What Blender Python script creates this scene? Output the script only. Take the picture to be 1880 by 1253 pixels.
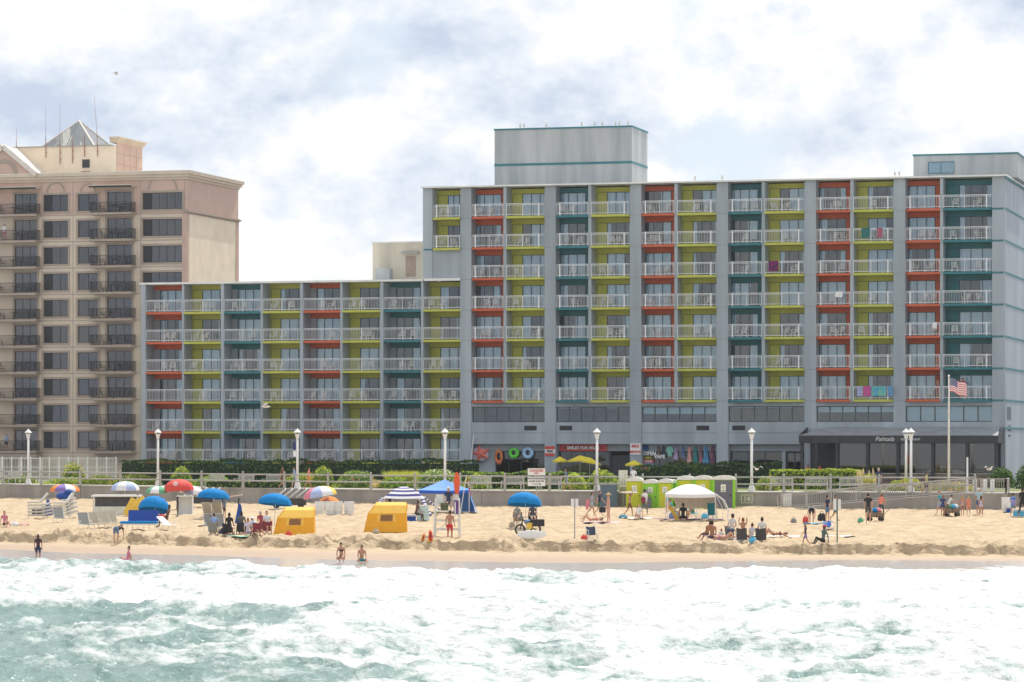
import bpy, math, random
import numpy as np
from mathutils import Vector, Matrix
R = math.radians
random.seed(14)
rng = np.random.default_rng(14)
scene = bpy.context.scene
for o in list(bpy.data.objects): bpy.data.objects.remove(o)
col = scene.collection

# ------------------------------------------------------------------ camera
F = 6000.0            # focal length in photograph pixels (photo is 1880 wide)
CH = 5.3              # eye height above the upper beach
cam = bpy.data.cameras.new('camera')
cam.sensor_width = 36.0; cam.sensor_fit = 'HORIZONTAL'
cam.lens = F / 1880 * 36
cam.shift_y = (800 - 626.5) / 1880
cam.clip_start = 1.0; cam.clip_end = 6000
camo = bpy.data.objects.new('camera', cam); col.objects.link(camo)
camo.location = (0, 0, CH); camo.rotation_euler = (R(90), 0, 0)
scene.camera = camo

# ------------------------------------------------------------------ sky, sun, exposure
SUN_EL = R(56); SUN_H = (0.42, 0.908)
sd = Vector((SUN_H[0]*math.cos(SUN_EL), SUN_H[1]*math.cos(SUN_EL), math.sin(SUN_EL))).normalized()
sun = bpy.data.lights.new('sun', 'SUN'); sun.energy = 4.2; sun.angle = R(0.6); sun.color = (1.0, 0.95, 0.87)
suno = bpy.data.objects.new('sun', sun); col.objects.link(suno)
suno.rotation_euler = sd.to_track_quat('Z', 'Y').to_euler()
world = bpy.data.worlds.new('World'); scene.world = world; world.use_nodes = True
wn = world.node_tree; wn.nodes.clear(); wl = wn.links
def wnode(t, **k):
    n = wn.nodes.new(t)
    for a, b in k.items(): setattr(n, a, b)
    return n
out = wnode('ShaderNodeOutputWorld'); bg = wnode('ShaderNodeBackground')
sky = wnode('ShaderNodeTexSky', sky_type='NISHITA'); sky.sun_disc = False
sky.sun_elevation = SUN_EL; sky.sun_rotation = math.atan2(SUN_H[0], SUN_H[1])
sky.air_density = 1.0; sky.dust_density = 0.2; sky.ozone_density = 1.0
tc = wnode('ShaderNodeTexCoord')
def cloud_noise(off, scale, rough, loc):
    m_ = wnode('ShaderNodeMapping'); m_.inputs['Scale'].default_value = (1, 1, 1.45); m_.inputs['Location'].default_value = (loc[0], loc[1], loc[2]+off)
    n_ = wnode('ShaderNodeTexNoise'); n_.inputs['Scale'].default_value = scale; n_.inputs['Detail'].default_value = 12; n_.inputs['Roughness'].default_value = rough; n_.inputs['Distortion'].default_value = 0.0
    wl.new(tc.outputs['Generated'], m_.inputs['Vector']); wl.new(m_.outputs[0], n_.inputs['Vector']); return n_
CL = (4.4, 6.1, 2.3)
na = cloud_noise(0, 12.0, 0.59, CL); nb = cloud_noise(0.02, 12.0, 0.59, CL); nc = cloud_noise(0.4, 9.0, 0.5, (CL[0]+3, CL[1]+1.6, 0.3))
df = wnode('ShaderNodeMath', operation='SUBTRACT'); wl.new(na.outputs['Fac'], df.inputs[0]); wl.new(nb.outputs['Fac'], df.inputs[1])
sc_ = wnode('ShaderNodeMath', operation='MULTIPLY_ADD'); wl.new(df.outputs[0], sc_.inputs[0]); sc_.inputs[1].default_value = 3.3
lf = wnode('ShaderNodeMath', operation='MULTIPLY_ADD'); wl.new(nc.outputs['Fac'], lf.inputs[0]); lf.inputs[1].default_value = 1.5; lf.inputs[2].default_value = -0.13
wl.new(lf.outputs[0], sc_.inputs[2])
r1 = wnode('ShaderNodeValToRGB'); r1.color_ramp.elements[0].position = 0.33; r1.color_ramp.elements[1].position = 0.43
r2 = wnode('ShaderNodeValToRGB')
r2.color_ramp.elements[0].position = 0.10; r2.color_ramp.elements[0].color = (5.4, 6.25, 7.6, 1)
r2.color_ramp.elements[1].position = 0.76; r2.color_ramp.elements[1].color = (9.4, 9.45, 9.5, 1)
e = r2.color_ramp.elements.new(0.46); e.color = (7.5, 8.05, 8.8, 1)
gap = wnode('ShaderNodeMix', data_type='RGBA'); gap.inputs['Factor'].default_value = 0.85; gap.inputs['B'].default_value = (7.3, 8.1, 9.0, 1)
mx = wnode('ShaderNodeMix', data_type='RGBA')
wl.new(sky.outputs['Color'], gap.inputs['A'])
wl.new(na.outputs['Fac'], r1.inputs['Fac']); wl.new(sc_.outputs[0], r2.inputs['Fac'])
wl.new(r1.outputs['Color'], mx.inputs['Factor']); wl.new(gap.outputs['Result'], mx.inputs['A']); wl.new(r2.outputs['Color'], mx.inputs['B'])
wl.new(mx.outputs['Result'], bg.inputs['Color']); bg.inputs['Strength'].default_value = 0.10
wl.new(bg.outputs[0], out.inputs['Surface'])
scene.view_settings.view_transform = 'Standard'; scene.view_settings.look = 'None'
scene.view_settings.gamma = 1.0; scene.view_settings.exposure = 0.15

# ------------------------------------------------------------------ materials
MATS = {}
def mat(name, c, rough=0.7, var=0.12, scale=3.0, bump=0.0, bscale=None, metal=0.0, stretch=(1,1,1), spec=0.4, c2=None, emis=0):
    if name in MATS: return MATS[name]
    m = bpy.data.materials.new(name); m.use_nodes = True; nt = m.node_tree; L = nt.links
    b = nt.nodes['Principled BSDF']
    b.inputs['Roughness'].default_value = rough; b.inputs['Metallic'].default_value = metal
    b.inputs['Specular IOR Level'].default_value = spec
    t = nt.nodes.new('ShaderNodeTexCoord'); mpn = nt.nodes.new('ShaderNodeMapping'); mpn.inputs['Scale'].default_value = stretch
    L.new(t.outputs['Object'], mpn.inputs['Vector'])
    nz = nt.nodes.new('ShaderNodeTexNoise'); nz.inputs['Scale'].default_value = scale; nz.inputs['Detail'].default_value = 6
    L.new(mpn.outputs[0], nz.inputs['Vector'])
    mxn = nt.nodes.new('ShaderNodeMix'); mxn.data_type = 'RGBA'
    lo = tuple(x*(1-var) for x in c) if c2 is None else c2
    hi = tuple(min(1, x*(1+var)) for x in c)
    mxn.inputs['A'].default_value = (*lo, 1); mxn.inputs['B'].default_value = (*hi, 1)
    rp = nt.nodes.new('ShaderNodeMapRange'); rp.inputs['From Min'].default_value = 0.3; rp.inputs['From Max'].default_value = 0.7
    L.new(nz.outputs['Fac'], rp.inputs['Value']); L.new(rp.outputs[0], mxn.inputs['Factor'])
    L.new(mxn.outputs['Result'], b.inputs['Base Color'])
    if bump > 0:
        nb = nt.nodes.new('ShaderNodeTexNoise'); nb.inputs['Scale'].default_value = bscale or scale*6; nb.inputs['Detail'].default_value = 5
        L.new(t.outputs['Object'], nb.inputs['Vector'])
        bn = nt.nodes.new('ShaderNodeBump'); bn.inputs['Strength'].default_value = 0.6; bn.inputs['Distance'].default_value = bump
        L.new(nb.outputs['Fac'], bn.inputs['Height']); L.new(bn.outputs[0], b.inputs['Normal'])
    MATS[name] = m
    return m
def glass_mat(name, tint, gl=0.1, rough=0.02, see=0.8):
    if name in MATS: return MATS[name]
    m = bpy.data.materials.new(name); m.use_nodes = True; nt = m.node_tree; L = nt.links
    nt.nodes.remove(nt.nodes['Principled BSDF'])
    o_ = nt.nodes['Material Output']
    tr = nt.nodes.new('ShaderNodeBsdfTransparent'); tr.inputs['Color'].default_value = (*[t*see for t in tint], 1)
    gs = nt.nodes.new('ShaderNodeBsdfGlossy'); gs.inputs['Roughness'].default_value = rough
    nz = nt.nodes.new('ShaderNodeTexNoise'); nz.inputs['Scale'].default_value = 0.8
    bp = nt.nodes.new('ShaderNodeBump'); bp.inputs['Distance'].default_value = 0.02; bp.inputs['Strength'].default_value = 0.25
    L.new(nz.outputs['Fac'], bp.inputs['Height']); L.new(bp.outputs[0], gs.inputs['Normal'])
    lw = nt.nodes.new('ShaderNodeFresnel'); lw.inputs['IOR'].default_value = 1.5
    ad = nt.nodes.new('ShaderNodeMath'); ad.operation = 'ADD'; ad.inputs[1].default_value = gl; ad.use_clamp = True
    L.new(lw.outputs[0], ad.inputs[0])
    ms = nt.nodes.new('ShaderNodeMixShader'); L.new(ad.outputs[0], ms.inputs[0]); L.new(tr.outputs[0], ms.inputs[1]); L.new(gs.outputs[0], ms.inputs[2])
    L.new(ms.outputs[0], o_.inputs['Surface'])
    MATS[name] = m
    return m

# ------------------------------------------------------------------ mesh builder
class MB:
    def __init__(s): s.v = []; s.f = []; s.m = []
    def add(s, vs, fs, mi=0):
        b = len(s.v); s.v += [tuple(p) for p in vs]
        for q in fs: s.f.append(tuple(b+i for i in q)); s.m.append(mi)
    def box(s, x0, x1, y0, y1, z0, z1, mi=0):
        s.add([(x0,y0,z0),(x1,y0,z0),(x1,y1,z0),(x0,y1,z0),(x0,y0,z1),(x1,y0,z1),(x1,y1,z1),(x0,y1,z1)],
              [(0,3,2,1),(4,5,6,7),(0,1,5,4),(1,2,6,5),(2,3,7,6),(3,0,4,7)], mi)
        return s
    def obox(s, c, half, M, mi=0):                        # oriented box: centre, half sizes, 3x3 matrix
        c = Vector(c); vs = []
        for sz in (-1,1):
            for sx, sy in ((-1,-1),(1,-1),(1,1),(-1,1)):
                vs.append(c + M @ Vector((sx*half[0], sy*half[1], sz*half[2])))
        s.add(vs, [(0,3,2,1),(4,5,6,7),(0,1,5,4),(1,2,6,5),(2,3,7,6),(3,0,4,7)], mi); return s
    def bar(s, a, b, w, h=None, mi=0):                    # rectangular bar from a to b
        a = Vector(a); b = Vector(b); d = (b-a); L = d.length
        if L < 1e-6: return s
        q = d.to_track_quat('Z', 'Y').to_matrix()
        return s.obox((a+b)/2, (w/2, (h or w)/2, L/2), q, mi)
    def tube(s, a, b, r0, r1=None, n=8, mi=0, cap=True, squash=1.0):
        a = Vector(a); b = Vector(b); r1 = r0 if r1 is None else r1
        d = b-a
        if d.length < 1e-6: return s
        q = d.to_track_quat('Z', 'Y').to_matrix(); vs = []
        for p, r in ((a, r0), (b, r1)):
            for i in range(n):
                t = 2*math.pi*i/n; vs.append(p + q @ Vector((r*math.cos(t), r*squash*math.sin(t), 0)))
        fs = [(i, (i+1) % n, n+(i+1) % n, n+i) for i in range(n)]
        if cap: fs += [tuple(range(n-1, -1, -1)), tuple(range(n, 2*n))]
        s.add(vs, fs, mi); return s
    def path(s, pts, r, n=6, mi=0):
        for a, b in zip(pts[:-1], pts[1:]): s.tube(a, b, r, r, n, mi)
        return s
    def lathe(s, prof, c=(0,0,0), n=12, mi=0, a0=0.0, a1=2*math.pi, sx=1, sy=1):
        full = abs(a1-a0-2*math.pi) < 1e-6; k = n if full else n+1; vs = []
        for r, z in prof:
            for i in range(k):
                t = a0+(a1-a0)*i/n; vs.append((c[0]+r*math.cos(t)*sx, c[1]+r*math.sin(t)*sy, c[2]+z))
        fs = []
        for j in range(len(prof)-1):
            for i in range(n):
                i2 = (i+1) % k if full else i+1
                fs.append((j*k+i, j*k+i2, (j+1)*k+i2, (j+1)*k+i))
        s.add(vs, fs, mi); return s
    def ball(s, c, rx, ry, rz, n=8, m=6, mi=0):
        prof = [(math.sin(math.pi*j/m), -math.cos(math.pi*j/m)) for j in range(m+1)]
        b = len(s.v); s.lathe([(max(r,1e-4), z) for r, z in prof], (0,0,0), n, mi)
        for i in range(b, len(s.v)):
            x, y, z = s.v[i]; s.v[i] = (c[0]+x*rx, c[1]+y*ry, c[2]+z*rz)
        return s
    def prism(s, poly, axis, a, b, mi=0):                 # polygon in the two other axes, extruded a..b
        n = len(poly); vs = []
        for t in (a, b):
            for p, q in poly:
                vs.append({'x': (t,p,q), 'y': (p,t,q), 'z': (p,q,t)}[axis])
        s.add(vs, [tuple(range(n-1,-1,-1)), tuple(range(n, 2*n))] + [(i,(i+1)%n,n+(i+1)%n,n+i) for i in range(n)], mi); return s
    def sheet(s, P, mi=0):                                # P[i][j] points
        h = len(P); w = len(P[0])
        s.add([p for r in P for p in r], [(i*w+j, i*w+j+1, (i+1)*w+j+1, (i+1)*w+j) for i in range(h-1) for j in range(w-1)], mi); return s
    def xf(s, M):
        s.v = [tuple(M @ Vector(p)) for p in s.v]; return s
    def mesh(s, name, mats, smooth=False):
        me = bpy.data.meshes.new(name); me.from_pydata(s.v, [], s.f)
        if not isinstance(mats, (list, tuple)): mats = [mats]
        for m in mats: me.materials.append(m)
        if len(mats) > 1: me.polygons.foreach_set('material_index', s.m)
        if smooth: me.polygons.foreach_set('use_smooth', [True]*len(me.polygons))
        me.update(); return me
    def build(s, name, mats, parent=None, loc=None, rz=0, smooth=False):
        return link(name, s.mesh(name, mats, smooth), parent, loc, rz)
def link(name, data, parent=None, loc=None, rz=0):
    o = bpy.data.objects.new(name, data); col.objects.link(o)
    if parent: o.parent = parent
    if loc is not None: o.location = loc
    if rz: o.rotation_euler = (0, 0, rz)
    return o
def tag(o, label=None, cat=None, group=None, kind=None):
    if label: o['label'] = label
    if cat: o['category'] = cat
    if group: o['group'] = group
    if kind: o['kind'] = kind
    return o
def thing(name, label, cat, loc=(0,0,0), rz=0, group=None):
    o = bpy.data.objects.new(name, None); col.objects.link(o); o.location = loc; o.rotation_euler = (0,0,rz)
    o.empty_display_size = 0.3
    return tag(o, label, cat, group)
def copy_tree(o, parent=None):
    c = o.copy(); col.objects.link(c); c.parent = parent
    for ch in o.children: copy_tree(ch, c)
    return c
tmp_scene = bpy.data.scenes.new('build_helper')          # an empty scene to evaluate text and body meshes in; removed at the end
def helper_eval(o):
    with bpy.context.temp_override(scene=tmp_scene, view_layer=tmp_scene.view_layers[0]):
        dg = bpy.context.evaluated_depsgraph_get(); dg.update(); return bpy.data.meshes.new_from_object(o.evaluated_get(dg))
def text_mesh(s, size, mats, ext=0.01, align='CENTER', shear=0, bold=0.0):
    cu = bpy.data.curves.new('lettering', 'FONT'); cu.body = s; cu.size = size; cu.extrude = ext
    cu.align_x = align; cu.align_y = 'CENTER'; cu.shear = shear; cu.offset = bold; cu.resolution_u = 2
    to = bpy.data.objects.new('lettering', cu); tmp_scene.collection.objects.link(to)
    me = helper_eval(to)
    bpy.data.objects.remove(to); bpy.data.curves.remove(cu)
    me.materials.clear(); me.materials.append(mats)
    return me
def lettering(s, size, m, parent, loc, rot=(R(90),0,0), **k):
    o = link('lettering', text_mesh(s, size, m, **k), parent, loc); o.rotation_euler = rot; return o

# ------------------------------------------------------------------ noise (numpy)
_perm = rng.permutation(512)
def _h(ix, iy): return _perm[(_perm[ix & 511] + iy) & 511] / 511.0
def vnoise(x, y):
    x = np.asarray(x, float); y = np.asarray(y, float)
    ix = np.floor(x).astype(int); iy = np.floor(y).astype(int); fx = x-ix; fy = y-iy
    fx = fx*fx*(3-2*fx); fy = fy*fy*(3-2*fy)
    a = _h(ix,iy)*(1-fx)+_h(ix+1,iy)*fx; b = _h(ix,iy+1)*(1-fx)+_h(ix+1,iy+1)*fx
    return a*(1-fy)+b*fy
def fbm(x, y, o=4, g=0.5):
    t = 0; a = 1; n = 0
    for k in range(o): t = t+a*vnoise(x*2**k+17.3*k, y*2**k+9.1*k); n += a; a *= g
    return t/n
def sstep(a, b, x):
    t = np.clip((x-a)/(b-a), 0, 1); return t*t*(3-2*t)

# ------------------------------------------------------------------ the lie of the land (metres, from the photograph's perspective)
def xof(px, Y): return (px-940)/F*Y
def zof(py, Y): return CH-(py-800)/F*Y
def curve(pts):                                          # [(px, Y)] -> Y as a function of X
    xs = [xof(p, y) for p, y in pts]; ys = [y for p, y in pts]
    xs = [xs[0]-40]+xs+[xs[-1]+40]; ys = [ys[0]+(ys[0]-ys[1])/(xs[2]-xs[1])*40]+ys+[ys[-1]+(ys[-1]-ys[-2])/(xs[-2]-xs[-3])*40]
    xx = np.linspace(xs[0], xs[-1], 400); yy = np.interp(xx, xs, ys)
    k = np.ones(41)/41; yp = np.pad(yy, 20, mode='reflect', reflect_type='odd'); yy = np.convolve(yp, k, 'valid')
    return lambda X: np.interp(X, xx, yy)
Yw = curve([(0,277),(480,255),(940,243),(1400,238),(1880,235.5)])       # sea wall
Yb = curve([(0,195.0),(480,184.7),(940,178.4),(1400,175.0),(1880,172.4)])   # edge of the sand scarp
Yf = lambda X: Yb(X)-0.42                                                # foot of the scarp
Yl = curve([(0,188.5),(480,177),(940,167),(1400,166.8),(1880,168.5)])   # edge of the wash
WT = 1.19                                                                # top of the sea wall
def sand_z(X, Y):                                                        # smooth sand level
    w, b, f, l = Yw(X), Yb(X), Yf(X), Yl(X)
    t = np.clip((w-Y)/(w-b), 0, 1); z = -0.5*t
    z = np.where(Y < b, -0.5-0.5*np.clip((b-Y)/(b-f), 0, 1), z)
    z = np.where(Y < f, -1.0-0.2*np.clip((f-Y)/(f-l), 0, 1), z)
    return np.where(Y < l, -1.2-0.055*(l-Y), z)
def ground_pt(px, py):                                                   # photograph pixel -> point on the sand
    lo, hi = 140.0, 280.0
    for _ in range(40):
        m = (lo+hi)/2; z = float(sand_z(xof(px, m), m)); q = 800+(CH-z)*F/m
        if q > py: lo = m
        else: hi = m
    Y = (lo+hi)/2; X = xof(px, Y)
    return X, Y, float(sand_z(X, Y))
# ------------------------------------------------------------------ sand
def attr_mat(name, build): 
    m = bpy.data.materials.new(name); m.use_nodes = True; build(m.node_tree, m.node_tree.links, m.node_tree.nodes['Principled BSDF']); MATS[name] = m; return m
def _sand(nt, L, b):
    t = nt.nodes.new('ShaderNodeTexCoord')
    a = nt.nodes.new('ShaderNodeAttribute'); a.attribute_name = 'wet'
    n = nt.nodes.new('ShaderNodeTexNoise'); n.inputs['Scale'].default_value = 0.9; n.inputs['Detail'].default_value = 8; n.inputs['Roughness'].default_value = 0.65
    L.new(t.outputs['Object'], n.inputs['Vector'])
    r = nt.nodes.new('ShaderNodeValToRGB'); r.color_ramp.elements[0].position = 0.32; r.color_ramp.elements[1].position = 0.68
    r.color_ramp.elements[0].color = (0.36, 0.268, 0.172, 1); r.color_ramp.elements[1].color = (0.56, 0.435, 0.285, 1)
    L.new(n.outputs['Fac'], r.inputs['Fac'])
    m = nt.nodes.new('ShaderNodeMix'); m.data_type = 'RGBA'; m.inputs['B'].default_value = (0.40, 0.29, 0.20, 1)
    L.new(a.outputs['Fac'], m.inputs['Factor']); L.new(r.outputs[0], m.inputs['A']); L.new(m.outputs['Result'], b.inputs['Base Color'])
    mr = nt.nodes.new('ShaderNodeMapRange'); mr.inputs['To Min'].default_value = 0.9; mr.inputs['To Max'].default_value = 0.45
    L.new(a.outputs['Fac'], mr.inputs['Value']); L.new(mr.outputs[0], b.inputs['Roughness']); b.inputs['Specular IOR Level'].default_value = 0.25
    n2 = nt.nodes.new('ShaderNodeTexNoise'); n2.inputs['Scale'].default_value = 4.5; n2.inputs['Detail'].default_value = 5
    L.new(t.outputs['Object'], n2.inputs['Vector'])
    s = nt.nodes.new('ShaderNodeMath'); s.operation = 'SUBTRACT'; s.inputs[0].default_value = 1.0; L.new(a.outputs['Fac'], s.inputs[1])
    bp = nt.nodes.new('ShaderNodeBump'); bp.inputs['Distance'].default_value = 0.10
    L.new(s.outputs[0], bp.inputs['Strength']); L.new(n2.outputs['Fac'], bp.inputs['Height']); L.new(bp.outputs[0], b.inputs['Normal'])
attr_mat('sand', _sand)
def grid_obj(name, X, Y, Z, m, attrs, smooth=True):
    h, w = X.shape
    me = bpy.data.meshes.new(name)
    idx = np.arange(h*w).reshape(h, w)
    q = np.stack([idx[:-1,:-1], idx[:-1,1:], idx[1:,1:], idx[1:,:-1]], -1).reshape(-1, 4)
    me.vertices.add(h*w); me.vertices.foreach_set('co', np.stack([X, Y, Z], -1).reshape(-1).astype(np.float32))
    me.loops.add(q.size); me.loops.foreach_set('vertex_index', q.reshape(-1).astype(np.int32))
    me.polygons.add(len(q)); me.polygons.foreach_set('loop_start', np.arange(0, q.size, 4, dtype=np.int32))
    me.polygons.foreach_set('use_smooth', np.ones(len(q), bool))
    for k, v in attrs.items():
        a = me.attributes.new(k, 'FLOAT', 'POINT'); a.data.foreach_set('value', v.reshape(-1).astype(np.float32))
    me.update(calc_edges=True); me.validate(); me.materials.append(m)
    return link(name, me)
xs = np.arange(-62, 62.01, 0.19)
rows = np.concatenate([np.linspace(0, 0.93, 170), np.linspace(0.933, 1.0, 30), 1+np.linspace(0.04, 1, 26), 2+np.linspace(0.06, 1, 18), 3+np.linspace(0.1, 1, 16)])
XX, VV = np.meshgrid(xs, rows)
jag = 1.3*(fbm(XX*0.5, VV*0+3.3, 4)-0.5)+1.7*(fbm(XX*1.9, VV*0+8.3, 4, 0.6)-0.5)
soft = sstep(0.44, 0.60, fbm(XX*0.6+9, XX*0+2.2, 3))               # places where the scarp has slumped
w_, b_, f_, l_ = Yw(XX)+0.3, Yb(XX)+jag+soft*0.6, Yf(XX)+jag-soft*0.8, Yl(XX)
YY = np.where(VV <= 1, w_+(b_-w_)*VV, np.where(VV <= 2, b_+(f_-b_)*(VV-1), np.where(VV <= 3, f_+(l_-f_)*(VV-2), l_-(VV-3)*26)))
ZZ = np.where(VV <= 1, -0.5*VV, np.where(VV <= 2, -0.5-0.5*(VV-1), np.where(VV <= 3, -1.0-0.2*(VV-2), -1.2-0.055*26*(VV-3))))
dry = 1-sstep(1.9, 2.25, VV)
tramp = (fbm(XX*1.9, YY*1.2, 3)-0.5)*0.30+(fbm(XX*0.22, YY*0.22, 2)-0.5)*0.22
edge = np.exp(-((VV-1.35)/0.55)**2)*(VV > 0.9)
lump = (fbm(XX*1.9+40, YY*1.6, 4, 0.65)-0.5)
ridge = np.exp(-((VV-0.985)/0.012)**2)*0.10*(fbm(XX*0.7, YY*0+1, 2)-0.2)
ZZ = ZZ+dry*tramp*sstep(0, 0.02, VV)+edge*lump*(0.80+0.3*soft)+ridge
ZZ = np.where((VV > 1) & (VV < 2), ZZ+soft*0.10*(1-(VV-1)), ZZ)
wall_drift = np.exp(-VV/0.03)*0.28*fbm(XX*0.15, XX*0, 2); ZZ = ZZ+wall_drift
sand = tag(grid_obj('beach_sand', XX, YY, ZZ, MATS['sand'], {'wet': sstep(2.0, 2.7, VV)}), kind='structure')

sand_smooth = sand_z
def sand_z(X, Y):                                                        # from here on: the modelled surface itself
    c = int(np.clip(round((float(X)-xs[0])/0.19), 0, len(xs)-1)); return np.interp(float(Y), YY[::-1, c], ZZ[::-1, c])
# ------------------------------------------------------------------ sea
def _sea(nt, L, b):
    t = nt.nodes.new('ShaderNodeTexCoord')
    fo = nt.nodes.new('ShaderNodeAttribute'); fo.attribute_name = 'foam'
    fi = nt.nodes.new('ShaderNodeAttribute'); fi.attribute_name = 'film'
    mpn = nt.nodes.new('ShaderNodeMapping'); mpn.inputs['Scale'].default_value = (0.42, 0.30, 1); L.new(t.outputs['Object'], mpn.inputs['Vector'])
    n = nt.nodes.new('ShaderNodeTexNoise'); n.inputs['Scale'].default_value = 2.6; n.inputs['Detail'].default_value = 7; n.inputs['Roughness'].default_value = 0.68; n.inputs['Distortion'].default_value = 0.6
    L.new(mpn.outputs[0], n.inputs['Vector'])
    mp3 = nt.nodes.new('ShaderNodeMapping'); mp3.inputs['Scale'].default_value = (0.7, 0.14, 1); L.new(t.outputs['Object'], mp3.inputs['Vector'])
    n3 = nt.nodes.new('ShaderNodeTexNoise'); n3.inputs['Scale'].default_value = 3.4; n3.inputs['Detail'].default_value = 6; n3.inputs['Roughness'].default_value = 0.7; L.new(mp3.outputs[0], n3.inputs['Vector'])
    av = nt.nodes.new('ShaderNodeMix'); av.inputs['Factor'].default_value = 0.36; L.new(n.outputs['Fac'], av.inputs['A']); L.new(n3.outputs['Fac'], av.inputs['B'])
    st_ = nt.nodes.new('ShaderNodeMath'); st_.operation = 'MULTIPLY_ADD'; L.new(av.outputs['Result'], st_.inputs[0]); st_.inputs[1].default_value = 1.9; st_.inputs[2].default_value = -0.45
    ad = nt.nodes.new('ShaderNodeMath'); ad.operation = 'ADD'; L.new(fo.outputs['Fac'], ad.inputs[0]); L.new(st_.outputs[0], ad.inputs[1])
    fr = nt.nodes.new('ShaderNodeMapRange'); fr.inputs['From Min'].default_value = 0.84; fr.inputs['From Max'].default_value = 1.23; L.new(ad.outputs[0], fr.inputs['Value'])
    wc = nt.nodes.new('ShaderNodeMix'); wc.data_type = 'RGBA'; wc.inputs['A'].default_value = (0.15, 0.25, 0.23, 1); wc.inputs['B'].default_value = (0.52, 0.48, 0.46, 1)
    L.new(fi.outputs['Fac'], wc.inputs['Factor'])
    fm = nt.nodes.new('ShaderNodeMix'); fm.data_type = 'RGBA'; fm.inputs['B'].default_value = (0.60, 0.615, 0.61, 1)
    L.new(fr.outputs[0], fm.inputs['Factor']); L.new(wc.outputs['Result'], fm.inputs['A']); L.new(fm.outputs['Result'], b.inputs['Base Color'])
    ro = nt.nodes.new('ShaderNodeMapRange'); ro.inputs['To Min'].default_value = 0.10; ro.inputs['To Max'].default_value = 0.75; L.new(fr.outputs[0], ro.inputs['Value']); L.new(ro.outputs[0], b.inputs['Roughness'])
    b.inputs['IOR'].default_value = 1.33; b.inputs['Specular IOR Level'].default_value = 0.5
    n2 = nt.nodes.new('ShaderNodeTexNoise'); n2.inputs['Scale'].default_value = 5.0; n2.inputs['Detail'].default_value = 6; n2.inputs['Roughness'].default_value = 0.62; L.new(mpn.outputs[0], n2.inputs['Vector'])
    st = nt.nodes.new('ShaderNodeMapRange'); st.inputs['To Min'].default_value = 0.85; st.inputs['To Max'].default_value = 0.06; L.new(fi.outputs['Fac'], st.inputs['Value'])
    bp = nt.nodes.new('ShaderNodeBump'); bp.inputs['Distance'].default_value = 0.26; L.new(st.outputs[0], bp.inputs['Strength']); L.new(n2.outputs['Fac'], bp.inputs['Height']); L.new(bp.outputs[0], b.inputs['Normal'])
attr_mat('sea', _sea)
gx = np.arange(-37, 37.01, 0.155)
dd = np.concatenate([np.arange(0, 30, 0.17), np.arange(30, 106, 0.155)])
SX, SD = np.meshgrid(gx, dd)
SY = Yl(SX)+2.2*(fbm(SX*0.07, SX*0+5, 2)-0.5)*2-SD
PX = 940+SX/SY*F; PY = 800+(CH+1.5)*F/SY
def bil(px, py, cols, rws, vals):
    vals = np.array(vals, float); a = np.interp(px, cols, np.arange(len(cols))); c = np.interp(py, rws, np.arange(len(rws)))
    i = np.clip(np.floor(a).astype(int), 0, len(cols)-2); j = np.clip(np.floor(c).astype(int), 0, len(rws)-2); u = a-i; v = c-j
    return (vals[j,i]*(1-u)+vals[j,i+1]*u)*(1-v)+(vals[j+1,i]*(1-u)+vals[j+1,i+1]*u)*v
D = 1.0*bil(PX, PY, [0,300,600,940,1300,1600,1880], [1036,1056,1075,1110,1132,1150,1166,1185,1210,1253],
    [[.2,.2,.2,.2,.2,.2,.5],[.72,.72,.7,.7,.75,.8,.9],[.85,.85,.9,.9,.95,.95,.95],[.75,.66,.66,.8,.88,.88,.82],[.42,.42,.55,.68,.66,.40,.36],[.25,.42,.6,.55,.22,.14,.16],
     [.18,.5,.88,.78,.80,.80,.76],[.14,.45,.8,.72,.76,.8,.8],[.12,.48,.6,.62,.7,.74,.76],[.08,.42,.55,.66,.72,.74,.74]])
def crest(pts, h, wf, wb, fall=None):                     # pts (px,py): steep towards the beach, long back towards the sea
    cy = np.interp(PX, [p for p, q in pts], [(CH+1.5)*F/(q-800) for p, q in pts])+1.6*(fbm(SX*0.22+h*50, SX*0, 3)-0.5)
    t = SY-cy
    g = np.where(t > 0, np.exp(-(t/wf)**2), np.exp(-(t/wb)**2))
    if fall: g = g*np.interp(PX, [p for p, q in fall], [q for p, q in fall])
    return h*g*(0.55+0.9*fbm(SX*0.3+h*9, SX*0+2, 3))
wv = crest([(0,1040),(480,1052),(940,1062),(1400,1058),(1880,1046)], 0.32, 0.5, 5)
wv = wv+crest([(0,1080),(480,1086),(940,1092),(1880,1085)], 0.22, 1.2, 4)
wv = wv+crest([(0,1128),(300,1133),(700,1140),(1100,1120),(1880,1110)], 0.5, 1.0, 3.5, [(0,1),(600,1),(900,.4),(1880,.6)])
wv = wv+crest([(0,1182),(480,1172),(840,1146),(1100,1160),(1400,1164),(1880,1168)], 0.85, 0.9, 4, [(0,.3),(400,.6),(800,1),(1880,1)])
wv = wv+crest([(0,1222),(600,1206),(1200,1200),(1880,1212)], 0.5, 1.0, 2.8)
wv = wv+crest([(0,1250),(900,1238),(1880,1242)], 0.3, 1.0, 2.5)
seaward = sstep(3, 13, SD)
fn = 0.6*fbm(SX*0.26+fbm(SX*0.3, SY*0.3, 2)*1.5, SY*0.24, 4)+0.4*fbm(SX*0.8, SY*0.55+7, 4)
foam = np.clip((fn-0.5)*1.5+D-0.02+0.25*np.clip(wv-0.25, 0, 1), 0, 1.15)
front = np.exp(-(SD/0.22)**2)*0.35*(fbm(SX*0.8, SX*0, 3) > 0.42)                     # thin foam lip of the wash
film = (1-sstep(5, 12, SD))
foam = foam*sstep(4.0, 9.5, SD+3*(fbm(SX*0.3, SX*0+3, 3)-0.5)+np.interp(PX, [0,1500,1700,1880], [0,0,2,5]))+front
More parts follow.
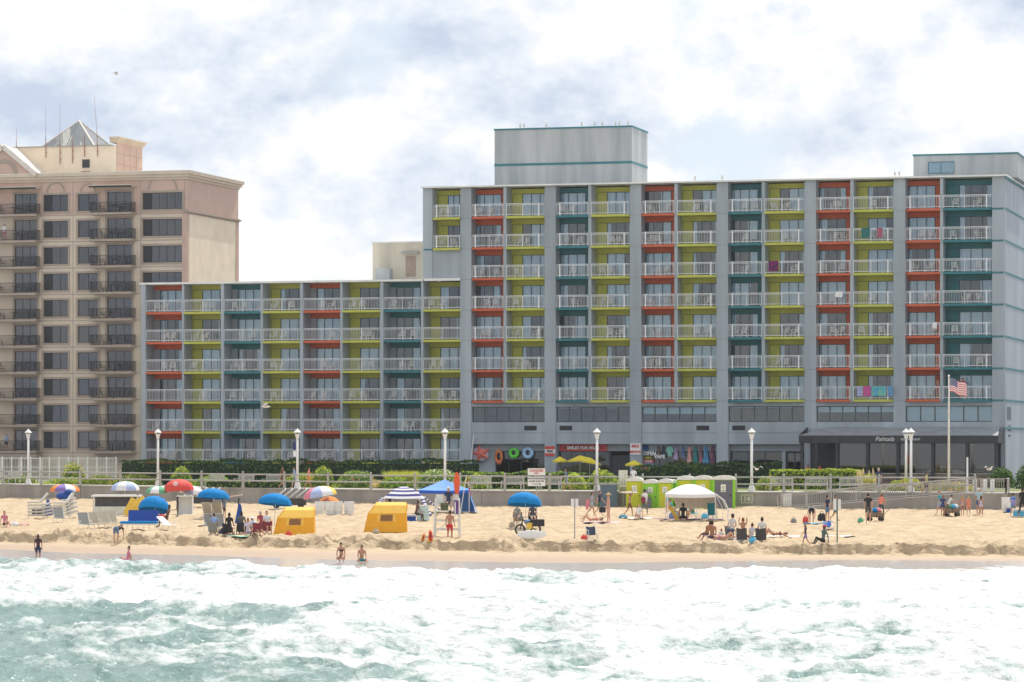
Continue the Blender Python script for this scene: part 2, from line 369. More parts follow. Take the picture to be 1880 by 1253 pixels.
rid = (1-np.abs(2*fbm(SX*0.9+3, SY*0.55, 4)-1))**3
chop = (fbm(SX*0.5, SY*0.33, 4)-0.5)*0.55+rid*0.20-0.06
foam = np.clip(foam+0.55*(chop-0.02)*sstep(6, 14, SD), 0, 1.2)
lumps = (fbm(SX*1.7, SY*0.6, 4, 0.6)-0.42)*0.34*np.clip(foam, 0.1, 1)
base = np.maximum(sand_smooth(SX, SY)+0.02, -1.49)
SZ = base+seaward*(wv+chop+lumps)
sea = tag(grid_obj('sea', SX, SY, SZ, MATS['sea'], {'foam': foam, 'film': film}), kind='structure')
far = MB(); far.add([(-290,-150,-2.3),(290,-150,-2.3),(290,150,-2.3),(-290,150,-2.3)], [(0,1,2,3)])
mat('deep_water', (0.03,0.11,0.10), 0.12, 0.2, 0.3, bump=0.2, bscale=1.5)
tag(far.build('open_water', MATS['deep_water']), kind='structure')

# ------------------------------------------------------------------ land, boardwalk, sea wall
mat('lawn', (0.16,0.19,0.05), 0.9, 0.35, 1.2, bump=0.05)
mat('concrete', (0.30,0.28,0.255), 0.85, 0.22, 0.8, bump=0.01, stretch=(1,1,0.35))
mat('paving', (0.42,0.39,0.35), 0.85, 0.15, 0.6)
xw = np.linspace(-64, 64, 90)
g = MB(); P = []
for off, z in ((9.0, 1.10), (260, 1.10)):
    P.append([(float(x)*(1 if off < 100 else 4.5), float(Yw(x))+off, z) for x in xw])
g.sheet(P); tag(g.build('ground', mat('asphalt', (0.17,0.165,0.16), 0.9, 0.2, 0.5)), kind='structure')
g = MB(); g.sheet([[(float(x), float(Yw(x))+9.3, 1.112) for x in xw], [(float(x), float(Yw(x))+21, 1.114) for x in xw]]); tag(g.build('lawn', MATS['lawn']), kind='structure')
g = MB(); g.sheet([[(float(x), float(Yw(x))+0.34, 1.104) for x in xw], [(float(x), float(Yw(x))+9.2, 1.108) for x in xw]])
tag(g.build('boardwalk', MATS['paving']), kind='structure')
g = MB(); g.sheet([[(float(x)*1.0, float(Yw(x))+0.3, -3) for x in xw], [(float(x), float(Yw(x))+0.3, 1.10) for x in xw]]); 
tag(g.build('embankment', MATS['concrete']), kind='structure')
wall = thing('sea_wall', 'long grey concrete sea wall in panels between beach and boardwalk', 'wall', (0, 243, 0))
for k in range(-9, 9):
    a = 4.38+6.67*k+0.012; b = a+6.67-0.024; pr = MB()
    n = 6; dz = random.uniform(-0.01, 0.01); dy = random.uniform(-0.012, 0.012)
    for (y0, y1, z0, z1) in ((0+dy, 0.33, -1.0, WT-0.12+dz), (-0.05+dy, 0.36, WT-0.12+dz, WT+dz)):
        F_ = [[(a+(b-a)*i/n, float(Yw(a+(b-a)*i/n))-243+yy, zz) for i in range(n+1)] for yy, zz in ((y0,z0),(y0,z1),(y1,z1),(y1,z0))]
        pr.sheet(F_)
        for i in (0, n): pr.add([F_[j][i] for j in range(4)], [(0,1,2,3)])
    pr.build('wall_panel', MATS['concrete'], wall)
mat('cream_paint', (0.72,0.68,0.56), 0.6, 0.05)
pk = MB(); X14 = xof(1372.5, 237.6); Y14 = float(Yw(X14))-0.035; hw, hh, tt = 0.42, 0.31, 0.045
ang = math.atan2(float(Yw(X14+1)-Yw(X14-1)), 2)
for x0, x1, z0, z1 in ((-hw,hw,hh-tt,hh),(-hw,hw,-hh,-hh+tt),(-hw,-hw+tt,-hh+tt,hh-tt),(hw-tt,hw,-hh+tt,hh-tt)): pk.box(x0,x1,-0.012,0.03,z0,z1)
pq = tag(pk.build('street_number_mark', MATS['cream_paint'], None, (X14, Y14, zof(916.5, Y14)), ang), 'framed number 14 in cream on the sea wall', 'sign')
lettering('14', 0.52, MATS['cream_paint'], pq, (0, -0.005, -0.02), ext=0.012, bold=0.008)

# boardwalk railing: posts with ball finials and two rails
mat('rail_grey', (0.40,0.38,0.35), 0.6, 0.12, 6)
rail = thing('boardwalk_railing', 'weathered grey two-rail boardwalk railing with ball-topped posts on the sea wall', 'railing', (0, 243, WT))
ppx = [-70,6,76,147,221,294,370,446,522,602,681,762,845,927,1009,1094,1180,1266,1351,1439,1525,1614,1701,1790]
post = MB().box(-0.11,0.11,-0.1,0.1,0,0.30).box(-0.085,0.085,-0.085,0.085,0.30,1.12)
post.lathe([(0.085,1.12),(0.1,1.15),(0.06,1.17),(0.085,1.23),(0.07,1.29),(0.01,1.32)], n=8)
pme = post.mesh('post', MATS['rail_grey']); pts = []
for p in ppx:
    Y = 240.0
    for _ in range(6): Y = float(Yw(xof(p, Y)))+0.17
    x = xof(p, Y); pts.append((x, Y)); link('post', pme, rail, (x, Y-243, 0))
for z in (1.06, 0.55):
    for a, b in zip(pts[:-1], pts[1:]):
        MB().tube((a[0], a[1]-243, z), (b[0], b[1]-243, z), 0.055, n=8).build('rail', MATS['rail_grey'], rail, smooth=True)
# ------------------------------------------------------------------ the two hotels share one street grid, turned 15 degrees
TH = math.atan(0.274); CT, ST = math.cos(TH), math.sin(TH)
class Frame:
    def __init__(s, Y0): s.Y0 = Y0
    def Y(s, px, c=0): u = (px-940)/F; return (s.Y0+c/CT)/(1+0.274*u)
    def s(s, px, c=0): Yv = s.Y(px, c); return ((px-940)/F*Yv-c*ST)/CT
    def z(s, px, py, c=0): return CH-(py-800)/F*s.Y(px, c)
HO = Frame(280.0); LO = Frame(321.7)
def holes_wall(mb, s0, s1, z0, z1, holes, y=0.0, depth=0.3, mi=0, zone=None):
    S = sorted({s0, s1, *[v for h in holes for v in h[:2] if s0 < v < s1]}); Z = sorted({z0, z1, *[v for h in holes for v in h[2:4] if z0 < v < z1]})
    if zone: Z = sorted(set(Z) | {v for v in zone if z0 < v < z1})
    ish = lambda a, b: any(h[0] <= a <= h[1] and h[2] <= b <= h[3] for h in holes)
    def solid(i, j):
        if i < 0 or j < 0 or i >= len(S)-1 or j >= len(Z)-1: return None
        return not ish((S[i]+S[i+1])/2, (Z[j]+Z[j+1])/2)
    for i in range(len(S)-1):
        for j in range(len(Z)-1):
            a, b, c, d = S[i], S[i+1], Z[j], Z[j+1]
            m = mi if not zone else (1 if (c+d)/2 > zone[0] else 0)
            if solid(i, j): mb.add([(a,y,c),(b,y,c),(b,y,d),(a,y,d)], [(0,1,2,3)], m)
            else:
                if solid(i-1, j): mb.add([(a,y,c),(a,y,d),(a,y+depth,d),(a,y+depth,c)], [(0,1,2,3)], m)
                if solid(i+1, j): mb.add([(b,y,c),(b,y+depth,c),(b,y+depth,d),(b,y,d)], [(0,1,2,3)], m)
                if solid(i, j-1): mb.add([(a,y,c),(a,y+depth,c),(b,y+depth,c),(b,y,c)], [(0,1,2,3)], m)
                if solid(i, j+1): mb.add([(a,y,d),(b,y,d),(b,y+depth,d),(a,y+depth,d)], [(0,1,2,3)], m)
mat('grey_paint', (0.35,0.395,0.44), 0.75, 0.13, 0.7, stretch=(1,1,0.09), bump=0.004, c2=(0.275,0.31,0.35))
mat('stain_paint', (0.385,0.40,0.40), 0.8, 0.2, 0.9, stretch=(1,1,0.10), c2=(0.28,0.305,0.32))
mat('joint_grey', (0.22,0.235,0.26), 0.9)
mat('orange_paint', (0.52,0.11,0.045), 0.6, 0.08, 1.5)
mat('teal_paint', (0.03,0.17,0.20), 0.6, 0.1, 1.5)
mat('yellow_paint', (0.46,0.47,0.085), 0.6, 0.08, 1.5)
mat('white_metal', (0.80,0.81,0.82), 0.4, 0.04, 4)
mat('rail_white', (0.70,0.715,0.74), 0.45, 0.06, 4)
mat('white_trim', (0.74,0.74,0.73), 0.6, 0.1, 1)
mat('dark_frame', (0.02,0.045,0.06), 0.4, 0.1, 4)
mat('curtain', (0.80,0.83,0.86), 0.9, 0.08, 4)
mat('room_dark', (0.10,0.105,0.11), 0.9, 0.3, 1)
mat('louvre', (0.035,0.04,0.05), 0.6, 0.2, 6)
glass_mat('hotel_glass', (0.84,0.93,0.98), 0.04, see=0.97)
glass_mat('shop_glass', (0.35,0.42,0.46), 0.05)
COLR = {'o': MATS['orange_paint'], 't': MATS['teal_paint'], 'y': MATS['yellow_paint']}
hotel = thing('hotel', 'grey beachfront hotel with orange, teal and yellow balconies stepping up to a tall wing', 'building', (0, 280, 0), -TH)
FH = 2.63; ZB = 8.30
GREY = MATS['grey_paint']
def hbox(name, m, *a, parent=None): return MB().box(*a).build(name, m, parent or hotel)
cache = {}
def railing_mesh(w, ch):                                   # ch: None, 'l' or 'r' = end swept back to the pier
    key = (round(w, 2), ch)
    if key in cache: return cache[key]
    m = MB(); y = 0.0
    segs = [((0,0), (w,0))]
    if ch == 'l': segs = [((0,0.40),(0.42,0)), ((0.42,0),(w,0))]
    if ch == 'r': segs = [((0,0),(w-0.42,0)), ((w-0.42,0),(w,0.40))]
    for (a, b) in segs:
        L = math.hypot(b[0]-a[0], b[1]-a[1]); d = ((b[0]-a[0])/L, (b[1]-a[1])/L)
        m.bar((*a, 1.05), (*b, 1.05), 0.06, 0.05); m.bar((*a, 0.12), (*b, 0.12), 0.045, 0.045); m.bar((*a, 0.95), (*b, 0.95), 0.035, 0.035)
        n = max(2, int(L/0.135))
        for i in range(n+1):
            t = L*i/n; x, yy = a[0]+d[0]*t, a[1]+d[1]*t; wd = 0.019
            m.box(x-wd/2, x+wd/2, yy-0.012, yy+0.012, 0.12, 0.95)
        for t in ([0, L/2, L] if L > 1 else [0, L]):
            x, yy = a[0]+d[0]*t, a[1]+d[1]*t; m.box(x-0.025, x+0.025, yy-0.027, yy+0.027, 0, 1.04)
    if ch: x = 0.42 if ch == 'l' else w-0.42; m.box(x-0.055, x+0.055, -0.03, 0.05, 0.0, 1.10)
    cache[key] = m.mesh('railing', MATS['rail_white']); return cache[key]
npane = [0]; rest = MB()
def window(s0, s1, y, z0, z1, n=3, parent=hotel, fm='dark_frame', gm='hotel_glass', t=0.05, dark=(), indiv=True):
    f = MB(); w = (s1-s0)/n
    f.box(s0,s1,y,y+0.08,z0,z0+t); f.box(s0,s1,y,y+0.08,z1-t,z1)
    for i in range(n+1):
        x = s0+w*i; x0 = max(s0, x-t/2); f.box(x0, min(s1, x0+t), y+0.001, y+0.079, z0+t, z1-t)
    fo = f.build('window', MATS[fm], parent)
    for i in range(n):
        a, b = s0+w*i+t/2+0.003, s0+w*(i+1)-t/2-0.003
        if indiv: MB().box(a,b,y+0.03,y+0.045,z0+t,z1-t).build('pane', MATS[gm], fo)
        else: rest.box(a,b,y+0.03,y+0.045,z0+t,z1-t)
    return fo
def curtain(s0, s1, y, z0, z1, parent=hotel, m='curtain'):
    n = max(4, int((s1-s0)/0.07)); ph = random.random()*6; flare = random.uniform(-0.25, 0.15) if random.random() < 0.4 else 0
    row = lambda z, k: [(s0+(s1-s0)*i/n+k*flare*(i/n), y+0.05*math.sin(i*1.35+ph), z) for i in range(n+1)]
    MB().sheet([row(z0, 0), row((z0+z1)/2, 0.4), row(z1, 1.0)]).build('curtain', MATS[m], parent, smooth=True)
def room(s0, s1, z, c, kind, Rd, proj, ch, indiv=True):
    cm = COLR[c]
    # slab with coloured edge
    if ch == 'l': poly = [(s0,Rd),(s0,-0.02),(s0+0.4,-proj-0.06),(s1,-proj-0.06),(s1,Rd)]
    elif ch == 'r': poly = [(s0,Rd),(s0,-proj-0.06),(s1-0.4,-proj-0.06),(s1,-0.02),(s1,Rd)]
    else: poly = [(s0,Rd),(s0,-0.05),(s1,-0.05),(s1,Rd)]
    MB().prism(poly, 'z', z-0.2, z).build('balcony_slab', cm, hotel)
    hh = z+FH-0.2; wt = z+2.02; b = MB()
    b.box(s0,s1,Rd,Rd+0.1,wt,hh)
    pw = 0.84 if s1-s0 < 3.6 else 1.0
    if kind == 'L':
        gp = 0.0 if proj else 0.55; w0, w1 = s0+gp, s1-pw*0.75
        b.box(w1,s1,Rd-0.004,Rd+0.1,z,wt)
        if gp: MB().box(s0,w0,Rd-0.002,Rd+0.1,z,wt).build('wall_panel', GREY, hotel)
        fr = MB().box(w1-0.03,w1+0.02,Rd-0.03,Rd,z,wt).box(w1,s1,Rd-0.03,Rd-0.005,wt-0.04,wt)
    else:
        w0, w1 = s0+0.12+pw, s1; b.box(s0,s0+0.12,Rd,Rd+0.1,z,wt)
        MB().box(s0+0.12,w0,Rd-0.02,Rd+0.06,z+0.04,wt-0.03).build('door', cm, hotel)
        fr = MB().box(s0+0.09,s0+0.12,Rd-0.035,Rd,z,wt).box(s0+0.09,w0,Rd-0.035,Rd,wt-0.03,wt)
    b.build('back_wall', cm, hotel); fr.build('door_frame', MATS['dark_frame'], hotel)
    window(w0, w1, Rd+0.01, z, wt, 3, indiv=indiv)
    W = w1-w0; r = random.random()
    if r < 0.42: curtain(w0+0.03, w1-0.03, Rd+0.14, z+0.03, wt)
    elif r < 0.62: curtain(w0+0.03, w0+W*random.choice([0.33,0.36,0.66]), Rd+0.14, z+0.03, wt)
    elif r < 0.84: curtain(w1-W*random.choice([0.3,0.4,0.64]), w1-0.03, Rd+0.14, z+0.03, wt)
    else: curtain(w0+0.03, w0+W*0.16, Rd+0.14, z+0.03, wt); curtain(w1-W*0.2, w1-0.03, Rd+0.14, z+0.03, wt)
    x0, x1 = s0+0.02, s1-0.02
    o = link('railing', railing_mesh(x1-x0, ch), hotel, (x0, -proj if proj else 0.02, z))
    # chairs standing on the balcony (things of their own)
    W2M = Matrix.Translation((0,280,0)) @ Matrix.Rotation(-TH, 4, 'Z')
    if random.random() < 0.9:
        for k, fx in enumerate(random.sample([0.2,0.45,0.7], 2)):
            if random.random() < 0.12: continue
            p = W2M @ Vector((s0+(s1-s0)*fx+random.uniform(-.1,.15), random.uniform(0.35, 0.75), z))
            CH_SPOTS.append((p, random.uniform(-0.7, 0.7)-TH))
CH_SPOTS = []
RH, RL = 1.35, 1.9; DEEP = 3.4
a0 = -4.57; PP = 7.487
hi = []                                                     # (s0,s1,colour,kind)
for i in range(6):
    a = a0+PP*i; lc = 'otot'[i] if i < 4 else 'o'
    hi.append((a+0.97, a+3.89, lc, 'L'))
    hi.append((a+4.16, a+PP, 'y', 'R') if i < 5 else (a+4.13, 41.02, 't', 'R'))
    hbox('pier', GREY, a, a+0.97, -0.10, RH+DEEP, 1.0, 26.62)
    hbox('fin_wall', GREY, a+3.89, a+(4.16 if i < 5 else 4.13), -0.30, RH+DEEP, ZB-0.2, 26.6)
hbox('pier', GREY, 41.02, 41.9, -0.10, RH+DEEP, 1.0, 26.62)
hbox('pier', GREY, -7.83, -7.09, -0.10, RH+DEEP, 18.85, 26.62)
for k in range(7):
    z = ZB+FH*k
    for (s0, s1, c, kd) in hi:
        room(s0, s1, z, c, kd, RH, 0.36, 'l' if kd == 'L' else 'r'); npane[0] += 3
    if k >= 5: room(-7.09, -4.57, z, 'y', 'R', RH, 0.30, 'l'); npane[0] += 3
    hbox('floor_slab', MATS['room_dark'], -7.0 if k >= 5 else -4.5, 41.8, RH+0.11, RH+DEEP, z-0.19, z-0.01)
    hbox('stripe', MATS['teal_paint'], 41.02, 41.96, -0.13, -0.10, z-0.18, z-0.03)
hbox('wall', GREY, -7.09, -4.57, -0.02, 0.3, 18.85, ZB+FH*5-0.2)
hbox('stripe', MATS['teal_paint'], -7.86, -7.09, -0.13, -0.10, ZB+FH*5-0.18, ZB+FH*5-0.05)
for i in range(7):                                          # construction joints across the piers at every floor
    a = a0+PP*i if i < 6 else 41.02; w = 0.97 if i < 6 else 0.88; j = MB()
    for k in range(7): j.box(a+0.003, a+w-0.003, -0.106, -0.10, ZB+FH*k-0.125, ZB+FH*k-0.09)
    j.build('pier_joint', MATS['joint_grey'], hotel)
# low wing
walls = [-33.80+3.667*i for i in range(9)]; walls[8] = -4.57
for i in range(9):
    w = 0.28 if i % 2 == 0 else 0.2
    if i < 8: hbox('pier' if i % 2 == 0 else 'fin_wall', GREY, walls[i], walls[i]+w, -0.14 if i % 2 == 0 else -0.06, RL+DEEP, 1.0, 18.62)
for k in range(6):
    z = ZB+FH*(k-2)
    for i in range(8):
        ind = npane[0] < 300
        room(walls[i]+(0.28 if i % 2 == 0 else 0.2), walls[i+1], z, 'oytyoyty'[i], 'L' if i % 2 == 0 else 'R', RL, 0, None, ind); npane[0] += 3
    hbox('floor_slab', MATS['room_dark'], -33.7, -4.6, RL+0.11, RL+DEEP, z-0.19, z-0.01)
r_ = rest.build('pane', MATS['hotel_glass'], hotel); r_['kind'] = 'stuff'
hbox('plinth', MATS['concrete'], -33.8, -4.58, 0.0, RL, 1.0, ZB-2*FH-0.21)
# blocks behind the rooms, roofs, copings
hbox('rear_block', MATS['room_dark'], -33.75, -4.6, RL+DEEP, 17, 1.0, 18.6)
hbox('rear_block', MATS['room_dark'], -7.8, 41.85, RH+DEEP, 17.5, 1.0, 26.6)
hbox('end_wall', GREY, 41.9, 42.1, -0.098, 18, 1.0, 26.62)
hbox('end_wall', MATS['stain_paint'], -34.0, -33.8, -0.13, 17, 1.0, 18.62)
hbox('end_wall', GREY, -7.95, -7.83, -0.098, 17.5, 18.9, 26.62)
for k in range(8):
    z = ZB+FH*k if k < 7 else 6.0
    MB().box(42.1, 42.13, -0.13, 18, z-0.2, z-0.02).build('stripe', MATS['teal_paint'], hotel)
hbox('roof_slab', MATS['white_trim'], -34.1, -7.96, -0.2, 17.2, 18.63, 18.80)
hbox('roof_slab', MATS['white_trim'], -7.83, -4.58, -0.2, 0.6, 18.63, 18.84)
hbox('roof_slab', MATS['white_trim'], -8.05, 42.25, -0.42, 18.2, 26.63, 26.76)
hbox('coping', MATS['teal_paint'], 42.16, 42.22, -0.45, 18.2, 26.45, 26.629)
# lower front of the tall wing: ribbon windows, vents, shop openings
front = MB(); hl = []
for i in range(6):
    a = a0+PP*i; b = a+PP if i < 5 else 41.02
    hl.append((a+1.0, b-0.03, 6.44, 7.76)); hl.append((a+1.0, b-0.03, 1.0, 4.58))
holes_wall(front, a0+0.97, 41.02, 1.0, ZB-0.2, hl, 0.0, 1.2)
front.build('front_wall', GREY, hotel)
mat('blind', (0.70,0.76,0.80), 0.8, 0.05)
VENT = {0: 963, 1: 1028, 2: 1279, 3: 1345}
for i in range(6):
    a = a0+PP*i; b = a+PP if i < 5 else 41.02; n = 6
    window(a+1.0, b-0.03, 0.25, 6.44, 7.76, n, t=0.06)
    hbox('room_floor', MATS['room_dark'], a+0.98, b-0.02, 0.35, 4, 6.3, 6.43)
    bl = {0: 0, 1: 0.12, 2: 0.62, 3: 0.1, 4: 0.5, 5: 1.25}[i]
    w = (b-0.03-a-1.0)/n
    for j in range(n):
        hgt = bl if (i in (2, 4, 5) and not (i == 2 and j == 5)) else (bl if random.random() < 0.6 else 0)
        if hgt > 0: MB().box(a+1.0+w*j+0.05, a+1.0+w*(j+1)-0.05, 0.42, 0.44, 7.74-hgt, 7.74).build('blind', MATS['blind'], hotel)
    hbox('belt_course', GREY, a+0.975, b-0.002, -0.035, 0.0, 5.56, 5.68)
    if i in VENT:
        s = HO.s(VENT[i]); v = MB().box(s-0.02, s+1.08, -0.02, 0.0, 5.74, 6.14)
        for j in range(7): v.box(s, s+1.06, -0.05, -0.02, 5.77+j*0.052, 5.795+j*0.052)
        v.build('vent', MATS['louvre'], hotel)
    hbox('shop_back_wall', MATS['room_dark'], a+0.98, b-0.01, 3.2, 3.3, 1.0, 6.2)
    if i < 4: hbox('transom', GREY, a+0.99, b-0.02, 0.75, 0.9, 3.98, 4.58)
hbox('room_floor', MATS['room_dark'], a0+0.98, 41.0, 1.21, 3.2, 4.59, 4.75)
# shop glazing
for i, (x0, x1, n) in {0: (906, 1000, 4), 1: (1022, 1115, 4), 2: (1180, 1316, 5), 3: (1339, 1433, 3)}.items():
    window(HO.s(x0), HO.s(x1), 0.8, 1.3, 3.97, n, gm='shop_glass', t=0.07)
hbox('shop_wall', GREY, HO.s(867), HO.s(905), 0.8, 0.95, 1.0, 3.97)
hbox('door_jamb', GREY, HO.s(1433.5), HO.s(1440), 0.5, 1.0, 1.0, 3.97)
hbox('doorway', MATS['louvre'], HO.s(1117), HO.s(1152), 1.0, 1.1, 1.0, 3.6)
hbox('door_frame', MATS['dark_frame'], HO.s(1115.3), HO.s(1117), 0.78, 1.0, 1.0, 3.97)
window(HO.s(1441), HO.s(1470), 0.9, 1.0, 3.9, 2, gm='shop_glass', t=0.1)
# roof blocks
def block(name, px0, px1, c, ztop, zbot, D, m, cop, stripe=None):
    s0, s1 = HO.s(px0, c), HO.s(px1, c)
    hbox(name, m, s0, s1, c, c+D, zbot, ztop)
    hbox('coping', cop, s0-0.06, s1+0.06, c-0.06, c+D+0.06, ztop+0.002, ztop+0.14)
    if stripe: hbox('stripe', MATS['teal_paint'], s0-0.02, s1+0.03, c-0.03, c+D+0.03, stripe-0.1, stripe+0.1)
    return s0, s1
block('lift_tower', 908, 1160, 5.0, HO.z(908, 240, 5), 26.85, 6.0, MATS['stain_paint'], MATS['teal_paint'], HO.z(1160, 298, 5))
s0, s1 = block('penthouse', 1677, 1868, 4.0, HO.z(1677, 287, 4), 26.85, 9.0, MATS['stain_paint'], MATS['teal_paint'])
window(HO.s(1704, 4), HO.s(1752, 4), 3.93, HO.z(1730, 319, 4), HO.z(1730, 297.5, 4), 2, gm='hotel_glass', fm='teal_paint')
MB().box(HO.s(1705.5,4), HO.s(1751,4), 3.985, 3.998, HO.z(1730,318.5,4), HO.z(1730,298.5,4)).build('blind', MATS['blind'], hotel)
mat('cream_wall', (0.62,0.57,0.46), 0.85, 0.2, 0.7, stretch=(1,1,0.2))
s0, s1 = block('stair_house', 684, 779, 5.0, HO.z(700, 447, 5), 18.87, 5.0, MATS['cream_wall'], MATS['white_trim'])
dz = HO.z(755, 508, 5); MB().box(HO.s(745,5), HO.s(763,5), 4.95, 5.0, dz, dz+1.75).build('door', mat('tan_door', (0.42,0.32,0.25), 0.7), hotel)
MB().prism([(4.2,dz+1.95),(5.0,dz+2.25),(5.0,dz+2.0)], 'x', HO.s(739,5), HO.s(770,5)).build('door_awning', MATS['rail_grey'], hotel)
# rooftop units, pipes
for (px0, px1, c, h, dep) in ((689, 714, 2.5, 1.05, 1.1),):
    u = MB().box(HO.s(px0,c), HO.s(px1,c), c, c+dep, 18.87, 18.87+h)
    for q in (0.2, 0.5, 0.8): u.tube((HO.s(px0+25*q,c), c+0.5, 18.87+h), (HO.s(px0+25*q,c), c+0.5, 18.87+h+0.3), 0.02)
    u.build('rooftop_unit', MATS['stain_paint'], hotel)
# the vertical lettering and small window on the end wall
for j in range(4):
    MB().box(42.1, 42.12, 1.0+j*0.75, 1.55+j*0.75, 6.6, 7.7).build('window', MATS['dark_frame'], hotel)
mat('black_letter', (0.02,0.02,0.025), 0.5)
lo = lettering('Fishtails', 0.75, MATS['black_letter'], hotel, (42.115, 2.6, 5.9), (R(90),0,R(90)), shear=0.3)
lo = lettering('Restaurant', 0.30, MATS['black_letter'], hotel, (42.115, 2.6, 5.3), (R(90),0,R(90)))

# ------------------------------------------------------------------ white plastic chairs on the balconies
pc = MB(); pc.box(-0.24,0.24,-0.22,0.22,0.38,0.42)
for sx in (-1,1):
    for sy in (-1,1): pc.bar((0.21*sx,0.2*sy,0.4),(0.25*sx,0.25*sy,0),0.04)
    pc.bar((0.25*sx,-0.22,0.62),(0.25*sx,0.22,0.64),0.05,0.03); pc.bar((0.25*sx,-0.2,0.62),(0.23*sx,-0.2,0.4),0.035)
for q in range(5): pc.bar((-0.18+0.09*q,0.2,0.42),(-0.2+0.1*q,0.3,0.84),0.045,0.02)
pc.bar((-0.24,0.3,0.84),(0.24,0.3,0.84),0.06,0.03)
pcm = pc.mesh('balcony_chair', mat('white_plastic', (0.72,0.72,0.70), 0.45, 0.05))
for p, a in CH_SPOTS:
    o = link('balcony_chair', pcm, None, p, a)
    tag(o, 'white plastic armchair standing behind a grey hotel balcony railing', 'chair', 'white chairs on the hotel balconies')

# ------------------------------------------------------------------ left building
LB = thing('apartment_hotel', 'cream and pink apartment hotel with black iron balconies at the left', 'building', (0, 321.7, 0), -TH)
mat('cream_stucco', (0.63,0.525,0.41), 0.85, 0.08, 0.5, bump=0.003)
mat('pink_stucco', (0.57,0.40,0.325), 0.85, 0.08, 0.5, bump=0.003)
mat('trim_stucco', (0.39,0.315,0.255), 0.85, 0.08, 1)
mat('cream_sunlit', (0.82,0.69,0.53), 0.85, 0.08, 0.6)  # cream stucco lightened, so the side wall's sunlight is partly in its colour
mat('iron', (0.015,0.017,0.02), 0.5, 0.2, 5)
mat('dark_red_frame', (0.06,0.03,0.035), 0.5)
glass_mat('apartment_glass', (0.40,0.48,0.60), 0.07)
def lbox(name, m, *a, parent=None): return MB().box(*a).build(name, m, parent or LB)
L0, L1 = LO.s(-90), LO.s(343); ZT = 27.94; LF = 2.693
cols = [('A',27,68,0.12,2.15,3),('B',80,125,0.3,2.0,3),('C',143,180,0.3,2.0,2),('D',197,242,0.12,2.15,3),('E',262,335,0.3,2.0,5)]
hl = []; wins = []
for k in range(10):
    z = ZT-LF*k
    for (n, p0, p1, a, b, np_) in cols:
        if n == 'E' and k > 4: continue
        s0, s1 = LO.s(p0), LO.s(p1); hl.append((s0, s1, z+a, z+b)); wins.append((n, k, s0, s1, z+a, z+b, np_))
fw = MB(); holes_wall(fw, L0, L1, 1.0, 31.25, hl, 0.0, 0.25, zone=[27.85])
fw.build('front_wall', [MATS['cream_stucco'], MATS['pink_stucco']], LB)
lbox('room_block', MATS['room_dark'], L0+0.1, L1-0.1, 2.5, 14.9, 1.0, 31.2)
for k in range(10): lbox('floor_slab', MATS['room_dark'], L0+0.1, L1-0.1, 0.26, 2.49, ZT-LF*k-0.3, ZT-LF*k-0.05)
for (n, k, s0, s1, z0, z1, np_) in wins:
    fo = window(s0, s1, 0.12, z0, z1, np_, parent=LB, fm='dark_red_frame', gm='apartment_glass', t=0.06)
    if n in 'BE':                                           # dark shutter panel over the first third
        MB().box(s0+0.05, s0+(s1-s0)*(0.34 if n == 'B' else 0.22), 0.10, 0.118, z0+0.05, z1-0.05).build('shutter', MATS['iron'], fo)
    if k >= 2 and random.random() < 0.75: curtain(s0+(s1-s0)*random.choice([0.05,0.36]), s1-0.05, 0.4, z0, z1, LB)
    tr = MB(); t = 0.2
    tr.box(s0-t,s1+t,-0.05,0.0,z1,z1+t); tr.box(s0-t,s0,-0.05,0.0,z0-t,z1); tr.box(s1,s1+t,-0.05,0.0,z0-t,z1)
    if n not in 'AD': tr.box(s0,s1,-0.05,0.0,z0-t,z0)
    tr.build('window_surround', MATS['trim_stucco'], LB)
    if k == 0 and n in 'BCE':
        c, r = (s0+s1)/2, (s1-s0)*0.36
        MB().lathe([(r-0.1,0),(r+0.08,0)], n=16, a0=0, a1=math.pi).xf(Matrix.Translation((c,-0.04,z1+0.25)) @ Matrix.Rotation(R(90),4,'X')).build('arch_moulding', MATS['trim_stucco'], LB)
for k in range(11):
    z = ZT-LF*k-0.12
    lbox('string_course', MATS['trim_stucco'], L0, L1, -0.03, 0.0, z-0.04, z+0.04)
for p in (77, 134, 258, 339): lbox('pilaster_joint', MATS['trim_stucco'], LO.s(p)-0.03, LO.s(p)+0.03, -0.02, 0.0, 2.0, 31.2)
rm = {}
def iron_rail(w):
    m = MB(); dpt = 1.25
    for (a, b) in (((0,dpt),(0,0)),((0,0),(w,0)),((w,0),(w,dpt))):
        m.bar((*a,1.05),(*b,1.05),0.06,0.05); m.bar((*a,0.1),(*b,0.1),0.04,0.04)
        L = math.hypot(b[0]-a[0], b[1]-a[1]); n = int(L/0.12)
        for i in range(n+1): t = i/n; x, y = a[0]+(b[0]-a[0])*t, a[1]+(b[1]-a[1])*t; m.box(x-0.011,x+0.011,y-0.011,y+0.011,0.1,1.05)
    return m.mesh('railing', MATS['iron'])
CHD = []
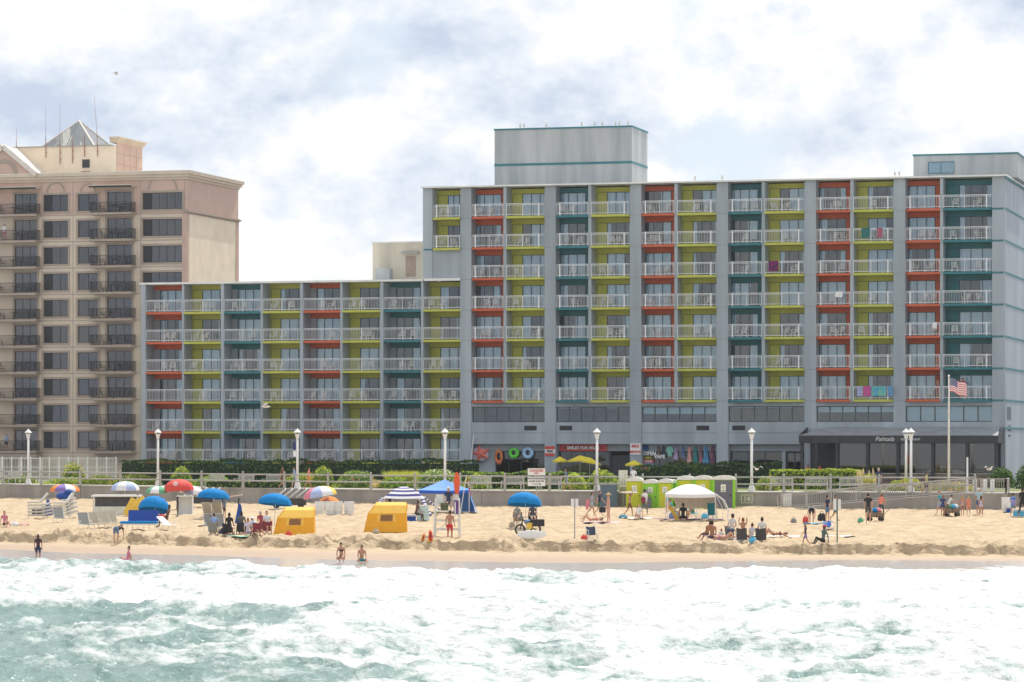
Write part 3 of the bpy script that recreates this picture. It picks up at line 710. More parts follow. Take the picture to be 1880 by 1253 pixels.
for (p0, p1) in ((-14, 75), (173, 250)):
    s0, s1 = LO.s(p0), LO.s(p1); me = iron_rail(s1-s0-0.1)
    for k in range(10):
        z = ZT-LF*k
        lbox('balcony_slab', MATS['trim_stucco'], s0, s1, -1.35, -0.051, z-0.22, z)
        link('railing', me, LB, (s0+0.05, -1.3, z))
        for q in range(3):
            p = Matrix.Translation((0,321.7,0)) @ Matrix.Rotation(-TH,4,'Z') @ Vector((s0+(s1-s0)*(0.25+0.26*q)+random.uniform(-.15,.15), -0.65+random.uniform(-.2,.1), z)); CHD.append((p, random.uniform(-1,1), q))
    lbox('canopy', MATS['cream_stucco'], s0, s1, -1.35, -0.051, ZT+2.62, ZT+2.82); lbox('canopy_edge', MATS['iron'], s0-0.03, s1+0.03, -1.4, -1.352, ZT+2.55, ZT+2.72)
# side wall, cornices
lbox('side_wall', MATS['cream_sunlit'], L1-0.25, L1, 0.001, 15.1, 1.0, 27.8)
lbox('side_wall', MATS['pink_stucco'], L1-0.25, L1, 0.001, 15.1, 28.15, 31.25)
lbox('corner_pilaster', MATS['pink_stucco'], L1+0.0, L1+0.06, 14.3, 15.12, 1.0, 27.8)
lbox('corner_pilaster', MATS['pink_stucco'], L1-0.5, L1+0.06, -0.06, 0.5, 1.0, 27.8)
cr = MB()
for (o, z0, z1) in ((0.10,27.8,27.92),(0.28,27.92,28.06),(0.16,28.06,28.149)): cr.box(L1-0.3, L1+o, -o, 15.1+o, z0, z1)
cr.build('moulding', MATS['trim_stucco'], LB)
cr = MB()
for (o, z0, z1) in ((0.12,31.25,31.5),(0.32,31.5,31.78),(0.5,31.78,32.05)): cr.box(L0, L1+o, -o, 15.1+o, z0, z1)
cr.build('cornice', MATS['cream_stucco'], LB)
lbox('coping', mat('pale_trim', (0.72,0.66,0.58), 0.8), L0, L1+0.52, -0.52, 15.6, 32.051, 32.14)
# gable over the end bay
gs, gz, gw = LO.s(10), 34.75, LO.s(68)-LO.s(10)
MB().prism([(gs-gw,32.0),(gs+gw,32.0),(gs,gz)], 'y', -0.45, 3.0).build('gable', MATS['pink_stucco'], LB)
gb = MB()
for sg in (-1,1): gb.bar((gs+sg*(gw+0.2), -0.6, 32.0), (gs, -0.6, gz+0.22), 0.34, 0.5); gb.bar((gs+sg*(gw+0.2), 1.6, 32.05), (gs, 1.6, gz+0.25), 4.0, 0.12)
gb.build('gable_cornice', MATS['pale_trim'], LB)
MB().lathe([(1.15,0),(1.55,0)], n=20, a0=0, a1=math.pi).xf(Matrix.Translation((gs,-0.5,32.1)) @ Matrix.Rotation(R(90),4,'X')).build('arch_moulding', MATS['trim_stucco'], LB)
# penthouse, pyramid skylight, antennas
c = 3.0; s0, s1 = LO.s(-60,c), LO.s(216,c); zt = LO.z(120,270,c)
lbox('penthouse', MATS['cream_sunlit'], s0, s1-0.15, c, c+6.8, 32.1, zt)
lbox('penthouse_end', MATS['pink_stucco'], s1-0.149, s1, c, c+6.8, 32.1, zt+0.3)
pj = MB()
for q in range(1,4): pj.box(s1,s1+0.02,c+1.7*q-0.03,c+1.7*q+0.03,32.1,zt+0.1)
for q in range(1,3): pj.box(s1,s1+0.015,c,c+6.8,32.1+1.1*q,32.15+1.1*q)
pj.build('panel_joint', MATS['trim_stucco'], LB)
cr = MB()
for (o, z0, z1) in ((0.1,zt+0.3,zt+0.5),(0.25,zt+0.5,zt+0.75),(0.42,zt+0.75,zt+0.9)): cr.box(s1-0.8, s1+o, c-o, c+6.8+o, z0, z1)
cr.build('cornice', MATS['cream_stucco'], LB)
lbox('coping', MATS['rail_grey'], s0, s1-0.81, c-0.1, c+6.8, zt+0.001, zt+0.12)
v = LO.s(158,c); MB().box(v-0.4,v+0.4,c-0.06,c,32.9,33.75).build('vent', MATS['louvre'], LB)
MB().box(v-0.45,v+0.45,c-0.3,c-0.06,32.25,32.5).build('pipe_box', mat('rust_red',(0.30,0.09,0.06),0.8), LB)
pc_ = c+4.5; px_ = LO.s(145,pc_); hw_ = LO.s(200,pc_)-LO.s(145,pc_); pz = LO.z(145,222,pc_); pb = zt-0.2
py_ = MB(); B = [(px_-hw_,pc_-hw_,pb),(px_+hw_,pc_-hw_,pb),(px_+hw_,pc_+hw_,pb),(px_-hw_,pc_+hw_,pb)]
py_.add(B+[(px_,pc_,pz)], [(0,1,4),(1,2,4),(2,3,4),(3,0,4)])
glass_mat('skylight_glass', (0.75,0.82,0.86), 0.25, see=0.75)
py_.build('skylight', MATS['skylight_glass'], LB)
pf = MB()
for q in B: pf.bar(q, (px_,pc_,pz), 0.13)
for a, b in zip(B, B[1:]+B[:1]): pf.bar(a, b, 0.12)
for t in (0.25,0.5,0.75): pf.bar(Vector(B[0]).lerp(Vector(B[1]), t), Vector((px_,pc_,pz)).lerp(Vector(B[0]).lerp(Vector(B[1]), t), 0.5+abs(t-0.5)), 0.06)
pf.build('skylight_frame', MATS['pale_trim'], LB)
mat('antenna_red', (0.33,0.14,0.12), 0.6)
for (px, y0, y1, tx) in ((30,236,300,0),(84,197,290,0.0),(110,190,302,0.0),(133,246,300,0),(155,243,288,0),(174,178,288,0.25)):
    cc = c-0.12; s = LO.s(px,cc); z0, z1 = LO.z(px,y1,cc), LO.z(px,y0,cc)
    an = MB().tube((s+tx*1.2,cc,z0),(s+tx,cc,z0+2.2),0.045,0.04).tube((s+tx,cc,z0+2.2),(s-tx*0.2,cc,z1),0.025,0.012)
    for zz in (z0+0.5, z0+1.2): an.box(s+tx-0.02,s+tx+0.1,cc-0.02,cc+0.12,zz,zz+0.05)
    an.build('antenna', MATS['antenna_red'], LB)
# ground floor of the left building: dark openings, terrace band
lbox('terrace_band', MATS['trim_stucco'], L0, LO.s(88), -3.0, -1.42, 2.9, 3.4)
for j in range(5): lbox('column', MATS['cream_stucco'], LO.s(-60+38*j), LO.s(-60+38*j)+0.5, -2.9, -2.4, 1.0, 2.9)
pcd = MB(); pcd.box(-0.24,0.24,-0.22,0.22,0.4,0.44)
for sx in (-1,1):
    for sy in (-1,1): pcd.bar((0.22*sx,0.2*sy,0.42),(0.24*sx,0.22*sy,0),0.03)
    pcd.bar((0.25*sx,-0.22,0.64),(0.25*sx,0.22,0.66),0.04,0.03)
for q in range(4): pcd.bar((-0.18+0.12*q,0.22,0.44),(-0.18+0.12*q,0.3,0.95),0.03,0.02)
pcd.bar((-0.22,0.3,0.95),(0.22,0.3,0.95),0.05,0.03); cm_ = pcd.mesh('patio_chair', MATS['iron'])
pt = MB().lathe([(0.01,0.7),(0.42,0.7),(0.42,0.73),(0.01,0.735)], n=14).tube((0,0,0),(0,0,0.7),0.04).lathe([(0.3,0),(0.05,0.06)], n=10); tm_ = pt.mesh('patio_table', MATS['iron'])
for p, a, q in CHD:
    o = link('patio_table' if q == 1 else 'patio_chair', tm_ if q == 1 else cm_, None, p, a+(0 if q == 1 else (2 if q == 0 else -2)))
    if q == 1: tag(o, 'small round black table on an iron balcony of the cream building', 'table', 'tables on the iron balconies')
    else: tag(o, 'black metal chair on an iron balcony of the cream building', 'chair', 'chairs on the iron balconies')
# ------------------------------------------------------------------ promenade: lamps, benches, planting
def wallY(px, off):
    Y = 245.0
    for _ in range(8): Y = float(Yw(xof(px, Y)))+off
    return Y
BW = 1.108
mat('lamp_white', (0.78,0.78,0.77), 0.4, 0.04)
glass_mat('lamp_glass', (0.85,0.88,0.9), 0.15)
def lamp(px, off, label, banner=False):
    Y = wallY(px, off); t = thing('street_lamp', label, 'street lamp', (xof(px, Y), Y, BW), 0, 'lamp posts along the boardwalk')
    MB().lathe([(0.30,0),(0.30,0.12),(0.22,0.2),(0.24,0.35),(0.16,0.55),(0.13,0.7),(0.11,0.75)], n=12).build('base', MATS['lamp_white'], t, smooth=True)
    MB().tube((0,0,0.7),(0,0,3.95),0.105,0.085,10).build('pole', MATS['lamp_white'], t, smooth=True)
    MB().lathe([(0.085,3.93),(0.15,4.0),(0.12,4.08),(0.14,4.14),(0.2,4.3)], n=10).build('collar', MATS['lamp_white'], t, smooth=True)
    MB().lathe([(0.13,4.14),(0.2,4.42)], n=8).build('lantern', MATS['lamp_glass'], t)
    c = MB().lathe([(0.30,4.42),(0.30,4.45),(0.17,4.58),(0.05,4.70),(0.03,4.76),(0.005,4.79)], n=12)
    for i in range(6): q = i*math.pi/3; c.bar((0.13*math.cos(q),0.13*math.sin(q),4.12),(0.24*math.cos(q),0.24*math.sin(q),4.43),0.025)
    c.build('cap', MATS['lamp_white'], t)
    if banner:
        MB().box(-0.34,-0.14,-0.02,0.0,3.1,3.75).build('banner', mat('banner_blue',(0.02,0.03,0.16),0.7), t)
        MB().box(-0.32,-0.10,-0.09,-0.06,2.55,3.0).build('notice', MATS["white_metal"], t)
lamp(52, 0.8, 'white lamp post in front of the cream and pink building')
lamp(290, 0.8, 'white lamp post in front of the leftmost hotel balconies, behind the red umbrella')
lamp(546, 0.8, 'white lamp post carrying a dark blue banner and small notice', True)
lamp(817, 0.8, 'white lamp post behind the peak of the blue canopy tent')
lamp(1096, 0.8, 'white lamp post in front of the red shop sign and yellow patio umbrellas')
lamp(1380, 0.8, 'white lamp post just right of the grey portable toilet')
lamp(1672.5, 0.8, 'white lamp post beside the ramp railing, nearer of the close pair')
lamp(1663.5, 11.5, 'white lamp post behind the other of the close pair, at the restaurant front')
mat('bench_wood', (0.46,0.44,0.40), 0.8, 0.15, 8)
def bench(px, label, w=1.75):
    Y = wallY(px, 7.0); t = thing('park_bench', label, 'bench', (xof(px, Y), Y, BW), math.atan2(float(Yw(xof(px,Y)+1)-Yw(xof(px,Y)-1)),2), 'slatted benches along the boardwalk')
    m = MATS['bench_wood']
    for i in range(5): MB().box(-w/2,w/2,-0.28+0.1*i,-0.20+0.1*i,0.44,0.475).build('seat_slat', m, t)
    b = MB(); b.box(-w/2,w/2,0.25,0.29,0.52,0.58); b.box(-w/2,w/2,0.29,0.33,0.92,0.99)
    b.build('back_rail', m, t)
    s = MB(); n = int(w/0.11)
    for i in range(n): x = -w/2+0.06+i*(w-0.12)/(n-1); s.bar((x,0.27,0.58),(x,0.31,0.92),0.05,0.02)
    s.build('back_slats', m, t)
    for sx in (-1,1):
        x = sx*(w/2-0.06)
        MB().box(x-0.035,x+0.035,-0.3,-0.23,0,0.66).build('leg', m, t); MB().box(x-0.035,x+0.035,0.22,0.3,0,1.02).build('leg', m, t)
        MB().box(x-0.045,x+0.045,-0.34,0.22,0.66,0.70).build('armrest', m, t)
for px, lb in ((22,'slatted grey bench at the far left end of the boardwalk'),(394,'slatted grey bench right of the red umbrella, first of three together'),(448,'slatted grey bench in the middle of the three left of the bannered lamp'),
    (500,'slatted grey bench nearest to the bannered lamp post'),(881,'slatted grey bench just right of the red flag'),(941,'slatted grey bench left of the danger sign'),(1010,'slatted grey bench half behind the danger sign'),
    (1435,'slatted grey bench in front of the bright hedge, leftmost of the three by the ramp'),(1499,'slatted grey bench in the middle of the three by the ramp'),(1562,'slatted grey bench next to the pampas grass by the ramp')):
    bench(px, lb)
# ---- plants
def leafmat(n, c):
    m = mat(n, c, 0.6, 0.3, 3, spec=0.3); nt = m.node_tree; b = nt.nodes['Principled BSDF']; o_ = nt.nodes['Material Output']
    tr = nt.nodes.new('ShaderNodeBsdfTranslucent'); tr.inputs['Color'].default_value = (c[0]*1.5, c[1]*1.5, c[2]*0.9, 1); ms = nt.nodes.new('ShaderNodeMixShader'); ms.inputs[0].default_value = 0.42
    nt.links.new(b.outputs[0], ms.inputs[1]); nt.links.new(tr.outputs[0], ms.inputs[2]); nt.links.new(ms.outputs[0], o_.inputs['Surface']); return m
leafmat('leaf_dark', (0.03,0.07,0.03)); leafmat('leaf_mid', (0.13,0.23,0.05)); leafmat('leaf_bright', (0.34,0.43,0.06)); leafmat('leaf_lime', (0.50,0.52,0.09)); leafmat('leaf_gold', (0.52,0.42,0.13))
leafmat('petal_white', (0.7,0.7,0.62)); leafmat('petal_pink', (0.6,0.12,0.12)); leafmat('plume', (0.62,0.54,0.38)); leafmat('petal_orange', (0.6,0.28,0.05)); mat('bark', (0.10,0.07,0.05), 0.9)
def leaves(n, size, shape, rx, ry, rz, nm, seed, wts=None):
    g = np.random.default_rng(seed); m = MB()
    if shape == 'ell':
        v = g.normal(size=(n,3)); v /= np.linalg.norm(v,axis=1)[:,None]; v[:,2] = np.abs(v[:,2])*1.0
        bump = 0.82+0.3*fbm(v[:,0]*2.3+seed, v[:,1]*2.3+v[:,2]*2, 3)
        r = (g.uniform(0.55,1,n)**0.4)*bump
        P = v*r[:,None]*np.array([rx,ry,rz]); P[:,2] += 0.0
        N = v
    else:
        f = g.integers(0,4,n); P = g.uniform(-1,1,(n,3)); P[:,2] = g.uniform(0,1,n)
        P[f==0,1] = -1; P[f==1,2] = 1; P[f==2,2] = 1; N = np.zeros((n,3)); N[f==0,1] = -1; N[(f==1)|(f==2),2] = 1; N[f==3] = g.normal(size=((f==3).sum(),3))
        P = P*np.array([rx,ry,rz]); wob = (fbm(P[:,0]*0.8+seed,P[:,1]*0.8,3)-0.5); P[:,2] += wob*0.35*rz*(P[:,2] > rz*0.5); P[:,1] += (fbm(P[:,0]*1.2+seed,P[:,2]*2,2)-0.5)*0.5*ry+g.normal(size=n)*0.05
    mi = g.choice(nm, n, p=wts) if wts is not None else g.integers(0,nm,n)
    for i in range(n):
        nv = Vector(N[i]*0.8+g.normal(size=3)*0.55).normalized(); q = nv.to_track_quat('Z','Y').to_matrix(); a = g.uniform(0,6.3); s = size*g.uniform(0.6,1.3)
        ux = q @ Vector((math.cos(a)*s, math.sin(a)*s, 0)); uy = q @ Vector((-math.sin(a)*s*0.5, math.cos(a)*s*0.5, 0)); p = Vector(P[i])
        m.add([p-ux, p-uy*1.0, p+ux, p+uy], [(0,1,2,3)], int(mi[i]))
    return m
def at_land(px, py_top, off=None, Y=None, zb=1.1):
    Y = Y or wallY(px, off); return xof(px, Y), Y, zof(py_top, Y)-zb
def bush(px0, px1, pyt, off, names, label, n=900, size=0.11, ry=None, cat='shrub', wts=None, Y=None, name='shrub', seed=None):
    pc = (px0+px1)/2; X, Y, h = at_land(pc, pyt, off, Y); rx = (px1-px0)/2/F*Y
    t = thing(name, label, cat, (X, Y, 1.1))
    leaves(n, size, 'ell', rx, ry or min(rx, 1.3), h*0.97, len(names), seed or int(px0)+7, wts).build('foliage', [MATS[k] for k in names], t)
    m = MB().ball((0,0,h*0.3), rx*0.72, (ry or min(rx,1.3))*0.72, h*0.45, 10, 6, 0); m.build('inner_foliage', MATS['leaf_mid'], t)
    s = MB()
    for i in range(4): s.tube((0.1*i-0.15,0,0),(0.3*i-0.45,0.1,h*0.6),0.035,0.015,6)
    s.build('stem', MATS['bark'], t); return t
def hedge(px0, px1, pyt, Y, names, label, n, size=0.12, ry=0.7, zb=1.1, wts=None):
    pc = (px0+px1)/2; Yc = Y; X = xof(pc, Yc); rx = (px1-px0)/2/F*Yc/CT; h = zof(pyt, Yc)-zb
    t = thing('hedge', label, 'hedge', (X, Yc, zb), -TH)
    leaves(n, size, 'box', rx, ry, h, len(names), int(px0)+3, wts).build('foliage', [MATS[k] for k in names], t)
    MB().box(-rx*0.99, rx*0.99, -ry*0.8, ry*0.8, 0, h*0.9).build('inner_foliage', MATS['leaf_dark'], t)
    s = MB()
    for i in range(max(3,int(rx))): x = -rx+0.5+i*2*(rx-0.5)/max(2,int(rx)-1); s.tube((x,0,0),(x,0,h*0.6),0.05,0.02,6)
    s.build('stem', MATS['bark'], t); return t
hedge(215, 880, 847, 276, ['leaf_dark','leaf_dark','leaf_mid'], 'long dark clipped hedge along the foot of the low hotel wing', 9000, 0.13, 0.8)
hedge(1168, 1300, 858, 262, ['leaf_dark','leaf_mid'], 'dark clipped hedge below the dresses in the shop front', 2600, 0.12, 0.9, wts=[.65,.35])
hedge(1225, 1432, 852, 267, ['leaf_dark','leaf_mid'], 'taller dark hedge under the shop windows left of the restaurant', 3600, 0.12, 0.8, wts=[.75,.25])
hedge(850, 1075, 868, 257, ['leaf_mid','leaf_bright','leaf_dark'], 'low hedge with yellow-green tips behind the danger sign', 3800, 0.10, 0.7, wts=[.4,.3,.3])
hedge(1418, 1578, 864, 255, ['leaf_bright','leaf_lime','leaf_mid'], 'bright yellow-green hedge behind the benches by the restaurant', 3800, 0.11, 0.8, wts=[.45,.3,.25])
hedge(380, 545, 884, 262, ['leaf_dark','leaf_mid','leaf_lime'], 'low dark planting behind the three benches', 2400, 0.1, 0.5, wts=[.6,.25,.15])
bush(110, 160, 847, 12.0, ['leaf_mid','leaf_lime','leaf_gold'], 'rounded green shrub with golden top near the white pool fence', 1100, 0.1, wts=[.4,.35,.25])
bush(312, 353, 852, 12.0, ['leaf_mid','leaf_lime','leaf_bright'], 'rounded light green shrub behind the red umbrella', 900, 0.1)
bush(571, 616, 853, 12.5, ['leaf_bright','leaf_lime','leaf_mid'], 'bushy lime green shrub right of the bannered lamp', 1000, 0.1)
bush(612, 698, 861, 12.0, ['leaf_mid','leaf_bright','petal_pink','petal_white'], 'flowering shrub with pink and white blooms behind the railing', 1800, 0.09, wts=[.5,.38,.04,.08])
bush(752, 852, 859, 12.0, ['leaf_mid','petal_white','leaf_bright'], 'white flowering shrub behind the blue canopy tent', 2000, 0.09, wts=[.4,.3,.3])
bush(1072, 1138, 861, 12.0, ['leaf_bright','leaf_lime','leaf_mid'], 'bright yellow-green shrub behind the lamp by the toilets', 1600, 0.1)
bush(0, 70, 872, 10.5, ['leaf_mid','leaf_lime','leaf_dark'], 'low green planting at the far left behind the railing', 1000, 0.09)
bush(78, 200, 876, 10.2, ['leaf_lime','leaf_bright','leaf_mid'], 'low yellow-green ground planting left of the striped umbrella', 1500, 0.09)
bush(195, 300, 870, 11.0, ['leaf_mid','leaf_bright','leaf_gold'], 'mixed low shrub behind the railing at the red umbrella', 1500, 0.09)
bush(1625, 1668, 880, 10.5, ['leaf_bright','leaf_lime'], 'small lime shrub between the pampas grass and the ramp lamp', 600, 0.08)
bush(1384, 1432, 872, 10.5, ['leaf_mid','leaf_bright','leaf_gold'], 'loose green shrub right of the lamp beside the grey toilet', 800, 0.09)
bush(1690, 1800, 884, 10.2, ['leaf_gold','leaf_bright','petal_orange'], 'low bed of orange and yellow flowers behind the ramp', 1500, 0.08)
bush(1812, 1866, 853, None, ['leaf_dark','leaf_mid'], 'dark rounded shrub at the corner of the restaurant', 1500, 0.11, Y=262)
bush(1861, 1935, 844, None, ['leaf_dark','leaf_mid'], 'dark rounded shrub at the right edge of the picture', 1800, 0.11, Y=258)
def grass_clump(px0, px1, pyt, off, label, names, n, plume=False):
    X, Y, h = at_land((px0+px1)/2, pyt, off); rx = (px1-px0)/2/F*Y; t = thing('ornamental_grass', label, 'grass plant', (X, Y, 1.1)); g = np.random.default_rng(int(px0)); m = MB(); pl = MB()
    for i in range(n):
        bx, by = g.uniform(-0.7,0.7)*rx, g.uniform(-0.5,0.5); a = g.uniform(0,6.3); l = g.uniform(0.7,1.05)*h; ox = 0.25*l*math.cos(a)+bx*0.25; oy = 0.25*l*math.sin(a)
        p0 = Vector((bx,by,0)); p1 = Vector((bx+ox*0.45,by+oy*0.45,l*0.65)); p2 = Vector((bx+ox*1.2,by+oy*1.2,l*g.uniform(0.85,1))); w = Vector((0.018,0.01,0))
        m.add([p0-w,p0+w,p1+w*0.8,p1-w*0.8,p2], [(0,1,2,3),(3,2,4)], int(g.integers(0,len(names))))
    m.build('blades', [MATS[k] for k in names], t)
    if plume:
        for i in range(9):
            bx = g.uniform(-0.9,0.9)*rx; z = h*g.uniform(0.62,0.85); q = MB().tube((bx*0.6,0,0),(bx,0,z),0.012,0.01,5); q.lathe([(0.01,z),(0.075,z+0.18),(0.06,z+0.42),(0.005,z+0.62)], (bx,0,0), 7); q.build('plume', MATS['plume'], t)
grass_clump(702, 772, 862, 11.5, 'golden green ornamental grass clump left of the white flowers', ['leaf_gold','leaf_bright','leaf_lime'], 1500)
grass_clump(540, 575, 866, 11.0, 'golden grass clump behind the bannered lamp post', ['leaf_gold','leaf_bright'], 600)
grass_clump(680, 720, 880, 9.8, 'straw coloured low grass clump behind a railing post', ['leaf_gold','plume'], 500)
grass_clump(1570, 1612, 868, 10.5, 'pampas grass with cream plumes beside the ramp', ['leaf_gold','plume','leaf_bright'], 500, True)
# pool fence of the left building
Yp = 290; pfx0, pfx1 = xof(-30, 293), xof(213, Yp); fe = thing('pool_fence', 'white metal bar fence in front of the cream building', 'fence', (pfx1, Yp, 1.1), -TH*0.6)
Lf = (pfx1-pfx0); n = 14
for i in range(n+1): MB().box(-Lf*i/n-0.05,-Lf*i/n+0.05,-0.05,0.05,0,2.3).build('post', MATS['white_trim'], fe)
for z in (0.5, 1.35, 2.15): MB().box(-Lf,0,-0.025,0.025,z,z+0.06).build('rail', MATS['white_trim'], fe)
b = MB()
for i in range(int(Lf/0.14)): b.box(-Lf+0.14*i,-Lf+0.14*i+0.025,-0.012,0.012,0.5,2.15)
b.build('bars', MATS['white_trim'], fe)

# ------------------------------------------------------------------ shop front things (placed on the hotel's own grid)
H2W = Matrix.Translation((0,280,0)) @ Matrix.Rotation(-TH, 4, 'Z')
def hp(px, py, c): return H2W @ Vector((HO.s(px,c), c, HO.z(px,py,c)))
def board(name, label, px0, px1, py0, py1, c, m, thick=0.05, cat='sign'):
    p = hp((px0+px1)/2, (py0+py1)/2, c); w = HO.s(px1,c)-HO.s(px0,c); h = HO.z(px0,py0,c)-HO.z(px0,py1,c)
    o = MB().box(-w/2,w/2,0,thick,-h/2,h/2).build(name, m, None, p, -TH); return tag(o, label, cat), w, h
RED = mat('sign_red', (0.55,0.05,0.04), 0.5, 0.06); WHT = mat('sign_white', (0.78,0.78,0.76), 0.5, 0.04); YEL = mat('sign_yellow', (0.72,0.58,0.04), 0.6, 0.08); NAV = mat('navy', (0.02,0.03,0.09), 0.7); BLK = MATS['black_letter']
o, w, h = board('shop_sign', 'red shop sign reading SMILES FOR MILES in white letters', 1027, 1114, 816, 828.5, 0.55, RED)
MB().box(-w*0.42,w*0.42,-0.012,-0.002,-h*0.3,h*0.22).build('sign_panel', mat('sign_maroon',(0.30,0.03,0.02),0.5), o)
lettering('SMILES FOR MILES', 0.36, WHT, o, (0,-0.03,-0.02), bold=0.012)
o, w, h = board('shop_sign', 'white sign with red letters reading BIKE RENTAL on the pier', 1157, 1176, 814.5, 835, -0.17, WHT)
lettering('BIKE', 0.34, RED, o, (0,-0.012,0.24), bold=0.012); lettering('RENTAL', 0.27, RED, o, (0,-0.012,-0.24), bold=0.012)
o, w, h = board('shop_sign', 'red and white sign reading FREE on the pier left of the red shop sign', 1000.5, 1018.5, 819.5, 837.5, -0.17, WHT)
MB().box(-w/2,w/2,-0.01,-0.002,h*0.18,h*0.5).build('sign_panel', RED, o); MB().box(-w/2,w/2,-0.01,-0.002,-h*0.5,-h*0.22).build('sign_panel', RED, o)
lettering('FREE', 0.28, BLK, o, (0,-0.012,-0.02), bold=0.01)
for tx, px, py, lb in (('OPEN',1193,833,'white letters spelling OPEN in the shop window'),('VAPE',1211,839,'white letters spelling VAPE in the shop window')):
    o = link('window_letters', text_mesh(tx, 0.42, WHT, ext=0.015, bold=0.015), None, hp(px,py,0.40)); o.rotation_euler = (R(90),0,-TH); tag(o, lb, 'sign')
o, w, h = board('window_poster', 'poster in bands listing BEER, WINE and FOOD under the OPEN letters', 1181, 1200, 838, 857, 0.66, NAV)
for j, (tx, m_, bg_) in enumerate((('BEER', YEL, mat('olive',(0.12,0.12,0.03),0.7)), ('WINE', WHT, RED), ('FOOD', BLK, mat('sky_blue',(0.20,0.42,0.62),0.6)))):
    z = h/2-h*(j+0.5)/3; MB().box(-w/2,w/2,-0.012,-0.002,z-h/6+0.01,z+h/6-0.01).build('sign_panel', bg_, o); lettering(tx, 0.24, m_, o, (0,-0.02,z), bold=0.008)
o, w, h = board('notice_board', 'red and white notice board standing in the hedge by the yellow umbrella', 1174, 1193, 856.5, 872, -9.0, WHT)
MB().box(-w/2,w/2,-0.012,-0.002,0,h/2).build('sign_panel', mat('pale_red',(0.6,0.2,0.2),0.6), o); MB().box(-w/2*0.8,w/2*0.8,-0.014,-0.002,-h*0.4,-h*0.12).build('sign_panel', MATS['sky_blue'], o); MB().box(-0.04,0.04,0.01,0.05,-1.5,-h/2).build('post', MATS['rail_grey'], o)
# hanging dresses and shirts
def garment(px, py0, py1, wpx, colr, label, sleeves=False, pat=None):
    p = hp(px, py0, 0.62); sc = 280/F*1.0; h = (py1-py0)*sc; w = wpx*sc/2; m = MB()
    prof = [(0.35,0),(0.62,0.08),(0.55,0.3),(0.62,0.5),(0.95,0.85),(1.0,1.0)] if not sleeves else [(0.5,0),(0.75,0.06),(0.72,0.5),(0.72,1.0)]
    P = []
    for (a, t) in prof: P.append([(w*a*math.cos(math.pi*(1-i/8)), -0.09*math.sin(math.pi*i/8)-0.02*math.sin(i*3.0)*t, -h*t) for i in range(9)])
    m.sheet(P, 0); m.sheet([[(x,0.02,z) for x,y,z in r] for r in P], 0)
    if sleeves:
        for sg in (-1,1): m.tube((sg*w*0.6,0,-h*0.06),(sg*w*1.15,-0.03,-h*0.62),0.10,0.07,7)
    o = m.build('garment', colr, None, p, -TH); tag(o, label, 'clothing', 'clothes hanging in the shop front')
    MB().path([(-w*0.55,0,-0.06),(0,0,0.06),(w*0.55,0,-0.06)],0.015).path([(0,0,0.06),(0,0.02,0.16)],0.012).build('hanger', MATS['iron'], o)
def floral(n, a, b, sc=7):
    m = mat(n, a, 0.8, 0.1, sc, c2=b); return m
GC = [(1163+46,820,838,9,floral('g0',(0.35,0.2,0.2),(0.02,0.02,0.05)),'dark printed top, leftmost of the hanging clothes'),(1218,820,840,9,mat('g1',(0.03,0.05,0.10),0.8),'navy blue dress hanging left of the mint shirt'),(1230,820,838,11,mat('g2',(0.25,0.58,0.50),0.8),'mint green long sleeved shirt hanging in the shop front'),
 (1241,820,844,10,floral('g3',(0.6,0.4,0.5),(0.12,0.14,0.35)),'pink and violet patterned dress right of the mint shirt'),(1254,820,839,8,floral('g4',(0.15,0.3,0.5),(0.02,0.05,0.15)),'short blue dress hanging between two patterned ones'),(1266,821,853,10,floral('g5',(0.7,0.6,0.5),(0.55,0.08,0.12),5),'long white and red floral dress'),
 (1277,821,852,10,mat('g6',(0.03,0.22,0.23),0.8),'long plain teal dress'),(1286.5,821,852,8,floral('g7',(0.5,0.2,0.25),(0.03,0.03,0.04),6),'long dark dress with red flowers'),(1296,821,853,13,floral('g8',(0.12,0.45,0.75),(0.02,0.06,0.15),5),'long bright blue patterned dress'),(1308,820,851,11,floral('g9',(0.30,0.08,0.12),(0.03,0.05,0.12),9),'long dark red plaid dress, rightmost of the hanging clothes')]
for a in GC: garment(*a[:5], a[5], sleeves=(a[0] == 1230))
garment(1185, 817, 832, 9, mat('g10',(0.02,0.10,0.30),0.8), 'blue shirt with a white emblem left of the dresses', True)
# inflatables
def torus(Rm, r, m, label, px, py, cat='swim ring', sx=1, sz=1):
    q = MB(); n, k = 24, 10; P = [[((Rm+r*math.cos(b))*math.cos(a)*sx, r*math.sin(b), (Rm+r*math.cos(b))*math.sin(a)*sz) for b in [2*math.pi*j/k for j in range(k+1)]] for a in [2*math.pi*i/n for i in range(n+1)]]
    q.sheet(P); o = q.build('swim_ring', m, None, hp(px,py,0.55), -TH, smooth=True); tag(o, label, cat); MB().ball((0.0,-r,Rm*sz),0.04,0.04,0.04).build('valve', WHT, o); return o
torus(0.33,0.15,mat('neon_green',(0.12,0.65,0.06),0.35,0.05),'neon green swim ring hanging on the shop front',943.5,832)
torus(0.36,0.16,mat('baby_blue',(0.36,0.58,0.85),0.35,0.05),'pale blue swim ring hanging on the shop front',969.5,832)
torus(0.42,0.17,mat('raft_orange',(0.62,0.17,0.06),0.4,0.08),'orange inflatable raft hanging upright beside the starfish',916,839,'raft',0.62,1.15)
st = MB(); ring = []
for i in range(10):
    a = math.pi/2+i*math.pi/5+0.25; r = 0.95 if i % 2 == 0 else 0.42; ring.append((r*math.cos(a), 0, r*math.sin(a)*0.85))
st.add(ring+[(0,-0.25,0),(0,0.12,0)], [(i,(i+1)%10,10) for i in range(10)]+[((i+1)%10,i,11) for i in range(10)])
o = st.build('starfish_float', mat('coral',(0.66,0.16,0.11),0.4,0.1), None, hp(883,833,0.3), -TH); tag(o,'large coral red inflatable starfish at the left shop front','float')
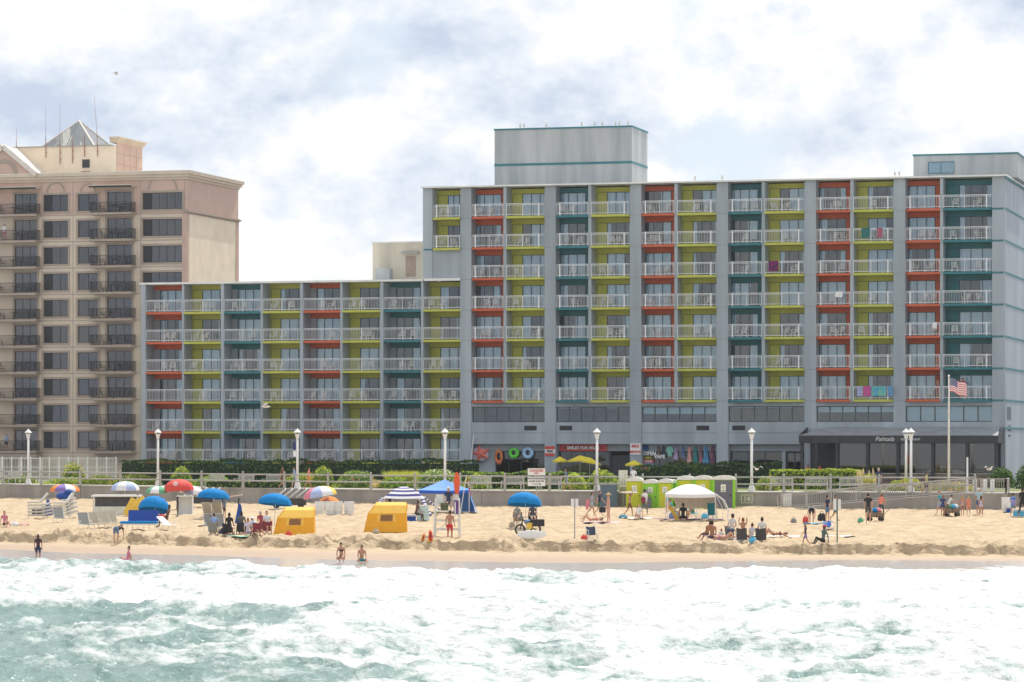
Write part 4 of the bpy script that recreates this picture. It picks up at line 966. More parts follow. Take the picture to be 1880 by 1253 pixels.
MB().ball((-0.2,0.15,-0.1),0.85,0.14,0.62,12,8).build('float_body', mat('pale_lilac',(0.50,0.42,0.55),0.4), o)
o = MB().bar((0,0,0),(0.28,0,2.6),0.14,0.05).build('leaning_board', MATS['white_metal'], None, hp(864,855,-0.3), -TH); tag(o,'white board leaning on the wall left of the starfish','board')
# yellow patio umbrellas
def patio_umbrella(px, py, wpx, tilt, c, label, k=0.35):
    p = hp(px, py, c); w = wpx*270/F/2; t = thing('patio_umbrella', label, 'umbrella', (p.x,p.y,1.1), 0, 'yellow patio umbrellas'); hz = p.z-1.1
    for i in range(8):
        a0_, a1_ = i*math.pi/4, (i+1)*math.pi/4; top = Vector((0,0,k)); A = Vector((w*math.cos(a0_),w*math.sin(a0_),0)); B_ = Vector((w*math.cos(a1_),w*math.sin(a1_),0)); M3 = Matrix.Rotation(R(tilt),3,'Y')
        m = MB(); m.add([M3@A+Vector((0,0,hz)), M3@B_+Vector((0,0,hz)), M3@top+Vector((0,0,hz)), M3@A+Vector((0,0,hz-0.14)), M3@B_+Vector((0,0,hz-0.14))], [(0,1,2),(3,4,1,0)]); m.build('canopy_panel', YEL, t)
    MB().tube((0,0,0),(0,0,hz+k*0.9),0.03).build('pole', MATS['rail_grey'], t); MB().lathe([(0.3,0),(0.28,0.08),(0.05,0.12)], n=12).build('base', MATS['concrete'], t)
for a in ((1028,846,27,-2,-6,'yellow patio umbrella left of the shop windows, leftmost of the yellow ones'),(1065,844,46,-5,-7,'wide yellow patio umbrella under the red shop sign'),(1082,848,42,10,-9,'yellow patio umbrella tipped to the right behind the lamp post'),(1164,853,32,1,-8,'yellow patio umbrella below the bike rental sign')): patio_umbrella(*a)

# ------------------------------------------------------------------ restaurant awning in front of the right bays
res = thing('restaurant_terrace', 'dark restaurant terrace with a black awning lettered in white', 'restaurant', tuple(H2W @ Vector((HO.s(1650,-4),-4,1.1))), -TH)
ro = HO.s(1650,-4); A0, A1 = HO.s(1467,-4)-ro, HO.s(1832,-4)-ro
AW = mat('awning_black', (0.045,0.048,0.054), 0.8, 0.2, 2); ALT = mat('awning_grey', (0.26,0.28,0.30), 0.7, 0.15, 1)
zf = HO.z(1650,800,-4)-1.1; zb_ = HO.z(1650,784,0)-1.1
m = MB(); m.add([(A0,0,zf),(A1,0,zf),(A1-0.3,4,zb_),(A0+1.6,4,zb_)], [(0,1,2,3)]); m.build('awning_roof', ALT, res)
MB().box(A0,A1,-0.03,0.02,zf-0.62,zf-0.002).build('awning_valance', AW, res)
for x in (A0,A1): MB().prism([(0.02,zf-0.62),(4,zf-0.62),(4,zb_),(0.02,zf)],'x',x-0.02,x+0.02).build('awning_side', AW, res)
lettering('Fishtails', 0.50, WHT, res, (HO.s(1624,-4)-ro,-0.05,zf-0.3), shear=0.35); lettering('RESTAURANT', 0.26, WHT, res, (HO.s(1672,-4)-ro,-0.05,zf-0.32))
for px in (1472,1498,1536,1592,1648,1712,1775,1828): x = HO.s(px,-4)-ro; MB().box(x-0.12,x+0.12,0.05,0.3,0,zf-0.6).build('post', AW, res)
mat('stone_wall', (0.16,0.12,0.095), 0.85, 0.5, 4, stretch=(1,1,3.5)); MB().box(HO.s(1560,-4)-ro,A1-0.15,0.31,0.6,0,1.05).build('low_wall', MATS['stone_wall'], res)
MB().box(HO.s(1536,-4)-ro,A1-0.15,0.28,0.66,1.051,1.12).build('wall_cap', MATS['rail_grey'], res)
MB().box(A0+0.3,A1-0.2,3.6,3.7,0,zf-0.3).build('rear_screen', MATS['louvre'], res)
glass_mat('terrace_glass', (0.5,0.52,0.55), 0.06)
for a, b in ((1538,1590),(1594,1646),(1650,1710),(1714,1773),(1777,1826)): MB().box(HO.s(a,-4)-ro,HO.s(b,-4)-ro,0.42,0.44,1.13,zf-0.65).build('pane', MATS['terrace_glass'], res)
for px, hh in ((1510,0.75),(1560,0.75),(1620,0.75),(1690,0.75)):
    x = HO.s(px,-4)-ro; o = MB().lathe([(0.02,0.74),(0.5,0.74),(0.5,0.78),(0.02,0.785)], n=14).tube((0,0,0),(0,0,0.74),0.05).lathe([(0.3,0),(0.05,0.05)], n=10).build('cafe_table', MATS['room_dark'], None, tuple(H2W @ Vector((x+ro,-2.4,1.1)))); tag(o,'small round table inside the dark restaurant terrace','table','tables on the restaurant terrace')
o, w, h = board('refrigerator', 'white upright cabinet standing inside the restaurant terrace', 1645, 1660, 835, 872, -1.5, WHT, 0.6, 'cabinet'); MB().box(-w*0.1,w*0.25,-0.02,-0.002,h*0.25,h*0.42).build('display', NAV, o)
# flag
Yg = wallY(1742, 9.5); fp = thing('flagpole', 'tall pale flagpole in front of the restaurant', 'flagpole', (xof(1742,Yg),Yg,1.1)); ztop = zof(692,Yg)-1.1
MB().tube((0,0,0),(0,0,ztop),0.11,0.055,10).build('pole', mat('pole_cream',(0.66,0.62,0.54),0.5), fp, smooth=True); MB().ball((0,0,ztop+0.06),0.09,0.09,0.09).build('finial', WHT, fp); MB().lathe([(0.3,0),(0.3,0.1),(0.14,0.2)], n=12).build('base', MATS['concrete'], fp)
fl = MB(); nx, nz = 26, 13; FW, FHh = 1.32, 1.05
def fpt(i, j):
    t = i/nx; return (0.08+FW*t*(0.97), 0.14*math.sin(t*8+j*0.12)*t**0.5, -FHh*j/nz-0.42*t**1.4+0.07*math.sin(t*9))
for j in range(nz):
    for i in range(nx): fl.add([fpt(i,j),fpt(i+1,j),fpt(i+1,j+1),fpt(i,j+1)], [(0,3,2,1)], 2 if (j < 7 and i < 11) else (0 if j % 2 == 0 else 1))
for a in range(5):
    for b in range(4):
        x, y, z = fpt(1+a*2, 0.8+b*1.6); 
        for dy in (-0.012, 0.012): fl.add([(x-0.025,y+dy,z-0.025),(x+0.025,y+dy,z-0.025),(x+0.025,y+dy,z+0.025),(x-0.025,y+dy,z+0.025)], [(0,1,2,3)], 1)
o = fl.build('flag', [mat('flag_red',(0.55,0.03,0.05),0.7), WHT, mat('flag_blue',(0.02,0.03,0.16),0.7)], None, (xof(1742,Yg),Yg,1.1+ztop-0.12)); tag(o,'red, white and blue striped flag with stars flying from the flagpole','flag')

# ------------------------------------------------------------------ ramp from the sand up to the boardwalk
ramp = thing('beach_ramp', 'concrete beach ramp with long grey baluster railing sloping up to the right', 'ramp', (0,243,0))
def ry_(px, d): Y = wallY(px, -d); return xof(px, Y), Y-243
prof = [(1432,0.03),(1500,0.26),(1600,0.60),(1700,0.94),(1772,1.17),(1850,1.17)]
rm_ = MB(); near = [(*ry_(p,2.3), z) for p, z in prof]; farr = [(*ry_(p,0.08), z) for p, z in prof]
rm_.sheet([[(x,y,-1.0) for x,y,z in near], near, farr]); rm_.add([(near[-1][0],near[-1][1],-1),near[-1],farr[-1],(farr[-1][0],farr[-1][1],-1)],[(0,1,2,3)]); rm_.build('ramp_body', MATS['concrete'], ramp)
def rail_run(pts, label, hgt=1.02, off=0.0):
    m = MB(); bl = MB()
    for a, b in zip(pts[:-1], pts[1:]):
        a = Vector(a); b = Vector(b)
        m.tube(a+Vector((0,0,hgt)), b+Vector((0,0,hgt)), 0.045, n=6); m.tube(a+Vector((0,0,0.12)), b+Vector((0,0,0.12)), 0.03, n=6); m.tube(a+Vector((0,0,hgt-0.14)), b+Vector((0,0,hgt-0.14)), 0.028, n=6)
        n = max(1,int((b-a).length/0.15))
        for i in range(n+1): p = a.lerp(b, i/n); bl.box(p.x-0.016,p.x+0.016,p.y-0.016,p.y+0.016,p.z+0.12,p.z+hgt-0.14)
    m.build('handrail', MATS['rail_grey'], ramp); bl.build('balusters', MATS['rail_grey'], ramp)
    for p in pts: MB().box(p[0]-0.05,p[0]+0.05,p[1]-0.05,p[1]+0.05,p[2]-0.1,p[2]+hgt+0.03).build('post', MATS['rail_grey'], ramp)
def runpts(d, a, b, n): return [(*ry_(a+(b-a)*i/n, d), float(np.interp(a+(b-a)*i/n, [p for p,z in prof],[z for p,z in prof]))) for i in range(n+1)]
rail_run(runpts(2.2,1434,1847,9), 'n'); rail_run(runpts(0.2,1434,1772,7), 'f')
x, y = ry_(1847,2.2); x2, y2 = ry_(1852,-1.0); rail_run([(x,y,1.17),(x2,y2,1.17)], 'e')
for z in (0.95,0.6): MB().path([(*ry_(1430,2.2),z+0.05),(*ry_(1427,2.2),z-0.1),(*ry_(1429,2.2),z*0.3)],0.04).build('handrail_loop', MATS['rail_grey'], ramp)
for px in (1790,1808,1822):
    Y = wallY(px,-0.5) if px > 1800 else wallY(px, 1.5)
    o = MB().lathe([(0.16,0),(0.16,0.9),(0.10,0.98),(0.01,1.0)], n=12).build('bollard', MATS['lamp_white'], None, (xof(px,Y),Y,1.15)); tag(o,{1790:'white bollard left of the other two at the top of the ramp',1808:'white bollard in the middle at the top of the ramp',1822:'rightmost white bollard at the top of the ramp'}[px],'bollard')
Y = wallY(1776, 2.5); o = MB().box(-0.06,0.06,-0.05,0.05,0,2.6).build('marker_post', MATS['lamp_white'], None, (xof(1776,Y),Y,BW)); tag(o,'slim white post rising behind the top of the ramp','post')

for a in ((350,430,872,10.4,['leaf_mid','leaf_bright'],'low green planting left of the three benches'),(520,575,868,10.6,['leaf_bright','leaf_lime','leaf_mid'],'low bright planting at the foot of the bannered lamp'),(690,760,874,10.2,['leaf_bright','leaf_mid'],'green ground planting between flowers and golden grass'),(845,905,868,10.5,['leaf_bright','leaf_mid','leaf_lime'],'light green shrub right of the white flowers'),(1030,1080,866,10.5,['leaf_bright','leaf_lime'],'lime shrub between danger sign and shop lamp'),(1290,1345,880,10.4,['leaf_mid','leaf_bright'],'low shrub peeking over the grey toilet'),(1640,1700,876,10.4,['leaf_bright','leaf_gold'],'yellow-green shrub behind the close lamp pair'),(155,215,872,10.8,['leaf_lime','leaf_bright'],'sunlit yellow-green shrub at the end of the pool fence')): bush(a[0],a[1],a[2],a[3],a[4],a[5],1100,0.1)
# ------------------------------------------------------------------ beach gear
BLUE = mat('umbrella_blue', (0.002,0.19,0.50), 0.8, 0.05, spec=0.15); DBLUE = mat('cover_blue', (0.01,0.06,0.30), 0.7, 0.1); ALU = mat('aluminium', (0.62,0.62,0.62), 0.35, 0.05, metal=0.6)
CANVAS = mat('canvas_tan', (0.42,0.37,0.29), 0.85, 0.08); TEAL = mat('chair_teal', (0.01,0.24,0.33), 0.7, 0.06); PLW = MATS['white_plastic']; WOODW = mat('painted_wood', (0.70,0.69,0.64), 0.7, 0.12, 5)
def cmat(n, c): return mat('cloth_'+n, c, 0.75, 0.07, 6)
def gpos(px, py): return ground_pt(px, py)
def umbrella(px, pyt, pyr, wpx, bpx, bpy_, cols, label, tilt=0, lean=0, emblem=False):
    X, Y, z0 = gpos(bpx, bpy_); k = Y/F; t = thing('beach_umbrella', label, 'umbrella', (X, Y, z0), 0, 'open beach umbrellas')
    hr = zof(pyr, Y)-z0; w = wpx*k/2; dh = (pyr-pyt)*k; ox = xof(px, Y)-X
    M3 = Matrix.Translation((ox,0,hr)) @ Matrix.Rotation(R(tilt),4,'Y') @ Matrix.Rotation(R(lean),4,'X'); n = 5
    for i in range(8):
        P = []
        for j in range(n+1):
            f = math.sin(j/n*math.pi/2*0.98); zz = dh*(1-(1-math.cos(j/n*math.pi/2*0.98))**1.0)
            row = []
            for q in range(4):
                a = (i+q/3)*math.pi/4+0.2; sag = 1-0.045*math.sin(math.pi*q/3)*(j/n)
                row.append(M3 @ Vector((w*f*sag*math.cos(a), w*f*sag*math.sin(a), zz)))
            P.append(row)
        P.append([p+Vector((0,0,-0.09)) for p in P[-1]])
        MB().sheet(P).build('canopy_panel', cols[i % len(cols)], t, smooth=True)
    MB().tube((0,0,-0.3),(M3 @ Vector((0,0,dh+0.06))),0.022,0.018,8).build('pole', WOODW if cols[0] is not BLUE else ALU, t)
    r = MB()
    for i in range(8):
        a = i*math.pi/4+0.2; r.tube(M3 @ Vector((0,0,dh*0.55)), M3 @ Vector((w*0.8*math.cos(a),w*0.8*math.sin(a),dh*0.42)),0.008,n=4)
    r.build('ribs', ALU, t)
    if emblem:
        e = MB().lathe([(0.16,0),(0.20,0)],n=20).lathe([(0.02,0),(0.1,0)],n=16).xf(Matrix.Translation((ox-w*0.12,-w*0.80,hr+dh*0.62)) @ Matrix.Rotation(R(62),4,'X')); e.build('emblem', WHT, t)
RD = cmat('red',(0.62,0.06,0.045)); OR = cmat('orange',(0.75,0.22,0.03)); PW = cmat('white',(0.74,0.74,0.76)); GN = cmat('green',(0.10,0.36,0.20)); LB_ = cmat('paleblue',(0.38,0.46,0.70)); PU = cmat('purple',(0.20,0.14,0.42)); YE = cmat('yellow',(0.75,0.52,0.08)); CY = cmat('cyan',(0.08,0.40,0.62)); PK = cmat('pink',(0.66,0.20,0.28))
umbrella(119,889,901,55,119,930,[OR,OR,PW,OR,OR,PU,PW,OR],'orange, white and purple panelled umbrella at the left above stacked loungers')
umbrella(230,884,899,52,228,940,[LB_,PW],'pale blue and white striped umbrella above the white kiosk')
umbrella(290,893,904,44,290,938,[GN,PW,GN,PW],'green and white umbrella partly behind the red one')
umbrella(328,880,900,56,328,936,[RD],'red umbrella with a white round emblem',-4,0,True)
umbrella(352,892,906,44,352,936,[PW,LB_,PW,PW,PW,LB_,PW,PW],'white and pale violet umbrella behind the red and blue ones',6)
umbrella(283,911,936,59,283,962,[BLUE],'blue umbrella tilted low over the blue daybed',4,-14)
umbrella(392,897,914,60,392,952,[BLUE],'blue umbrella behind the tan chairs, left of the closed one',3,-4)
umbrella(505,906,925,62,503,967,[BLUE],'blue umbrella beside the left yellow cabana',4,-6)
umbrella(588,893,911,62,590,938,[RD,PU,LB_,YE,PK,LB_,PW,YE],'rainbow panelled umbrella above the orange dome tent',-10)
umbrella(963,904,926,64,966,971,[BLUE],'blue umbrella over the seated pair below the danger sign',3,-8)
def closed_umbrella(px, py, h, lean, label):
    X, Y, z = gpos(px, py); t = thing('closed_umbrella', label, 'umbrella', (X, Y, z), 0, 'closed blue umbrellas'); m = MB(); P = []
    for (r, f) in ((0.03,1.0),(0.09,0.9),(0.15,0.6),(0.21,0.3),(0.24,0.12),(0.18,0.1)): P.append([(r*(1+0.3*(i%2))*math.cos(i*math.pi/6)+lean*f*h, r*(1+0.3*(i%2))*math.sin(i*math.pi/6), h*f) for i in range(13)])
    m.sheet(P); m.build('folded_canopy', DBLUE, t); MB().tube((0,0,-0.2),(lean*h*1.04,0,h*1.04),0.02).build('pole', ALU, t)
closed_umbrella(88,950,1.25,0,'closed dark blue umbrella at the stacked loungers'); closed_umbrella(230,945,1.35,0.16,'closed dark blue umbrella leaning against the white kiosk'); closed_umbrella(439,966,1.42,0.03,'closed dark blue umbrella behind the seated group')
def lounger_parts(t, fab, frame, back=55, L=1.75, w=0.62, h=0.30, th=0.015):
    b = R(back); bl = 0.8; hx = L-bl-0.1
    MB().add  # seat along -Y (feet) to +Y (head)
    s = MB().box(-w/2,w/2,-hx,0,h-th,h+th); s.build('seat', fab, t)
    q = MB(); q.obox((0,bl/2*math.cos(b),h+bl/2*math.sin(b)),(w/2,bl/2,th+0.003),Matrix.Rotation(b,3,'X')); q.build('backrest', fab, t)
    f = MB()
    for sx in (-1,1):
        x = sx*(w/2+0.02); f.tube((x,-hx-0.02,h),(x,0.1,h),0.018,n=6); f.tube((x,0,h),(x,bl*math.cos(b),h+bl*math.sin(b)),0.018,n=6); f.tube((x,-0.3,h+0.2),(x,0.2,h+0.22),0.016,n=6); f.tube((x,-0.3,h+0.2),(x,-0.3,h),0.014,n=6)
    f.build('frame', frame, t)
    for (yy) in (-hx+0.1, 0.15):
        for sx in (-1,1): MB().tube((sx*(w/2+0.02),yy,h),(sx*(w/2+0.02),yy+(0.1 if yy>0 else -0.06),0),0.016,n=6).build('leg', frame, t)
    for yy in (-hx+0.04, 0.25): MB().tube((-w/2-0.02,yy,0.02),(w/2+0.02,yy,0.02),0.014,n=5).build('stretcher', frame, t)
def lounger(px, py, rz, label, fab=CANVAS, back=55, group='tan sling loungers', zoff=0, frame=None, tiltx=0):
    X, Y, z = gpos(px, py); t = thing('sun_lounger', label, 'sun lounger', (X, Y, z+zoff), R(rz), group); lounger_parts(t, fab, frame or WOODW, back, th=0.06 if group.startswith('stacked') else 0.015)
    if tiltx: t.rotation_euler = (R(tiltx), 0, R(rz))
    return t
GREYF = cmat('slate',(0.24,0.24,0.23)); WF = cmat('bone',(0.62,0.60,0.56))
for i in range(5): lounger(74, 954, -78, 'bone white lounger in the left stack by the closed umbrella, layer %s from the sand' % ['first','second','third','fourth','top'][i], WF, 12 if i < 4 else 50, 'stacked white loungers', 0.22*i)
for i in range(5): lounger(122, 953, -70, 'bone white lounger in the right stack by the closed umbrella, layer %s from the sand' % ['first','second','third','fourth','top'][i], WF, 18+9*i, 'stacked white loungers', 0.2*i)
lounger(108, 960, 20, 'single grey lounger in front of the two stacks', GREYF, 60)
o = MB().box(-0.7,0.7,-0.4,0.4,0,0.55).build('storage_bench', mat('dark_wicker',(0.06,0.04,0.035),0.8,0.3,20), None, (gpos(75,948)[0], gpos(75,948)[1]+0.9, gpos(75,948)[2]-0.02)); tag(o,'dark brown wicker box behind the left lounger stack','box')
MB().box(-0.72,0.72,-0.42,0.42,0.551,0.6).build('lid', MATS['dark_wicker'], o)
o = MB().ball((0,0,0.25),0.62,0.4,0.32,12,8).ball((0.3,-0.1,0.5),0.35,0.3,0.25,10,6).build('folded_cover', DBLUE, None, (gpos(118,945)[0], gpos(118,945)[1]+0.2, gpos(118,945)[2]+1.05)); tag(o,'heap of folded dark blue covers on the right lounger stack','cover')
for i, px in enumerate((155, 175, 192, 206)): lounger(px, 972-i*1.2, 28, 'tan sling lounger in the row by the bending woman, number %s from the left' % ['one','two','three','four'][i], GREYF if i == 0 else CANVAS, 62)
lounger(308, 974, 60, 'low lounger under the seated man in brown', PW, 40)
# white kiosk
X, Y, z = gpos(212, 947); k = Y/F; W = 84*k; t = thing('beach_kiosk', 'white rental kiosk with a dark window opening and flat white roof', 'kiosk', (X, Y+0.8, z))
MB().box(-W/2,W/2,-0.8,0.8,0,0.62).build('counter', WOODW, t); MB().box(-W/2+0.1,W/2-0.1,-0.3,0.7,0.62,1.3).build('interior', mat('kiosk_dark',(0.10,0.10,0.11),0.8), t)
for sx in (-1,1):
    for sy in (-0.76,0.76): MB().box(sx*(W/2-0.07)-0.05,sx*(W/2-0.07)+0.05,sy-0.04,sy+0.04,0.62,1.3).build('post', WOODW, t)
MB().box(-W/2-0.08,W/2+0.08,-0.95,0.95,1.3,1.42).build('roof', PLW, t)
for q in (-0.33,0,0.33): MB().box(W*q-0.01,W*q+0.01,-0.812,-0.8,0.05,0.6).build('panel_joint', MATS['rail_grey'], t)
# open white cabinet
X, Y, z = gpos(340, 945); t = thing('white_cabinet', 'white open-fronted cabinet standing under the red umbrella', 'cabinet', (X, Y, z)); W = 29*Y/F; Hh = 33*Y/F
for a in ((-W/2,-W/2+0.06,-0.3,0.3,0,Hh),(W/2-0.06,W/2,-0.3,0.3,0,Hh)): MB().box(*a).build('side_panel', PLW, t)
MB().box(-W/2-0.03,W/2+0.03,-0.33,0.33,Hh,Hh+0.05).build('top', PLW, t); MB().box(-W/2+0.06,W/2-0.06,0.25,0.3,0,Hh).build('back_panel', PLW, t); MB().box(-W/2-0.05,W/2+0.05,-0.4,0.35,-0.02,0.04).build('base', PLW, t)
# lounger racks near the wall
def rack(px0, px1, py, label, n):
    X, Y, z = gpos((px0+px1)/2, py); W = (px1-px0)*Y/F; t = thing('lounger_cart', label, 'cart', (X, Y, z)); MB().box(-W/2,W/2,-0.5,0.5,0.25,0.75).build('cart_bed', mat('cart_dark',(0.05,0.05,0.055),0.7), t)
    for sx in (-0.7,0.7):
        for sy in (-0.45,0.45): MB().tube((sx*W/2,sy-0.06,0.2),(sx*W/2,sy+0.06,0.2),0.2,n=12).build('wheel', MATS['iron'], t)
    for i in range(n):
        lt = thing('folded_lounger', 'folded silver framed lounger on the %s cart, %s from the left' % ('left' if px0 < 420 else 'right', ['first','second','third','fourth','fifth','sixth'][i]), 'sun lounger', (X-W/2+0.3+(W-0.5)*i/(n-1), Y-0.1, z+0.78), 0, 'folded loungers on carts'); a = R(38)
        f = MB(); D = Vector((math.cos(a)*0.95, 0.1, math.sin(a)*0.95)); U = Vector((0,0.6,0.1))
        for q in (0,1): f.tube(Vector((0,-0.3,0))+U*q, Vector((0,-0.3,0))+U*q+D, 0.03, n=6)
        f.tube(D+Vector((0,-0.3,0)), D+U+Vector((0,-0.3,0)), 0.03, n=6); f.build('frame', PLW, lt)
        m = MB(); A = Vector((0,-0.28,0)); m.add([A+D*0.08+U*0.05, A+D*0.95+U*0.05, A+D*0.95+U*0.95, A+D*0.08+U*0.95], [(0,1,2,3)]); m.build('sling', GREYF, lt)
rack(330,390,931,'dark cart stacked with folded loungers beside the red umbrella',5); rack(498,562,934,'dark cart stacked with folded loungers left of the rainbow umbrella',5)
X, Y, z = gpos(424, 930); o = MB().obox((0,0,0.75),(0.85,0.5,0.04),Matrix.Rotation(R(-9),3,'Y')).build('folding_table', mat('table_top',(0.66,0.52,0.42),0.6), None, (X,Y,z)); tag(o,'pale flat table top tilted beside the sea wall','table')
for sx in (-0.6,0.6): MB().box(sx-0.03,sx+0.03,-0.4,0.4,0,0.72+sx*-0.12).build('leg', MATS['iron'], o)
# blue daybed and yellow folded cabana
X, Y, z = gpos(256, 974); W = 66*Y/F; t = thing('daybed', 'blue double daybed on white legs under the low blue umbrella', 'daybed', (X, Y, z)); MB().box(-W/2,W/2,-0.75,0.55,0.42,0.55).build('mattress', BLUE, t)
q = MB(); q.obox((W*0.08,0.62,0.85),(W*0.42,0.05,0.36),Matrix.Rotation(R(-18),3,'X')); q.build('backrest', DBLUE, t); MB().box(-W/2,W/2,-0.74,0.54,0.34,0.419).build('frame', WOODW, t)
for i in range(7): MB().box(-W/2+0.05+i*(W-0.14)/6,-W/2+0.09+i*(W-0.14)/6,-0.74,-0.70,0,0.34).build('leg', WOODW, t)
X, Y, z = gpos(243, 950); o = MB().obox((0,0,0.62),(0.42,0.07,0.62),Matrix.Rotation(R(28),3,'Y')).build('folded_cabana', YE, None, (X,Y,z)); tag(o,'yellow folded cabana panel leaning beside the kiosk','cabana'); MB().obox((0.42,-0.1,1.05),(0.5,0.06,0.2),Matrix.Rotation(R(-32),3,'Y')).build('flap', YE, o)
for px, f in ((382,CANVAS),(399,CANVAS)): lounger(px, 951, 155 if px < 390 else 170, 'tan deck chair under the blue umbrella, %s of the two' % ('left' if px < 390 else 'right'), f, 68)
for px in (386,402): lounger(px, 976, 20, 'grey deck chair behind the seated group, %s of the pair' % ('left' if px < 390 else 'right'), GREYF, 66)
# yellow cabanas
YC = mat('cabana_yellow', (0.78,0.37,0.01), 0.6, 0.06); YT = mat('cabana_top', (0.80,0.48,0.07), 0.6, 0.05); YM = glass_mat('cabana_mesh', (0.80,0.66,0.38), 0.02, 0.4, 0.85)
def cabana(px0, px1, pyt, pyb, label):
    X, Y, z = gpos((px0+px1)/2, pyb); k = Y/F; W = (px1-px0)*k/2; h = (pyb-pyt)*k; t = thing('beach_cabana', label, 'cabana', (X, Y+0.6, z)); rings = []
    for (zz, x0, x1, y0, y1) in ((0,-1,0.96,-0.75,0.75),(0.64,-0.80,0.93,-0.55,0.75),(0.90,-0.52,0.97,-0.2,0.72),(1.0,-0.44,0.90,0.1,0.65)): rings.append([(W*x0,y0,h*zz),(W*x1,y0,h*zz),(W*x1,y1,h*zz),(W*x0,y1,h*zz)])
    m = MB(); m.sheet([r+[r[0]] for r in rings[:2]]); m.build('body', YC, t); m = MB(); m.sheet([r+[r[0]] for r in rings[1:]]); m.add(rings[3],[(0,1,2,3)]); m.build('roof', YT, t)
    a, b = rings[0], rings[1]; P = lambda u, v: Vector(a[0]).lerp(Vector(a[1]),u).lerp(Vector(b[0]).lerp(Vector(b[1]),u), v)+Vector((0,-0.015,0.01))
    m = MB(); m.add([P(.26,.55),P(.74,.55),P(.74,.94),P(.26,.94)],[(0,1,2,3)]); m.build('mesh_window', YT, t)
    m = MB(); m.add([P(.34,.58)+Vector((0,-.01,0)),P(.66,.58)+Vector((0,-.01,0)),P(.66,.92)+Vector((0,-.01,0)),P(.34,.92)+Vector((0,-.01,0))],[(0,1,2,3)]); m.build('clear_pane', YM, t)
    s = MB()
    for i in range(4): s.path([rings[j][i] for j in range(4)], 0.02)
    s.bar(rings[1][1], rings[1][2], 0.04); s.build('frame', YC, t)
cabana(502,578,932,984,'yellow fabric cabana beside the seated group, left of the two'); cabana(668,748,923,978,'yellow fabric cabana in front of the striped canopy, right of the two')
# canopies
def canopy(px0, px1, pyt, pye, pyb, depth, m, label, legs, vm=None, name='canopy_tent', dome=False, stripe=None):
    X, Y, z = gpos((px0+px1)/2, pyb); k = Y/F; W = (px1-px0)*k/2; he = (pyb-pye)*k; ht = (pyb-pyt)*k; t = thing(name, label, 'canopy', (X, Y+depth/2, z)); n = 8; d = depth/2
    for face in range(4):
        c = [(-W,-d),(W,-d),(W,d),(-W,d)]; a, b = c[face], c[(face+1)%4]; P = []
        for j in range(n+1):
            f = j/n; hz = he+(ht-he)*(math.sin(f*math.pi/2) if dome else f**1.15); P.append([((a[0]+(b[0]-a[0])*q/6)*(1-f), (a[1]+(b[1]-a[1])*q/6)*(1-f), hz-(0.05*math.sin(math.pi*q/6)*(1-f))) for q in range(7)])
        if stripe:
            for j in range(n): MB().sheet(P[j:j+2]).build('roof_band', stripe[j % 2], t)
        else: MB().sheet(P).build('roof_panel', m, t)
        if vm: MB().add; v = MB(); v.sheet([[(p[0],p[1],p[2]-0.22) for p in P[0]], P[0]]); v.build('valance', vm, t)
    for (x, y) in ((-W,-d),(W,-d),(W,d),(-W,d)): MB().tube((x*0.985,y*0.985,0),(x*0.985,y*0.985,he),0.028,n=6).build('leg', PLW, t)
    return t, W, d, he, ht
BC = mat('canopy_blue', (0.08,0.25,0.66), 0.6, 0.05); BC2 = mat('canopy_royal', (0.01,0.10,0.50), 0.6, 0.05)
t, W, d, he, ht = canopy(768,862,881,900,943,2.9,BC,'blue peaked canopy tent with a side wall behind the lifeguard stand',True,BC2)
m = MB(); m.sheet([[(W*1.0+0.0,-d,he-0.1),(W,d,he-0.1)],[(W*1.06,-d*1.0,he*0.6),(W*1.06,d,he*0.6)],[(W*1.28,-d*1.1,0.03),(W*1.28,d*1.1,0.03)]]); m.sheet([[(W*0.35,d,he),(W,d,he)],[(W*0.35,d,0.05),(W*1.2,d,0.03)]]); m.build('side_wall', mat('canopy_sky',(0.14,0.36,0.80),0.6,0.05), t)
SW = cmat('stripe_white',(0.74,0.73,0.76)); SN = cmat('stripe_navy',(0.05,0.05,0.22))
t, W, d, he, ht = canopy(703,778,894,915,947,2.2,SW,'navy and white striped canopy with striped legs behind the right yellow cabana',True,None,stripe=[SW,SN,SW,SW],dome=True)
def striped_leg(a, b, w, t):
    a = Vector(a); b = Vector(b); n = 12
    for i in range(n):
        p, q = a.lerp(b,i/n), a.lerp(b,(i+1)/n); MB().bar(p,q,w,w*0.5).build('leg_stripe', [SW,SN][i%2], t)
striped_leg((W*0.9,-d,he*1.02),(W*1.32,-d-0.5,0),0.26,t); striped_leg((W,d*0.3,he*1.05),(W*1.75,d*0.3,he*0.3),0.26,t); striped_leg((-W,-d,he),(-W*1.35,-d-0.4,he*0.45),0.24,t)
t, W, d, he, ht = canopy(1225,1314,890,907,956,2.6,PW,'white canopy tent with curved white legs in front of the portable toilets',True,PW,dome=True)
m = MB(); m.sheet([[(-W*0.8,d,he),(W,d,he)],[(-W*0.5,d,he*0.45),(W*1.25,d,he*0.45)]]); m.build('back_sheet', mat('sheet_cream',(0.66,0.62,0.55),0.8), t); q = MB(); q.path([(W,-d,he),(W*1.35,-d,he*0.75),(W*1.52,-d,he*0.4),(W*1.5,-d,0.05)],0.05); q.path([(W,-d,he*0.98),(W*1.3,-d,he*0.42),(W*1.28,-d,0)],0.02); q.build('curved_leg', PW, t)
m = MB(); m.sheet([[(W,-d,he),(W,d,he)],[(W*1.36,-d,he*0.72),(W*1.36,d,he*0.72)],[(W*1.5,-d,he*0.42),(W*1.5,d,he*0.42)]]); m.build('side_sheet', PW, t)
X, Y, z = gpos(604, 937); t = thing('dome_tent', 'small orange dome tent below the rainbow umbrella', 'tent', (X,Y+0.5,z)); W = 50*Y/F/2
